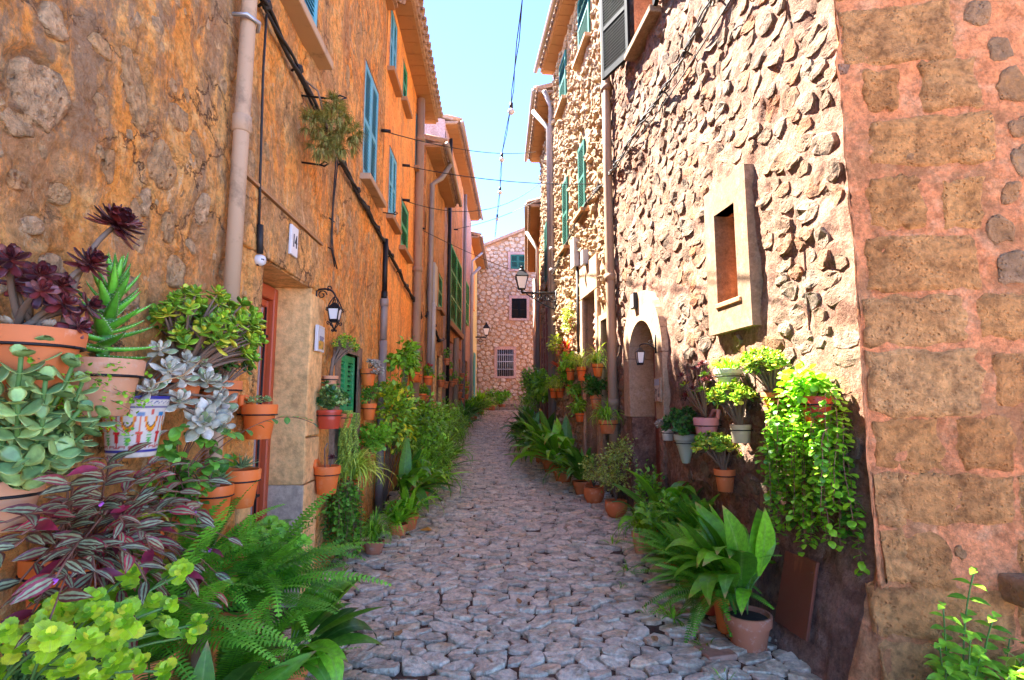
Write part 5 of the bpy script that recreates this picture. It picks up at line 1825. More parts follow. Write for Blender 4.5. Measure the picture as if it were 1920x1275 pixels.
M['l_grap'] = leaf_mat('silver_lilac_fleshy_leaf', (.22, .25, .25), (.27, .29, .36), .45, .08, rib=0, rim=(.36, .40, .52), c3=(.13, .20, .15))
M['l_maid'] = leaf_mat('maidenhair_green', (.07, .24, .02), (.15, .36, .035), .5, .35, rib=0)
M['l_ivy'] = leaf_mat('ivy_leaf', (.03, .125, .02), (.085, .24, .035), .4, .25, rib=.25)
M['l_ivyl'] = leaf_mat('light_trailing_leaf', (.07, .24, .015), (.17, .36, .03), .42, .32, rib=.3)
M['l_trad'] = leaf_mat('striped_purple_leaf', (.035, .03, .02), (.10, .012, .028), .35, .12, stripe=(.25, .30, .19), c3=(.18, .014, .04))
M['l_tradu'] = leaf_mat('magenta_leaf_underside', (.075, .006, .022), (.12, .01, .035), .4, .12, rib=0)
M['l_plec'] = leaf_mat('lime_scalloped_leaf', (.10, .30, .015), (.22, .42, .02), .45, .3, rib=.3, rim=(.26, .42, .05), c3=(.45, .42, .04))
M['l_beg'] = leaf_mat('light_crinkled_leaf', (.07, .24, .02), (.13, .32, .035), .45, .3, rib=.3, rim=(.25, .40, .10))
M['l_spider'] = leaf_mat('variegated_grass_leaf', (.13, .27, .04), (.27, .42, .07), .45, .35, rib=0, c3=(.50, .48, .14))
M['l_grass'] = leaf_mat('grassy_leaf', (.05, .16, .02), (.135, .31, .03), .42, .25, rib=.1)
M['l_agave'] = leaf_mat('grey_green_agave_leaf', (.045, .10, .065), (.09, .16, .09), .45, .05, rib=0)
M['l_burro'] = leaf_mat('bead_leaf', (.14, .30, .06), (.24, .42, .09), .5, .15, rib=0)
M['l_shrub'] = leaf_mat('shrub_leaf', (.045, .15, .018), (.125, .31, .028), .42, .28, rib=.2)
M['l_shrubl'] = leaf_mat('light_shrub_leaf', (.07, .20, .025), (.14, .29, .035), .42, .28, rib=.2, c3=(.50, .38, .02))
M['l_var'] = leaf_mat('cream_edged_small_leaf', (.09, .16, .04), (.19, .26, .07), .45, .2, rib=0, rim=(.48, .48, .22))
M['l_brom'] = leaf_mat('crimson_strap_leaf', (.34, .015, .025), (.42, .05, .03), .35, .2, rib=0, c3=(.25, .20, .05))
M['l_grey'] = leaf_mat('grey_lilac_rosette_leaf', (.13, .16, .18), (.19, .20, .26), .5, .06, rib=0)
M['l_air'] = leaf_mat('dusty_air_plant_leaf', (.09, .13, .05), (.16, .18, .08), .6, .15, rib=0, c3=(.15, .09, .05))
M['l_weed'] = leaf_mat('weed_leaf', (.06, .20, .02), (.13, .30, .03), .4, .3, rib=.2)

# ---- templates
ASP = [strap(lance(.105, .48, .12), b, 8, .22, st, tw) for b, st, tw in ((.5, .1, .1), (1.0, .2, -.15), (1.5, .35, .2), (.2, 0, 0))]
STRAPN = [strap(lance(.045, .4, .5), b, 6, .3, st) for b, st in ((.8, .2), (1.4, .4), (.4, .1))]
GRASS = [strap(lambda t: .018 * (1 - t) ** .6 + .001, b, 7, .3, st) for b, st in ((1.6, .5), (2.3, .7), (1.1, .3))]
JADE = fat(spoon(.38, .28, .66), .10, -.35, 4, 6)
JADEL = strap(spoon(.30, .3, .68), -.3, 3, .15)
SPOON = fat(spoon(.24, .25, .75), .06, -.4, 4, 6)
POINT = fat(lance(.25, .62, .45), .10, -.5, 5, 6)
ROUND = fat(spoon(.47, .22, .60), .06, -.35, 5, 6)
AGAVE = fat(lambda t: .095 * (1 - t ** 1.6) + .002, .05, .25, 5, 6)
LEAFS = strap(lance(.24, .42, .1), .5, 4, .2)
LEAFR = strap(spoon(.36, .15, .5), .4, 4, .15)
LEAFT = strap(lance(.17, .38, .3), .35, 5, .3)
SCAL = scallop(.5)
SMALL = strap(lance(.32, .5, .1), .2, 2, .2)
FR_ = [frond(34, .085, 1.1, .25), frond(34, .08, 1.7, .5), frond(32, .09, .6, .1)]
NEED = strap(lambda t: .055 * (1 - t) + .001, .6, 3, .3)
PETAL = strap(spoon(.45, .2, .6), .5, 3, .1)


def aloe_leaf():
    b = fat(lambda t: .135 * (1 - t ** 1.9) + .002, .075, -.25, 6, 6)
    V = b.V.tolist(); F = list(b.F); UV = b.UV.tolist()
    nb = len(F)
    for s in (0, 3):
        for i in range(1, 6):
            for q in (0., .5):
                p = (b.V[i * 6 + s] * (1 - q) + b.V[min(6, i + 1) * 6 + s] * q)
                d = 1 if s == 0 else -1
                k = len(V)
                V += [(p[0] - d * .012, p[1] - .012, p[2] + .006), (p[0] - d * .012, p[1] + .012, p[2] + .006), (p[0] + d * .022, p[1] + .006, p[2] + .012), (p[0] - d * .004, p[1], p[2] - .012)]
                UV += [(0, 0)] * 4
                F += [(k, k + 2, k + 1), (k, k + 3, k + 2), (k + 1, k + 2, k + 3)]
    t = T(V, F, UV)
    me = make_mesh('leaf', t.V, t.F, [M['l_aloe'], M['l_teeth']], True, uv=t.UV, fmat=[0] * nb + [1] * (len(F) - nb))
    t.cache[(M['l_aloe'].name, 'leaf')] = me
    return t


ALOE = aloe_leaf()


# ---- growth habits
def rosette(p, c, axis, n, L, tm, mat, e0=.15, e1=1.3, single=True, r0=.0, name='leaf', bulk='foliage', lift=0.0, shrink=.55):
    axis = Vector(axis).normalized()
    x = axis.orthogonal().normalized(); y = axis.cross(x)
    ph = p.r.uniform(0, 6.28)
    for i in range(n):
        t = i / max(1, n - 1)
        a = ph + i * 2.39996
        e = e0 + (e1 - e0) * t + p.r.uniform(-.08, .08)
        rad = x * math.cos(a) + y * math.sin(a)
        d = rad * math.cos(e) + axis * math.sin(e)
        pos = Vector(c) + axis * (lift * t) + rad * r0
        p.leaf(tm, orient(pos, d, axis, L * (1 - (1 - shrink) * t) * p.r.uniform(.88, 1.1)), mat, single, name, bulk)


def clump(p, c, n, L, tms, mat, spread=.06, e=(.5, 1.4), az=None, petiole=0.0, single=True, lj=.25, w=(.9, 1.15), stem='stem_green', up=Zv):
    """leaves rising from one base; az = (centre, half range)"""
    c = Vector(c)
    for i in range(n):
        a = p.r.uniform(0, 6.28) if az is None else az[0] + p.r.uniform(-az[1], az[1])
        el = p.r.uniform(*e)
        d = Vector((math.cos(a) * math.cos(el), math.sin(a) * math.cos(el), math.sin(el)))
        b = c + Vector((math.cos(a), math.sin(a), 0)) * spread * p.r.random()
        if petiole:
            q = b + (d + Zv * .5).normalized() * petiole * p.r.uniform(.6, 1.2)
            p.tube([b, (b + q) / 2 + Zv * .01, q], .0045, M[stem])
            b = q
        p.leaf(p.r.choice(tms), orient(b, d, up, L * p.r.uniform(1 - lj, 1 + lj), p.r.uniform(*w), p.r.uniform(-.35, .35)), mat, single)


def tree_jade(p, base, tips, mat, bark, rl=.045, nl=7, r0=.014, single=True, tm=None, droop=0.0):
    base = Vector(base)
    for tp in tips:
        tp = Vector(tp)
        mid = base.lerp(tp, .5) + Vector((p.r.uniform(-.02, .02), p.r.uniform(-.02, .02), .01 + .1 * (tp - base).length))
        pts = bez(base + Vector((p.r.uniform(-.012, .012), p.r.uniform(-.012, .012), -.02)), mid, tp, 6)
        p.tube(pts, [r0 * (1 - .65 * i / 6) for i in range(7)], bark)
        ax = (pts[-1] - pts[-2]).normalized() + Zv * .5
        rosette(p, tp, ax, nl, rl, tm or JADE, mat, .0, 1.1, single, lift=.02)
        if p.r.random() < .75:
            q = pts[4]; off = Vector((p.r.uniform(-1, 1), p.r.uniform(-1, 1), p.r.uniform(.2, 1))).normalized() * rl * 1.6
            p.tube([q, q + off], r0 * .35, bark)
            rosette(p, q + off, off, nl - 1, rl * .85, tm or JADE, mat, .0, 1.1, single, lift=.015)


def dome_tips(r, c, rx, ry, rz, n, zmin=-.1):
    out = []
    while len(out) < n:
        v = Vector((r.gauss(0, 1), r.gauss(0, 1), r.gauss(0, 1))).normalized()
        if v.z < zmin: continue
        s = r.uniform(.55, 1.0) ** .5
        out.append(Vector(c) + Vector((v.x * rx * s, v.y * ry * s, v.z * rz * s)))
    return out


def bush(p, c, rx, ry, rz, n, L, tm, mat, single=False, outward=.8, bark=None, stems=6, base=None, ragged=.35):
    """volume of leaves in uneven clumps"""
    c = Vector(c)
    lobes = [(c + Vector((p.r.uniform(-.6, .6) * rx, p.r.uniform(-.6, .6) * ry, p.r.uniform(-.5, .6) * rz)), p.r.uniform(.35, .7)) for _ in range(max(4, int(n / 60) + 3))]
    for i in range(n):
        lc, lr = p.r.choice(lobes)
        v = Vector((p.r.gauss(0, 1), p.r.gauss(0, 1), p.r.gauss(0, 1))).normalized()
        s = p.r.uniform(.2, 1.0) ** .5 * (1 + p.r.uniform(-ragged, ragged))
        pos = lc + Vector((v.x * rx, v.y * ry, v.z * rz)) * lr * s
        d = (pos - c).normalized() * outward + Vector((p.r.uniform(-1, 1), p.r.uniform(-1, 1), p.r.uniform(-.7, .9))) * .7
        p.leaf(tm, orient(pos, d, Zv + v * .5, L * p.r.uniform(.65, 1.3), 1, p.r.uniform(-.6, .6)), mat, single)
    if bark is not None:
        b = Vector(base) if base is not None else c - Zv * rz
        for (lc, lr) in lobes[:stems]:
            p.tube(bez(b, b.lerp(lc, .5) + Zv * .05, lc, 5), [.009 * (1 - .12 * i) for i in range(6)], bark)


def trail(p, starts, length, step, L, tm, mat, stem, out=Vector((.05, 0, 0)), single=False, sway=.03, pair=True, flat=None, lj=.3, thick=.0025):
    """vines hanging down"""
    for sx in starts:
        q = Vector(sx); ln = length * p.r.uniform(.45, 1.1)
        pts = [q.copy()]; n = max(3, int(ln / step))
        dirv = Vector((p.r.uniform(-1, 1) * .6, p.r.uniform(-1, 1) * .6, .35)) + out * 4
        for i in range(n):
            dirv = dirv * .72 + Vector((p.r.uniform(-sway, sway) * 6, p.r.uniform(-sway, sway) * 6, -.45))
            q = q + dirv.normalized() * step
            pts.append(q.copy())
            for s in ((-1, 1) if pair else (p.r.choice((-1, 1)),)):
                a = p.r.uniform(0, 6.28)
                d = Vector((math.cos(a), math.sin(a), p.r.uniform(-.5, .3)))
                p.leaf(tm, orient(q, d, Zv + out * 8, L * p.r.uniform(1 - lj, 1 + lj), 1, p.r.uniform(-.4, .4)), mat, single)
        p.tube(pts, thick, stem, k=4)


def spray(p, c, n, L, mat, az=None, e=(.3, 1.3), tms=GRASS, single=False, spread=.03, lj=.35):
    clump(p, c, n, L, tms, mat, spread, e, az, 0, single, lj, (.8, 1.3))


def fern(p, c, n, L, mat, az=None, e=(.2, 1.1), tms=FR_, spread=.04, lj=.3, w=(.9, 1.2)):
    c = Vector(c)
    for i in range(n):
        a = p.r.uniform(0, 6.28) if az is None else az[0] + p.r.uniform(-az[1], az[1])
        el = p.r.uniform(*e)
        d = Vector((math.cos(a) * math.cos(el), math.sin(a) * math.cos(el), math.sin(el)))
        p.leaf(p.r.choice(tms), orient(c + Vector((math.cos(a), math.sin(a), 0)) * spread, d, Zv, L * p.r.uniform(1 - lj, 1 + lj), p.r.uniform(*w), p.r.uniform(-.4, .4)), mat, True, 'frond')

# ------------------------------------------------------------------ potted plants: left wall, near end
POTG = 'flower pots hung on the walls'


def potted(label, top, r, h, pmat, style='flower', wall=None, limit=300, seed=1, name='potted_plant', cat='potted plant', group=None, soil=True):
    top = Vector(top)
    base = top - Zv * h
    p = Plant(name, label, cat, base, group, limit, seed)
    ring = None
    if wall is not None:
        c = top - Zv * h * .3
        # nearest point on the wall line
        x = float(xleft(c.y)) if wall == 'L' else float(xright(c.y))
        ring = Vector((x, c.y, c.z))
    pot_parts(p.root, top, r, h, M[pmat] if isinstance(pmat, str) else pmat, style, soil, ring)
    return p


# purple tree houseleek in a terracotta pot
p = potted('purple black rosette succulent with one long arching stem in terracotta', (-1.34, 1.58, 1.81), .128, .17, 'terra', 'flower', 'L', seed=2)
heads = [((-1.28, 1.80, 2.20), .092, 64), ((-1.27, 1.68, 2.03), .070, 40), ((-1.31, 1.46, 1.98), .058, 24), ((-1.28, 1.52, 1.95), .058, 24), ((-1.29, 1.60, 1.94), .058, 24), ((-1.25, 1.57, 1.88), .052, 20), ((-1.25, 1.66, 1.89), .055, 22), ((-1.23, 1.60, 1.82), .05, 20), ((-1.33, 1.68, 1.95), .05, 20), ((-1.36, 1.54, 1.93), .05, 18), ((-1.24, 1.48, 1.90), .05, 18)]
for k, (c, L, n) in enumerate(heads):
    b = Vector((-1.34 + .05 * p.r.uniform(-1, 1), 1.58 + .06 * p.r.uniform(-1, 1), 1.80))
    mid = b.lerp(Vector(c), .55) + Vector((-.03, -.05 if k == 0 else 0, .02 + .03 * (k < 2)))
    pts = bez(b, mid, c, 8)
    p.tube(pts, [.011 - .0004 * i for i in range(9)], M['bark_grey'])
    rosette(p, c, (pts[-1] - pts[-2]).normalized() + Vector((.4, -.5, .35)), n, L, SPOON, M['l_aeon'], -.45, 1.35, True, lift=.016)
for k in range(14):
    a = p.r.uniform(0, 6.28); b = Vector((-1.34, 1.58, 1.81)) + Vector((math.cos(a) * .08, math.sin(a) * .08, 0))
    p.leaf(POINT, orient(b, Vector((math.cos(a), math.sin(a), .5)), Zv, .05), M['l_grey'], True)
p.done()

# aloe
p = potted('green aloe with white toothed leaves in a pale terracotta pot', (-1.33, 1.85, 1.745), .125, .19, 'terra_pale', 'flower', 'L', seed=3)
N_ = 44
for i in range(N_):
    t = i / (N_ - 1); a = i * 2.39996
    e = -.05 + 1.35 * t ** .8
    L = .175 - .075 * t
    c = Vector((-1.33 + .03 * t, 1.85 + .0 * t, 1.76 + .27 * t ** .9))
    d = Vector((math.cos(a) * math.cos(e), math.sin(a) * math.cos(e), math.sin(e)))
    p.leaf(ALOE, orient(c, d, Zv, L * p.r.uniform(.9, 1.1)), M['l_aloe'], True)
p.tube([(-1.33, 1.85, 1.72), (-1.30, 1.85, 2.02)], .02, M['stem_green'])
p.done()

# blue green fleshy plant
p = potted('blue green fleshy plant with rounded scalloped leaves in an old clay pot', (-1.38, 1.60, 1.385), .085, .14, 'terra_pale', 'flower', 'L', seed=4)
tips = [(-1.24, 1.44, 1.72), (-1.22, 1.50, 1.66), (-1.20, 1.56, 1.70), (-1.22, 1.63, 1.66), (-1.18, 1.58, 1.58), (-1.26, 1.52, 1.76), (-1.20, 1.48, 1.56), (-1.18, 1.66, 1.56), (-1.22, 1.42, 1.60), (-1.20, 1.54, 1.46), (-1.22, 1.62, 1.47), (-1.24, 1.47, 1.45), (-1.30, 1.40, 1.68), (-1.28, 1.68, 1.50)]
for tp in tips:
    b = Vector((-1.37 + p.r.uniform(-.03, .03), 1.58 + p.r.uniform(-.04, .04), 1.38)); tp = Vector(tp)
    pts = bez(b, b.lerp(tp, .6) + Vector((.03, 0, -.01)), tp, 7)
    p.tube(pts, .006, M['stem_green'])
    for i in range(2, 8):
        for s in (0, 1):
            a = i * 1.571 + s * math.pi + p.r.uniform(-.3, .3)
            ax = (pts[i] - pts[i - 1]).normalized()
            x = ax.orthogonal().normalized(); y = ax.cross(x)
            d = (x * math.cos(a) + y * math.sin(a)) + ax * (.35 + .12 * i * .5)
            p.leaf(ROUND, orient(pts[i], d, ax, p.r.uniform(.048, .066) * (1 if i < 7 else .8)), M['l_kal'], True)
p.done()

# maidenhair fern rooted in the wall
p = Plant('maidenhair_fern', 'feathery light green maidenhair fern rooted in the plaster below the aloe', 'fern', FA.p(1.72, 1.66, 0.01), seed=5)
for k in range(34):
    b = FA.p(1.70 + p.r.uniform(-.05, .06), 1.66 + p.r.uniform(-.03, .03), .01)
    e = b + Vector((p.r.uniform(.10, .30), p.r.uniform(-.16, .24), p.r.uniform(-.16, .10)))
    pts = bez(b, b.lerp(e, .5) + Zv * .06, e, 9)
    p.tube(pts, .0012, M['stem_red'], k=4)
    for i in range(2, 10):
        for s in range(5):
            q = pts[i] + Vector((p.r.uniform(-.02, .02), p.r.uniform(-.025, .025), p.r.uniform(-.015, .012)))
            p.leaf(PETAL, orient(q, Vector((p.r.uniform(-.4, 1), p.r.uniform(-1, 1), p.r.uniform(-.6, .2))), Zv, p.r.uniform(.011, .018)), M['l_maid'], False)
p.done()

# painted ceramic pot with silver succulents
top = Vector((-1.36, 2.09, 1.625)); r, h = .112, .225
p = Plant('potted_plant', 'silver lilac succulent rosettes in a white ceramic pot painted orange and blue', 'potted plant', top - Zv * h, None, 300, 6)
nA, nZ = 120, 44
V = []; Ccol = []; F = []
for i in range(nZ + 1):
    v = i / nZ
    rr = r * (.70 + .26 * v + (.05 * min(1, max(0, (v - .80) / .05))))
    for j in range(nA):
        a = 2 * math.pi * j / nA
        V.append((top.x + rr * math.cos(a), top.y + rr * math.sin(a), top.z - h + h * v))
        u = (j / nA * 8) % 1.0
        du = abs(u - .5)
        c = (.56, .50, .40)
        if v < .075: c = (.62, .52, .38)
        elif v < .13: c = (.03, .03, .20)
        elif v < .20 and (abs(((u * 2) % 1) - .5) ** 2 * 4 + ((v - .165) / .03) ** 2) < .7 and (abs(((u * 2) % 1) - .5) ** 2 * 4 + ((v - .165) / .03) ** 2) > .25: c = (.45, .10, .08)
        elif .14 < v < .42 and (.5 - du) < .02 + .13 * (v - .14) / .28: c = (.50, .02, .02)
        elif .18 < v < .42 and du < .05 + .10 * math.sin((v - .18) / .24 * 3.0) and int(v * 60 + du * 40) % 3: c = (.10, .36, .07)
        elif .42 <= v < .66:
            q = math.hypot(du * .78, (.66 - v))
            if .17 < q < .25: c = (.72, .26, .01) if q < .225 else (.55, .06, .01)
            if abs(q - .165) < .012: c = (.06, .04, .02)
            if (.5 - du) < .05: c = (.50, .05, .01)
        elif .66 <= v < .74 and (.5 - du) < .16: c = (.03, .17, .33)
        elif .70 <= v < .78 and du < .09: c = (.50, .08, .05)
        elif .80 <= v < .835: c = (.03, .03, .20)
        elif v > .95: c = (.03, .03, .20)
        elif .86 < v < .93 and math.sin(u * 25) * math.sin(v * 120) > .3: c = (.08, .10, .22)
        Ccol.append(c)
for i in range(nZ):
    for j in range(nA): F.append((i * nA + j, i * nA + (j + 1) % nA, (i + 1) * nA + (j + 1) % nA, (i + 1) * nA + j))
F.append(tuple(range(nA))[::-1])
o = part('pot', V, F, M['print'], p.root, smooth=True, col=np.array(Ccol))
MB().lathe(top, [(r * 1.0, 0), (r * .88, -.004), (r * .85, -.05), (.001, -.04)], 20).build('soil', M['soil'], p.root, smooth=True)
MB().tube([top + Vector((-.1, 0, -.05)), Vector((-1.5, 2.09, 1.575))], .006, 5).build('pot_holder', M['iron'], p.root, smooth=True)
heads = [((-1.20, 2.28, 1.52), .090, 18), ((-1.22, 2.46, 1.60), .082, 16), ((-1.24, 2.36, 1.69), .075, 16), ((-1.26, 2.20, 1.70), .070, 14), ((-1.24, 2.08, 1.72), .064, 14), ((-1.27, 2.52, 1.68), .070, 14), ((-1.22, 2.48, 1.50), .064, 12), ((-1.26, 2.02, 1.64), .062, 12), ((-1.30, 2.30, 1.77), .062, 12), ((-1.24, 2.18, 1.60), .066, 13), ((-1.3, 2.12, 1.80), .055, 12), ((-1.26, 2.58, 1.55), .058, 12), ((-1.22, 2.36, 1.56), .07, 13), ((-1.32, 2.44, 1.77), .055, 12)]
for c, L, n in heads:
    c = Vector(c)
    p.tube(bez(top + Vector((p.r.uniform(-.05, .05), p.r.uniform(-.05, .05), -.03)), top.lerp(c, .6) + Zv * .06, c, 6), .006, M['bark_grey'])
    rosette(p, c, Vector((.45, -.7, .55)) + Vector((p.r.uniform(-.3, .3), p.r.uniform(-.3, .3), p.r.uniform(-.3, .3))), n, L * 1.15, POINT, M['l_grap'], .05, 1.2, True, lift=.012, shrink=.5)
p.tube([(-1.10, 1.78, 1.66), (-1.14, 2.0, 1.70), (-1.2, 2.2, 1.755), (-1.24, 2.32, 1.79)], .0025, M['straw'], 'dry_stalk')
p.done()

# large jade tree and its neighbours
p = potted('large jade tree with thick brown branches leaning over the silver succulents', (-1.385, 2.40, 1.725), .10, .15, 'terra', 'flower', 'L', seed=7)
tips = dome_tips(p.r, (-1.30, 2.52, 1.92), .17, .30, .20, 84, -.6)
tree_jade(p, (-1.385, 2.40, 1.70), tips, M['l_jade'], M['bark'], .056, 8, .012)
p.done()
p = potted('small dark jade bush in the terracotta pot under the large jade tree', (-1.38, 2.77, 1.71), .094, .16, 'terra', 'flower', 'L', seed=8)
tree_jade(p, (-1.38, 2.77, 1.69), dome_tips(p.r, (-1.36, 2.80, 1.76), .10, .14, .10, 14, 0), M['l_jaded'], M['bark'], .036, 7, .008)
p.done()
p = potted('terracotta wall pot with tiny grey rosettes beside the red framed door', (-1.37, 3.21, 1.59), .096, .20, 'terra_new', 'flower', 'L', seed=9)
for k in range(9):
    c = Vector((-1.37 + p.r.uniform(-.06, .06), 3.21 + p.r.uniform(-.06, .06), 1.60 + p.r.uniform(0, .03)))
    rosette(p, c, Zv + Vector((p.r.uniform(-.4, .4), p.r.uniform(-.4, .4), 0)), 9, .03, POINT, M['l_kal'], .2, 1.3, True)
MB().tube([(-1.45, 3.15, 1.58), (-1.468, 3.17, 1.63), (-1.468, 3.25, 1.63), (-1.45, 3.27, 1.58)], .018, 6).build('pot_handle', M['terra_new'], p.root, smooth=True)
p.done()
p = potted('trailing plant with round glossy leaves spilling under the painted pot', (-1.39, 2.42, 1.205), .08, .13, 'terra_new', 'flower', 'L', seed=10)
trail(p, [(-1.38 + p.r.uniform(-.05, .06), 2.42 + p.r.uniform(-.06, .06), 1.20 + p.r.uniform(0, .2)) for _ in range(18)], .30, .035, .05, LEAFR, M['l_ivy'], M['stem_red'], Vector((.03, -.01, .02)), True, .05)
for k in range(26):
    c = Vector((-1.30 + p.r.uniform(-.1, .1), 2.30 + p.r.uniform(-.28, .36), 1.34 + p.r.uniform(-.13, .17)))
    p.tube(bez((-1.39, 2.42, 1.2), Vector((-1.36, 2.4, 1.3)).lerp(c, .5) + Zv * .05, c, 5), .0025, M['stem_red'], k=4)
    for q in range(4):
        p.leaf(LEAFR, orient(c, Vector((p.r.uniform(-.2, 1), p.r.uniform(-1, 1), p.r.uniform(-.6, .5))), Zv + Vector((.6, -.4, 0)), p.r.uniform(.038, .062)), M['l_ivy'], True)
v = bez((-1.36, 2.5, 1.28), (-1.25, 3.0, 1.62), (-1.18, 3.55, 1.47), 14)
p.tube(v, .0025, M['stem_red'], k=4)
for q in v[4:]:
    p.leaf(LEAFR, orient(q, Vector((p.r.uniform(0, 1), p.r.uniform(-1, 1), p.r.uniform(-.5, .5))), Zv, .05), M['l_ivy'], True)
p.done()
for (top, r, h, L, n, lb, sd, mt) in [((-1.39, 2.79, 1.19), .085, .17, .11, 30, 'terracotta pot of grey green agave hanging nearer the striped leaves', 11, 'l_agave'), ((-1.37, 3.02, 1.24), .098, .20, .10, 26, 'terracotta pot of grey green agave hanging next to the door bars', 12, 'l_agave')]:
    p = potted(lb, top, r, h, 'terra_new', 'flower', 'L', seed=sd)
    rosette(p, Vector(top) + Zv * .01, Zv, n, L, AGAVE, M[mt], .1, 1.25, True, r0=.01, shrink=.7)
    for k in range(2):
        rosette(p, Vector(top) + Vector((p.r.uniform(-.05, .05), p.r.uniform(-.06, .06), .01)), Zv, 12, L * .7, AGAVE, M[mt], .2, 1.2, True)
    p.done()
p = potted('small terracotta pot of pale green spider plant under the round glossy leaves', (-1.36, 2.22, 1.12), .07, .13, 'terra_new', 'flower', 'L', seed=13)
spray(p, (-1.36, 2.22, 1.13), 40, .13, M['l_spider'], None, (.2, 1.2), STRAPN)
p.done()

# striped wandering plant
p = potted('big trailing plant with purple and silver striped leaves', (-1.38, 1.84, 1.12), .11, .18, 'terra_new', 'flower', 'L', seed=14)
for k in range(58):
    b = Vector((-1.36 + p.r.uniform(-.06, .06), 1.84 + p.r.uniform(-.08, .08), 1.12))
    e = Vector((p.r.uniform(-1.34, -1.04), 1.84 + p.r.uniform(-.42, .50), 1.14 + p.r.uniform(-.30, .33)))
    pts = bez(b, b.lerp(e, .45) + Vector((.06, 0, .14)), e, 7)
    p.tube(pts, .0032, M['stem_red'], k=4)
    for i in range(2, 8):
        ax = (pts[i] - pts[i - 1]).normalized()
        sd = ax.cross(Zv); sd = sd.normalized() if sd.length > .1 else Vector((1, 0, 0))
        d = ax * .7 + sd * (1 if i % 2 else -1) * .9 + Vector((.2, -.25, p.r.uniform(-.2, .5)))
        p.leaf(LEAFT, orient(pts[i], d, Zv + Vector((.5, -.7, 0)), p.r.uniform(.065, .10), 1.1, p.r.uniform(-.5, .5)), M['l_trad'] if p.r.random() < .9 else M['l_tradu'], True)
    if k % 9 == 0:
        for q in range(3):
            a = q * 2.1
            p.leaf(PETAL, orient(pts[-1], Vector((.5 + .3 * math.cos(a), -.6, .6 * math.sin(a))), Zv, .014), M['flower_pink'], False, 'petal', 'petals')
p.done()

# lime green scalloped plant in the near corner
p = potted('lime green plant with scalloped round leaves in the near corner', (-1.22, 1.50, .86), .14, .22, 'terra', 'flower', None, seed=15)
for k in range(84):
    c = Vector((-1.12 + p.r.uniform(-.16, .18), 1.54 + p.r.uniform(-.22, .36), .95 + p.r.uniform(-.15, .11)))
    b = Vector((-1.22 + p.r.uniform(-.07, .07), 1.50 + p.r.uniform(-.07, .07), .85))
    p.tube(bez(b, b.lerp(c, .5) + Zv * .05, c, 5), .004, M['stem_green'], k=5)
    ax = Vector((.35, -.55, .75)) + Vector((p.r.uniform(-.4, .4), p.r.uniform(-.4, .4), p.r.uniform(-.2, .2)))
    rosette(p, c, ax, 8, p.r.uniform(.032, .05), SCAL, M['l_plec'], -.1, .85, True, lift=.016, shrink=.4)
p.done()

# ferns and broad leaves along the foot of the wall
def stand_pot(label, x, y, z, r, h, mat, style='flower', seed=1, limit=300, ground=True):
    return potted(label, (x, y, z), r, h, mat, style, None, limit, seed)


for (lb, x, y, z, r, n, L, az, e, sd) in [('sword fern in a clay pot with upright fronds beneath the striped leaves', -1.36, 2.28, .62, .11, 54, .58, (-.2, 1.6), (.25, 1.35), 21),
                                           ('arching sword fern with fronds reaching out over the doorstep', -1.30, 2.95, .56, .11, 58, .62, (.3, 1.5), (.15, 1.15), 22),
                                           ('low sword fern on the ground by the door jamb', -1.25, 2.62, .24, .13, 54, .55, (-.1, 1.8), (.1, 1.2), 23),
                                           ('fern hanging on the wall between agave pots and striped leaves', -1.40, 2.62, .80, .08, 37, .42, (.1, 1.5), (.0, 1.3), 24)]:
    p = potted(lb, (x, y, z), r, min(.24, z - .02) if z < .4 else .19, 'terra', 'flower', 'L' if z > .4 else None, seed=sd)
    fern(p, (x, y, z), n, L, M['l_fern'], az, e)
    p.done()
p = potted('light green crinkle leaved bush hiding the foot of the red door', (-1.30, 3.22, .62), .10, .17, 'terra', 'flower', 'L', seed=25)
for k in range(30):
    c = Vector((-1.27 + p.r.uniform(-.14, .14), 3.22 + p.r.uniform(-.22, .22), .74 + p.r.uniform(-.12, .15)))
    p.tube([Vector((-1.30, 3.22, .6)), (Vector((-1.30, 3.22, .66)) + c) / 2, c], .004, M['stem_red'], k=4)
    rosette(p, c, Vector((.4, -.5, .7)) + Vector((p.r.uniform(-.5, .5), p.r.uniform(-.5, .5), 0)), 6, .075, SCAL, M['l_beg'], .0, 1.0, True, shrink=.5)
p.done()
p = potted('broad leaved aspidistra by the doorstep with one leaf over the cobbles', (-1.10, 3.05, .22), .12, .20, 'terra', 'flower', None, seed=26)
clump(p, (-1.10, 3.05, .22), 13, .46, ASP, M['l_asp'], .06, (.3, 1.1), (.3, 1.3), .14, w=(.9, 1.25))
for (d, L, tm, up) in [((.72, .55, .30), .52, ASP[1], Zv), ((.9, .35, .12), .45, ASP[0], Zv), ((.55, .8, .55), .42, ASP[0], Zv)]:
    p.leaf(tm, orient((-1.02, 3.15, .24), d, up, L, 1.25, .2), M['l_aspd'], True)
p.done()
p = potted('aspidistra nearest the viewer with a single upright bright leaf', (-1.02, 1.98, .42), .11, .19, 'terra', 'flower', None, seed=27)
p.leaf(ASP[3], orient((-.98, 1.93, .46), (.10, -.05, 1), Vector((.5, -1, 0)), .34, 1.2), M['l_asp'], True)
clump(p, (-1.02, 1.98, .42), 9, .36, ASP, M['l_aspd'], .05, (.15, .8), (.6, 1.2), .08, w=(1., 1.3))
p.done()

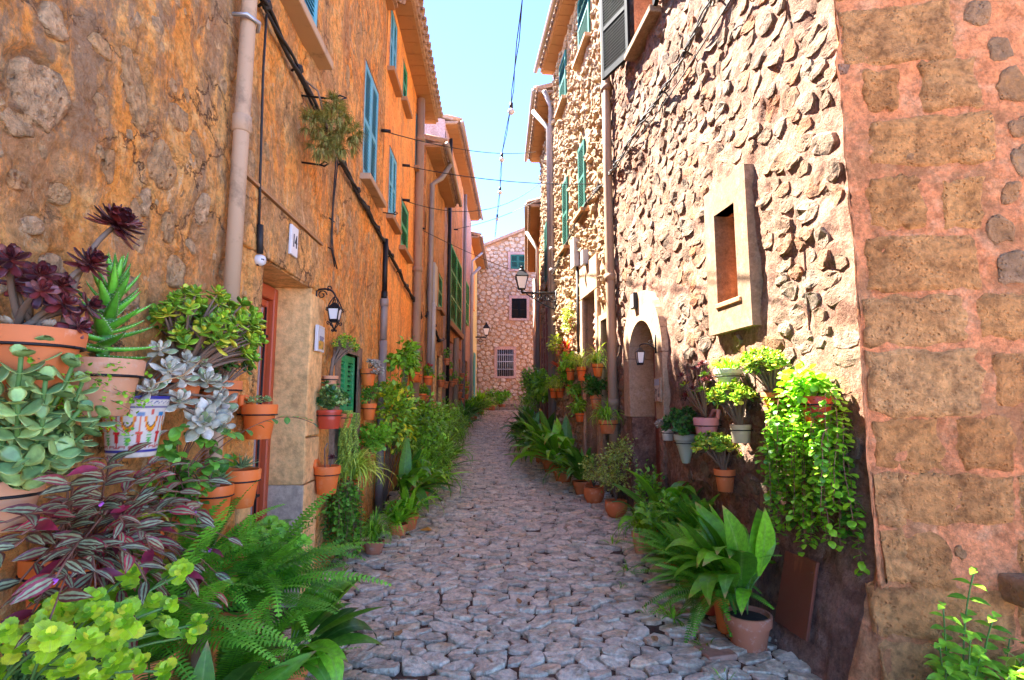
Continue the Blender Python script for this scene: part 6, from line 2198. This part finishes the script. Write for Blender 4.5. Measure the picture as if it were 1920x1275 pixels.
# ------------------------------------------------------------------ left wall beyond the door
p = potted('thick leaved dark succulent in the red plastic pot after the door', (-1.37, 4.56, 1.54), .10, .155, 'red_plastic', 'plastic', 'L', seed=31)
for tp in dome_tips(p.r, (-1.37, 4.60, 1.60), .13, .20, .20, 26, 0):
    b = Vector((-1.37, 4.56, 1.53)); pts = bez(b, b.lerp(tp, .5) + Zv * .03, tp, 5)
    p.tube(pts, .004, M['stem_green'], k=4)
    for i in range(2, 6):
        rosette(p, pts[i], (pts[i] - pts[i - 1]), 4, .045, ROUND, M['l_jaded'] if p.r.random() < .5 else M['l_kal'], .2, .7, True, shrink=.9)
p.done()
p = potted('tall bare stemmed jade tree above the red plastic pot', (-1.41, 4.68, 1.83), .065, .11, 'terra_pale', 'flower', 'L', seed=32)
p.tube([(-1.41, 4.68, 1.80), (-1.40, 4.70, 1.98), (-1.38, 4.74, 2.06)], [.02, .016, .012], M['bark_grey'], 'trunk')
tree_jade(p, (-1.40, 4.70, 1.95), dome_tips(p.r, (-1.36, 4.88, 2.10), .12, .22, .10, 30, -.2), M['l_jade'], M['bark_grey'], .034, 7, .008, False)
p.done()
p = potted('grey rosette succulents in a bright terracotta pot right of the green shutter', (-1.38, 5.94, 1.97), .087, .185, 'terra_new', 'flower', 'L', seed=33)
for k in range(12):
    c = Vector((-1.34 + p.r.uniform(-.08, .10), 5.94 + p.r.uniform(-.15, .16), 1.98 + p.r.uniform(-.08, .10)))
    p.tube([(-1.38, 5.94, 1.95), c], .004, M['bark_grey'], k=4)
    rosette(p, c, Vector((.5, -.4, .5)), 14, .05, POINT, M['l_grey'], .0, 1.2, True)
p.done()
p = potted('bushy small leaved plant in the terracotta pot below the grey rosettes', (-1.39, 6.08, 1.59), .08, .185, 'terra_new', 'flower', 'L', seed=34)
bush(p, (-1.38, 6.10, 1.70), .11, .16, .12, 320, .035, LEAFR, M['l_ivy'], False, bark=M['stem_red'], base=(-1.39, 6.08, 1.58))
p.done()
p = potted('nearly empty terracotta pot with a little dark rosette low on the wall', (-1.37, 4.56, 1.08), .105, .225, 'terra_new', 'flower', 'L', seed=35)
p.tube([(-1.38, 4.53, 1.07), (-1.39, 4.53, 1.22), (-1.37, 4.54, 1.27)], .006, M['bark'])
p.tube([(-1.36, 4.60, 1.07), (-1.35, 4.61, 1.13)], .005, M['bark'])
rosette(p, (-1.35, 4.61, 1.14), (.2, -.3, 1), 22, .045, SPOON, M['l_aeon'], .0, 1.3, True)
MB().tube([(-1.45, 4.50, 1.07), (-1.468, 4.52, 1.12), (-1.468, 4.60, 1.12), (-1.45, 4.62, 1.07)], .018, 6).build('pot_handle', M['terra_new'], p.root, smooth=True)
p.done()
p = potted('donkey tail succulent with long bead strands hanging beneath the red plastic pot', (-1.39, 5.06, 1.50), .08, .13, 'terra', 'flower', 'L', seed=36)
BEAD = fat(spoon(.30, .3, .5), .16, 0, 3, 5)
for k in range(17):
    x0 = Vector((-1.39 + p.r.uniform(-.04, .09), 5.06 + p.r.uniform(-.10, .26), 1.50 + p.r.uniform(0, .03)))
    ln = p.r.uniform(.28, .62)
    for i in range(int(ln / .013)):
        q = x0 + Vector((.02 * math.sin(i * .2 + k), .012 * math.sin(i * .3), -.013 * i))
        for s in range(4):
            a = i * 1.0 + s * 1.571
            p.leaf(BEAD, orient(q, Vector((math.cos(a), math.sin(a), -.5)), Zv, .026), M['l_burro'], False, 'leaf', 'bead_strands')
p.done()
p = potted('bright round leaved plant spilling over its pot under the low shutter', (-1.38, 6.05, 1.12), .09, .16, 'terra', 'flower', 'L', seed=37)
bush(p, (-1.30, 6.06, 1.18), .18, .24, .22, 520, .055, LEAFR, M['l_beg'], False, bark=M['stem_green'], base=(-1.38, 6.05, 1.1))
p.done()
p = potted('variegated spider plant pouring from a wall pot above the hanging ivy', (-1.39, 5.40, .84), .085, .15, 'terra_new', 'flower', 'L', seed=38)
spray(p, (-1.37, 5.38, .86), 190, .42, M['l_spider'], (-.2, 1.9), (.2, 1.3))
p.done()
p = potted('curtain of small leaved ivy hanging to the ground after the door', (-1.40, 5.02, .84), .08, .14, 'terra', 'flower', 'L', seed=39)
trail(p, [(-1.40 + p.r.uniform(-.04, .14), 5.04 + p.r.uniform(-.20, .26), .86 + p.r.uniform(-.04, .05)) for _ in range(46)], .72, .03, .042, LEAFR, M['l_ivy'], M['stem_red'], Vector((.015, -.005, 0)), False, .03)
trail(p, [(-1.38 + p.r.uniform(-.04, .14), 5.20 + p.r.uniform(-.12, .22), .82) for _ in range(18)], .55, .03, .042, LEAFR, M['l_ivyl'], M['stem_red'], Vector((.015, -.005, 0)), False, .03)
p.done()
p = potted('dark grassy tuft in a small clay pot on the cobbles', (-1.15, 5.41, .27), .10, .15, 'terra_old', 'flower', None, seed=40)
spray(p, (-1.15, 5.41, .27), 150, .34, M['l_grass'], None, (.4, 1.5))
p.done()
p = potted('clump of fresh green grass leaves beside the grassy tuft', (-1.02, 6.0, .30), .10, .14, 'terra', 'flower', None, seed=41)
spray(p, (-1.02, 6.0, .30), 120, .25, M['l_ivyl'], None, (.2, 1.4), STRAPN)
p.done()
p = potted('aspidistra with broad bright upright leaves below the yellow leaved creeper', (-1.12, 6.75, .40), .13, .20, 'terra', 'flower', None, seed=42)
clump(p, (-1.12, 6.75, .42), 17, .58, ASP, M['l_asp'], .07, (.25, 1.35), (-.1, 1.7), .16, w=(.85, 1.15))
p.leaf(ASP[3], orient((-1.10, 6.62, .5), (.10, .1, 1), Vector((.4, -1, 0)), .72, 1.0), M['l_asp'], True)
p.leaf(ASP[3], orient((-1.06, 6.70, .5), (.0, .1, 1), Vector((.2, -1, 0)), .62, 1.0), M['l_asp'], True)
p.leaf(ASP[1], orient((-1.05, 6.62, .5), (1, -.2, .25), Zv, .55, 1.0), M['l_asp'], True)
p.done()


def shrub(name, label, base, c, rx, ry, rz, n, L, tm, mat, seed, group=None, extra=None, pot=None):
    p = Plant(name, label, 'shrub', base, group, 0, seed)
    bush(p, c, rx, ry, rz, n, L, tm, M[mat], False, bark=M['bark'], base=base, stems=8)
    if extra:
        bush(p, *extra[:7], M[extra[7]], False)
    return p.done()


shrub('climbing_shrub', 'yellowing creeper climbing the wall between the hung pots', (-1.40, 7.0, zgf(7)), (-1.27, 6.95, 1.42), .22, .60, .46, 1200, .085, LEAFS, 'l_shrubl', 51)
shrub('climbing_shrub', 'dark glossy climber around the grey downpipe', (-1.42, 7.2, zgf(7.2)), (-1.26, 7.35, 2.20), .20, .50, .22, 300, .11, LEAFS, 'l_shrub', 52)
shrub('leafy_shrub', 'dense dark green shrub under the hung orange pots', (-1.25, 8.5, zgf(8.5)), (-1.05, 8.5, 1.22), .36, 1.0, .46, 1500, .095, LEAFS, 'l_shrub', 53)
shrub('leafy_shrub', 'feathery narrow leaved bush along the left edge of the street', (-1.15, 8.2, zgf(8.2)), (-.92, 8.1, .85), .36, .9, .48, 1700, .12, STRAPN[0], 'l_grass', 54)
shrub('leafy_shrub', 'broad leaved bush in the row farther up the left edge', (-1.15, 10.6, zgf(10.6)), (-.92, 10.5, 1.10), .36, 1.2, .52, 1700, .13, STRAPN[0], 'l_shrub', 55)
shrub('leafy_shrub', 'grassy bush where the left edge meets the brown rubble house', (-1.1, 13.0, zgf(13)), (-.90, 13.0, 1.10), .32, 1.3, .44, 1200, .16, STRAPN[1], 'l_grass', 56)

for k, (x, y, n, L, mt, tms, lb) in enumerate([(-.98, 7.5, 60, .62, 'l_ivyl', STRAPN, 'bright strappy plant arching onto the lane below the creeper'), (-.90, 8.6, 60, .60, 'l_asp', STRAPN, 'strappy green plant arching onto the lane under the dark shrub'), (-.86, 9.7, 56, .60, 'l_ivyl', STRAPN, 'light green strappy plant farther along the lane edge'), (-.95, 6.2, 40, .42, 'l_ivyl', STRAPN, 'low bright tuft between the aspidistra and the grassy tuft')]):
    p = potted(lb, (x, y, zgf(y) + .18), .12, .18, 'terra', 'flower', None, seed=140 + k + 60, limit=300)
    clump(p, (x, y, zgf(y) + .19), n, L, tms, M[mt], .10, (.3, 1.4), (0, 2.2), 0, True, w=(1.0, 1.5))
    p.done()

smalls = [  # label, top, r, h, pot, kind, leaf material, size
    ('terracotta pot with glossy green leaves highest beside the brown drainpipe', (-1.38, 8.96, 2.30), .088, .17, 'terra_new', 'bush', 'l_shrub', .16),
    ('terracotta pot with yellow green foliage under the highest pot', (-1.37, 9.26, 2.12), .10, .15, 'terra_new', 'bush', 'l_shrubl', .15),
    ('terracotta pot with reddish foliage next to the yellow green one', (-1.36, 9.6, 2.10), .09, .14, 'terra_new', 'bush', 'l_brom', .10),
    ('red geranium in an orange pot before the rubble house', (-1.33, 10.96, 2.14), .095, .19, 'terra_new', 'geranium', 'l_ivyl', .16),
    ('low orange wall pot half hidden by the dark shrub', (-1.36, 10.24, 1.77), .09, .13, 'terra_new', 'bush', 'l_shrub', .14),
    ('low orange wall pot just beyond the half hidden one', (-1.34, 10.7, 1.74), .08, .12, 'terra', 'bush', 'l_ivy', .12)]
for k, (lb, top, r, h, pm, kind, lm, s) in enumerate(smalls):
    p = potted(lb, top, r, h, pm, 'flower', 'L', limit=0, seed=60 + k)
    t = Vector(top)
    bush(p, t + Zv * s * .55, s * .8, s * 1.1, s * .7, 220, s * .38, LEAFS, M[lm], False, bark=M['stem_green'], base=t, stems=4)
    if kind == 'geranium':
        for q in range(5):
            c = t + Vector((p.r.uniform(-.05, .08), p.r.uniform(-.1, .1), .20 + p.r.uniform(0, .12)))
            p.tube([t, c], .004, M['stem_green'], k=4)
            for z in range(14): p.leaf(PETAL, orient(c, Vector((p.r.uniform(-1, 1), p.r.uniform(-1, 1), p.r.uniform(-.5, 1))), Zv, .035), M['flower_red'], False, 'petal', 'petals')
    p.done()
far = [(-1.15, 14.34, 2.78), (-1.00, 16.70, 2.96), (-1.11, 14.98, 2.53), (-1.25, 12.92, 2.15), (-1.18, 13.92, 2.15), (-1.06, 15.52, 2.23), (-1.02, 16.24, 2.32), (-.90, 18.13, 2.59), (-.92, 17.85, 2.22), (-.85, 19.05, 2.54), (-.95, 17.50, 1.94), (-.80, 19.9, 2.2), (-.82, 19.6, 1.9), (-.92, 18.1, 1.75)]
farlab = ['highest of the small clay pots by the lilac house, at its near edge', 'highest clay pot on the lilac house below the long shutters', 'clay pot just under the highest one at the near edge of the lilac house', 'bushy clay pot beside the door of the brown rubble house', 'bare clay pot between the rubble house door and the lilac house', 'clay pot at hand height on the near part of the lilac house', 'grey leaved clay pot right after the hand height one', 'bare clay pot high on the middle of the lilac house', 'clay pot under the bare one on the middle of the lilac house', 'bushy clay pot high beyond the middle of the lilac house', 'bare clay pot low on the middle of the lilac house', 'clay pot farthest along the lilac house, upper of two', 'clay pot farthest along the lilac house, lower of two', 'lowest of the small clay pots on the lilac house']
for k, tpos in enumerate(far):
    x = float(xleft(tpos[1])) + .13
    p = potted(farlab[k], (x, tpos[1], tpos[2]), .085, .18, 'terra', 'flower', 'L', limit=0, seed=80 + k, group='small clay pots on the far left walls')
    if k % 3 != 1:
        t = Vector((x, tpos[1], tpos[2]))
        bush(p, t + Zv * .10, .10, .12, .13, 90, .06, LEAFS, M[('l_shrub', 'l_grey', 'l_shrubl')[k % 3]], False, bark=M['stem_green'], base=t, stems=3)
    p.done()
for k, (x, y, s, lm, tm, lb) in enumerate([(-.95, 15.2, .34, 'l_aspd', STRAPN[1], 'dark strappy plant at the foot of the lilac house'), (-.86, 17.2, .36, 'l_aspd', STRAPN[0], 'dark arching plant farther along the lilac house'), (-.72, 19.6, .36, 'l_shrub', STRAPN[0], 'mid green plant before the yellow house'),
                                         (-.55, 22.0, .42, 'l_ivyl', STRAPN[0], 'bright green arching plant below the yellow house'), (-.05, 24.2, .42, 'l_shrub', LEAFS, 'round green bush left of the street steps'), (.40, 25.0, .36, 'l_shrub', LEAFS, 'dull green bush standing on the street steps')]):
    p = potted(lb, (x, y, zgf(y) + .26), .17, .26, 'terra', 'flower', None, limit=0, seed=100 + k)
    if tm is LEAFS: bush(p, (x, y, zgf(y) + .26 + s * .7), s, s, s * .9, 600, .12, LEAFS, M[lm], False)
    else: clump(p, (x, y, zgf(y) + .27), 130, s * 1.9, STRAPN, M[lm], .12, (.25, 1.4), None, 0, False)
    p.done()

# air plant ball on the cable bundle
p = Plant('air_plant', 'bristly round air plant hanging from the black cable bundle', 'air plant', FA.p(3.86, 3.66, .24), None, 0, 110)
for (du, dz, dh, rr, n) in [(0, 0, 0, .15, 40), (.05, -.08, .12, .13, 26), (-.05, .02, -.10, .12, 22), (.02, .21, .03, .085, 18), (0, -.14, -.05, .12, 24), (.05, .0, .17, .10, 20), (0, .08, .06, .12, 24), (.1, -.1, 0, .12, 20)]:
    for k in range(n):
        v = Vector((p.r.gauss(0, 1), p.r.gauss(0, 1), p.r.gauss(0, 1))).normalized()
        c = FA.p(3.86 + du, 3.66 + dz, .24 + dh) + v * rr * .55
        for q in range(24):
            d = v + Vector((p.r.gauss(0, 1), p.r.gauss(0, 1), p.r.gauss(0, 1))) * .6
            p.leaf(NEED, orient(c, d, Zv, p.r.uniform(.05, .10), .9), M['l_air'], False, 'leaf', 'needle_leaves')
p.tube([FA.p(3.82, 4.03, .05), FA.p(3.85, 3.95, .16), FA.p(3.86, 3.66, .24)], .008, M['bark'])
p.done()

# ------------------------------------------------------------------ right wall
p = potted('tall dark rosette succulent on bare stems in the pink pot', (1.86, 4.65, 1.47), .105, .23, 'pot_pink', 'flower', 'R', seed=121)
for k, tp in enumerate(dome_tips(p.r, (1.84, 4.82, 1.78), .10, .24, .22, 20, -.6)):
    b = Vector((1.86, 4.65, 1.46)); pts = bez(b, b.lerp(tp, .5) + Vector((-.02, 0, .04)), tp, 6)
    p.tube(pts, .007, M['bark_grey'])
    rosette(p, tp, (pts[-1] - pts[-2]).normalized() + Vector((-.4, -.4, .4)), 15, .062, SPOON, M['l_aeon'] if k % 3 else M['l_jade'], -.1, 1.3, True)
MB().tube([(1.93, 4.58, 1.46), (1.955, 4.60, 1.53), (1.95, 4.70, 1.53), (1.925, 4.72, 1.46)], .018, 6).build('pot_handle', M['pot_pink'], p.root, smooth=True)
p.done()
p = potted('dense dark green succulent ball in the grey green pot by the arch', (1.83, 5.10, 1.30), .103, .27, 'pot_green', 'cone', 'R', seed=122)
tree_jade(p, (1.83, 5.10, 1.28), dome_tips(p.r, (1.82, 5.16, 1.36), .15, .20, .17, 40, -.15), M['l_jaded'], M['bark'], .058, 8, .008, True)
p.done()
p = potted('grey lilac rosettes in the little white pot on the arch jamb', (1.82, 5.58, 1.32), .062, .11, 'pot_white', 'plastic', 'R', seed=123)
for k in range(4): rosette(p, (1.80 + p.r.uniform(-.05, .02), 5.62 + p.r.uniform(-.08, .10), 1.38 + p.r.uniform(-.03, .06)), (-.5, -.4, .6), 22, .065, POINT, M['l_grey'], -.1, 1.3, True)
p.done()
p = potted('spiky green succulent in the pale green pot under the rendered window', (1.90, 4.26, 1.87), .108, .20, 'pot_green', 'cone', 'R', seed=124)
spray(p, (1.90, 4.26, 1.87), 110, .12, M['l_ivyl'], None, (.3, 1.4), STRAPN, spread=.08)
p.done()
for (lb, top, r, h, pm, st, cc, rad, n, sd, mt, rl) in [
    ('jade tree in the cream coloured pot', (1.93, 4.15, 1.43), .078, .14, 'pot_cream', 'plastic', (1.88, 4.20, 1.64), (.13, .20, .12), 50, 125, 'l_jade', .055),
    ('jade tree with knobbly branches in a cone shaped clay pot', (1.96, 3.68, 1.67), .085, .15, 'terra', 'cone', (1.91, 3.72, 1.86), (.14, .23, .11), 54, 126, 'l_jade', .046),
    ('flat topped jade tree in the scalloped terracotta pot', (1.90, 4.41, 1.06), .083, .18, 'terra', 'flower', (1.84, 4.48, 1.24), (.14, .22, .09), 50, 127, 'l_jade', .052)]:
    p = potted(lb, top, r, h, pm, st, 'R', seed=sd)
    tree_jade(p, Vector(top) - Zv * .02, dome_tips(p.r, cc, *rad, n, -.35), M[mt], M['bark_grey'], rl, 8, .008)
    p.done()
# big hanging ivy
p = potted('bright curtain of ivy hanging from a red pot at the sunlit corner', (1.99, 3.24, 1.64), .092, .17, 'red_plastic', 'flower', 'R', limit=0, seed=128)
bush(p, (1.93, 3.30, 1.70), .14, .22, .13, 420, .05, LEAFR, M['l_ivyl'], False, bark=M['stem_green'], base=(1.99, 3.24, 1.62))
st_ = []
for _ in range(64):
    y = p.r.uniform(3.04, 3.66)
    st_.append((float(xright(y)) - p.r.uniform(.04, .20), y, 1.62 + p.r.uniform(-.18, .12) - .25 * max(0, (y - 3.4))))
trail(p, st_, .84, .032, .048, LEAFR, M['l_ivyl'], M['stem_red'], Vector((-.008, .0, 0)), False, .02)
trail(p, st_[::2], .7, .034, .048, LEAFR, M['l_ivy'], M['stem_red'], Vector((-.008, .0, 0)), False, .02)
p.done()
# big aspidistra in front
p = potted('large bright aspidistra in the limed terracotta pot by the rusty hatch', (1.65, 3.58, .25), .145, .225, 'terra_old', 'flower', None, seed=129)
clump(p, (1.62, 3.60, .26), 26, .48, ASP, M['l_asp'], .07, (.6, 1.4), (2.6, 1.9), .20, w=(1.15, 1.5), lj=.2)
for (b, d, L, tm, up, w) in [((1.58, 3.50, .52), (-1, -.25, -.05), .42, ASP[0], Zv, 1.7), ((1.60, 3.52, .50), (-.35, -.6, 1), .56, ASP[3], Vector((.2, -1, .3)), 1.5), ((1.66, 3.52, .5), (.25, -.25, 1), .50, ASP[1], Vector((.0, -1, .3)), 1.6), ((1.62, 3.6, .5), (-.6, .0, 1), .52, ASP[0], Vector((-.5, -1, .5)), 1.4), ((1.7, 3.5, .5), (.1, -.3, 1), .45, ASP[3], Vector((.3, -1, 0)), 1.6), ((1.6, 3.55, .45), (-1, .1, .55), .50, ASP[1], Zv, 1.5), ((1.62, 3.5, .42), (-.6, -.9, .2), .30, ASP[1], Zv, 1.4)]:
    p.tube(bez((1.65, 3.58, .24), (1.64, 3.56, .4), b, 5), .005, M['stem_green'])
    p.leaf(tm, orient(b, d, up, L, w), M['l_asp'], True)
p.done()
for (lb, x, y, r, h, pm, kind, sd) in [('tall bright terracotta pot of ferns tucked behind the limed pot', 1.60, 3.80, .082, .24, 'terra_new', 'fern', 131), ('red plastic pot with arching fern fronds in the ground row', 1.61, 4.08, .085, .18, 'red_plastic', 'fern', 132),
                                       ('clay pot with sword fern standing midway along the ground row', 1.60, 4.52, .085, .16, 'terra', 'fern', 133), ('clay pot with leafy green plant in the ground row before the patterned pot', 1.62, 4.97, .09, .16, 'terra', 'leafy', 134),
                                       ('patterned clay pot of spider plant at the end of the ground row', 1.46, 5.34, .105, .22, 'terra_pale', 'spider', 135), ('broad leaved plant behind the patterned pot', 1.70, 5.20, .10, .22, 'terra', 'asp', 136), ('fern by the wall below the flat topped jade', 1.75, 4.55, .10, .26, 'terra', 'fern2', 137), ('small leaved dark bush at the foot of the arch', 1.66, 5.75, .10, .22, 'terra', 'darkbush', 138)]:
    z = zgf(y) + h
    p = potted(lb, (x, y, z), r, h, pm, 'flower', None, seed=sd)
    if kind == 'fern': fern(p, (x, y, z), 52, .50, M['l_fern'], (math.pi, 1.9), (.0, 1.25))
    elif kind == 'fern2': fern(p, (x, y, z + .1), 40, .50, M['l_fern'], (math.pi, 1.9), (.4, 1.4))
    elif kind == 'leafy': bush(p, (x - .05, y, z + .20), .22, .30, .24, 520, .085, LEAFS, M['l_weed'], False, bark=M['stem_green'], base=(x, y, z))
    elif kind == 'spider':
        spray(p, (x, y, z), 150, .36, M['l_ivyl'], None, (.2, 1.3))
        clump(p, (x + .05, y + .05, z), 7, .4, ASP, M['l_asp'], .04, (.5, 1.3), None, .08)
    elif kind == 'asp': clump(p, (x, y, z), 20, .50, ASP, M['l_asp'], .06, (.5, 1.4), None, .22, w=(1., 1.3))
    elif kind == 'darkbush': bush(p, (x, y, z + .25), .17, .25, .26, 420, .06, LEAFS, M['l_shrub'], False, bark=M['bark'], base=(x, y, z))
    p.done()
# variegated topiary shrubs
for (lb, x, y, r, h, c, rad, n, sd) in [('cream speckled shrub in the round clay bowl nearer the arch', 1.50, 6.64, .135, .21, [(1.50, 6.70, .68), (1.55, 6.78, 1.00)], [(.22, .26, .19), (.21, .25, .24)], 900, 141), ('cream speckled shrub in a clay bowl beside the strappy clivia', 1.36, 7.33, .14, .23, [(1.36, 7.20, .72)], [(.20, .24, .17)], 700, 142)]:
    p = potted(lb, (x, y, zgf(y) + h), r, h, 'terra', 'bowl', None, limit=0, seed=sd)
    for cc, rr in zip(c, rad):
        bush(p, cc, *rr, n, .036, SMALL, M['l_var'], False, bark=M['bark'], base=(x, y, zgf(y) + h))
    p.done()
p = potted('dark strappy clivia leaning over the cobbles', (1.30, 7.85, zgf(7.85) + .2), .15, .2, 'terra', 'flower', None, limit=300, seed=143)
clump(p, (1.30, 7.85, .50), 46, .68, STRAPN, M['l_aspd'], .10, (.2, 1.35), (math.pi * .98, 1.9), 0, True, w=(1.1, 1.6))
p.done()
for k, (x, y, n, L, mt, lb) in enumerate([(1.12, 8.7, 34, .74, 'l_asp', 'big aspidistra clump with an upright leaf under the hanging pots'), (1.02, 9.5, 34, .70, 'l_asp', 'aspidistra clump drooping over the cobbles'), (.96, 10.6, 36, .68, 'l_aspd', 'darker aspidistra clump beyond the drooping one'), (.90, 12.0, 36, .64, 'l_aspd', 'aspidistra clump before the narrow stone house'), (.90, 13.6, 36, .62, 'l_aspd', 'farthest aspidistra clump on the right edge')]):
    p = potted(lb, (x, y, zgf(y) + .24), .16, .24, 'terra', 'flower', None, seed=150 + k)
    clump(p, (x, y, zgf(y) + .26), n, L, ASP, M[mt], .12, (.2, 1.35), (math.pi, 2.1), .12, True, w=(.8, 1.15))
    if k == 0:
        p.leaf(ASP[3], orient((1.18, 8.62, zgf(8.6) + .3), (-.02, .0, 1), Vector((-.2, -1, 0)), .82, 1.15), M['l_asp'], True)
        p.leaf(ASP[3], orient((1.08, 8.62, zgf(8.6) + .3), (-.15, .0, 1), Vector((-.2, -1, 0)), .72, 1.1), M['l_asp'], True)
    p.done()
rs_ = [('dark ball of jade in the terracotta pot under the hanging spider plants', (1.59, 8.24, 1.72), .092, .22, 'terra', 'ball', 'l_jaded'), ('wide clay bowl of spider plant at the foot of the brown drainpipe', (1.61, 7.50, 1.36), .135, .19, 'terra', 'spider', 'l_ivyl'),
       ('hanging terracotta pot with sunlit spider plant next to the tall doorway', (1.60, 8.12, 2.19), .085, .19, 'terra_new', 'spider', 'l_spider'), ('hanging terracotta pot with spider runners left of the tall doorway', (1.53, 9.23, 2.22), .08, .24, 'terra_new', 'spider', 'l_spider'),
       ('hanging terracotta pot with feathery yellow green foliage', (1.45, 9.99, 2.25), .088, .23, 'terra_new', 'bush', 'l_ivyl'), ('crimson bromeliad in the highest pot of the right cluster', (1.42, 10.2, 2.62), .075, .14, 'terra_new', 'brom', 'l_brom'),
       ('yellow leaved plant in the small pot left of the bromeliad', (1.38, 11.2, 2.72), .075, .14, 'terra', 'bush', 'l_spider'), ('crimson strap leaved plant drooping below the yellow leaved one', (1.38, 10.9, 2.28), .075, .14, 'terra', 'brom', 'l_brom'),
       ('red clay pot with bright green leaves low in the right cluster', (1.32, 11.67, 1.91), .09, .21, 'terra_new', 'bush', 'l_ivyl'), ('red clay pot beside the bright leaved one low in the cluster', (1.38, 11.0, 1.89), .088, .19, 'terra_new', 'spider', 'l_spider'),
       ('little clay pot in the middle of the right cluster', (1.47, 10.26, 2.01), .055, .13, 'terra_new', 'bush', 'l_shrub'), ('clay pot in shade below the spider runners', (1.50, 9.56, 1.76), .08, .17, 'terra', 'bush', 'l_shrub'), ('orange clay pot lowest behind the aspidistra', (1.50, 9.3, 1.42), .08, .15, 'terra_new', 'bush', 'l_shrub'),
       ('pale trailing plant on the wall above the bromeliad', (1.50, 10.1, 3.2), .075, .14, 'terra', 'bigbush', 'l_var')]
for k, (lb, top, r, h, pm, kind, lm) in enumerate(rs_):
    p = potted(lb, top, r, h, pm, 'flower', 'R', limit=0, seed=170 + k)
    t = Vector(top)
    if kind == 'ball': bush(p, t + Zv * .14, .17, .24, .16, 600, .055, JADEL, M[lm], False)
    elif kind == 'spider': spray(p, t, 130, .36, M[lm], (math.pi, 2.2), (.1, 1.35))
    elif kind == 'brom': clump(p, t, 22, .30, STRAPN, M[lm], .03, (.2, 1.3), None, 0, False, w=(1.1, 1.6))
    elif kind == 'bigbush': bush(p, t + Vector((-.05, 0, .02)), .14, .28, .26, 500, .055, LEAFS, M[lm], False, bark=M['bark'], base=t)
    else: bush(p, t + Vector((-.04, 0, .12)), .16, .24, .17, 300, .075, LEAFS, M[lm], False, bark=M['stem_green'], base=t)
    p.done()
shrub('climbing_shrub', 'feathery climber on the right row near the end of the street', (1.30, 16.0, zgf(16)), (1.15, 16.0, 2.15), .30, .8, .55, 900, .11, LEAFS, 'l_shrub', 190)
shrub('leafy_shrub', 'dark bush with pointed leaves below the feathery climber', (1.15, 14.8, zgf(14.8)), (.95, 14.8, 1.35), .30, 1.0, .50, 900, .15, STRAPN[0], 'l_shrub', 191)
shrub('climbing_shrub', 'bright leafed climber over the dark posts of the narrow house', (1.32, 13.0, zgf(13)), (1.20, 12.9, 2.0), .22, .6, .45, 700, .12, LEAFS, 'l_weed', 192)

# ------------------------------------------------------------------ weeds at the corner and on the cobbles
p = Plant('wall_weed', 'tall leafy weed growing at the foot of the stone block wall', 'weed', (2.36, 2.78, 0), None, 300, 201)
for (x, y, hgt, ln) in [(2.36, 2.78, .64, .08), (2.29, 2.78, .50, -.1), (2.43, 2.76, .46, .06), (2.25, 2.76, .36, -.12), (2.33, 2.70, .34, 0), (2.48, 2.70, .32, .1), (2.40, 2.66, .28, .05), (2.30, 2.68, .42, -.05), (2.36, 2.6, .25, .0), (2.44, 2.62, .3, .1), (2.26, 2.62, .3, -.1), (2.5, 2.6, .36, .12), (2.32, 2.55, .22, .0), (2.56, 2.66, .4, .05), (2.2, 2.7, .3, -.08)]:
    hgt *= 1.2
    pts = bez((x, y, -.02), (x - .02, y - .02, hgt * .6), (x + ln * .6, y - .08, hgt), 9)
    p.tube(pts, .004, M['stem_green'], k=5)
    for i in range(1, 10):
        for s in range(2):
            a = i * 2.2 + s * 3.0 + p.r.uniform(-.4, .4)
            L = .14 * (1.05 - .55 * i / 9) * p.r.uniform(.8, 1.2)
            p.leaf(LEAFS, orient(pts[i], Vector((math.cos(a), math.sin(a) - .3, .25)), Zv + Vector((0, -.5, 0)), L, 1.0), M['l_weed'], True)
p.done()
p = Plant('wall_weed', 'thin dark weed against the stone block wall', 'weed', (2.6, 2.80, 0), None, 300, 202)
for (x, y, hgt) in [(2.58, 2.80, .42), (2.64, 2.78, .34)]:
    pts = bez((x, y, -.02), (x, y - .02, hgt * .6), (x + .02, y - .05, hgt), 7)
    p.tube(pts, .003, M['stem_green'], k=5)
    for i in range(2, 8):
        for s in range(2):
            a = i * 2.2 + s * 3.1
            p.leaf(LEAFS, orient(pts[i], Vector((math.cos(a), math.sin(a), .1)), Zv, .06), M['l_shrub'], True)
p.done()
p = Plant('variegated_bush', 'cream edged bush in the bottom right corner', 'bush', (2.66, 2.6, 0), None, 300, 203)
bush(p, (2.62, 2.56, .20), .18, .16, .24, 290, .085, LEAFS, M['l_var'], True, bark=M['stem_green'], base=(2.66, 2.6, 0))
p.done()
weedlab = ['largest weed among the cobbles beside the big aspidistra', 'tiny weed left of the largest cobble weed', 'weed among the cobbles before the middle fern pot', 'tiny weed close to the limed terracotta pot', 'wispy weed before the patterned clay pot', 'lone weed on the cobbles by the hanging ivy curtain', 'small weed at the edge of the pale paving slabs', 'tiniest weed in the cobbles facing the ground row of ferns']
for k, (x, y, n, s) in enumerate([(1.28, 3.95, 26, .09), (1.12, 4.05, 10, .05), (1.20, 4.85, 20, .06), (1.36, 3.55, 10, .05), (1.22, 5.6, 14, .07), (-1.22, 4.45, 14, .06), (1.32, 3.2, 12, .05), (1.05, 4.5, 8, .04)]):
    p = Plant('street_weed', weedlab[k], 'weed', (x, y, zgf(y)), 'weeds between the cobbles', 0, 210 + k)
    spray(p, (x, y, zgf(y) + .02), n, s * 1.6, M['l_weed'], None, (.1, 1.2), STRAPN, spread=.05)
    p.done()
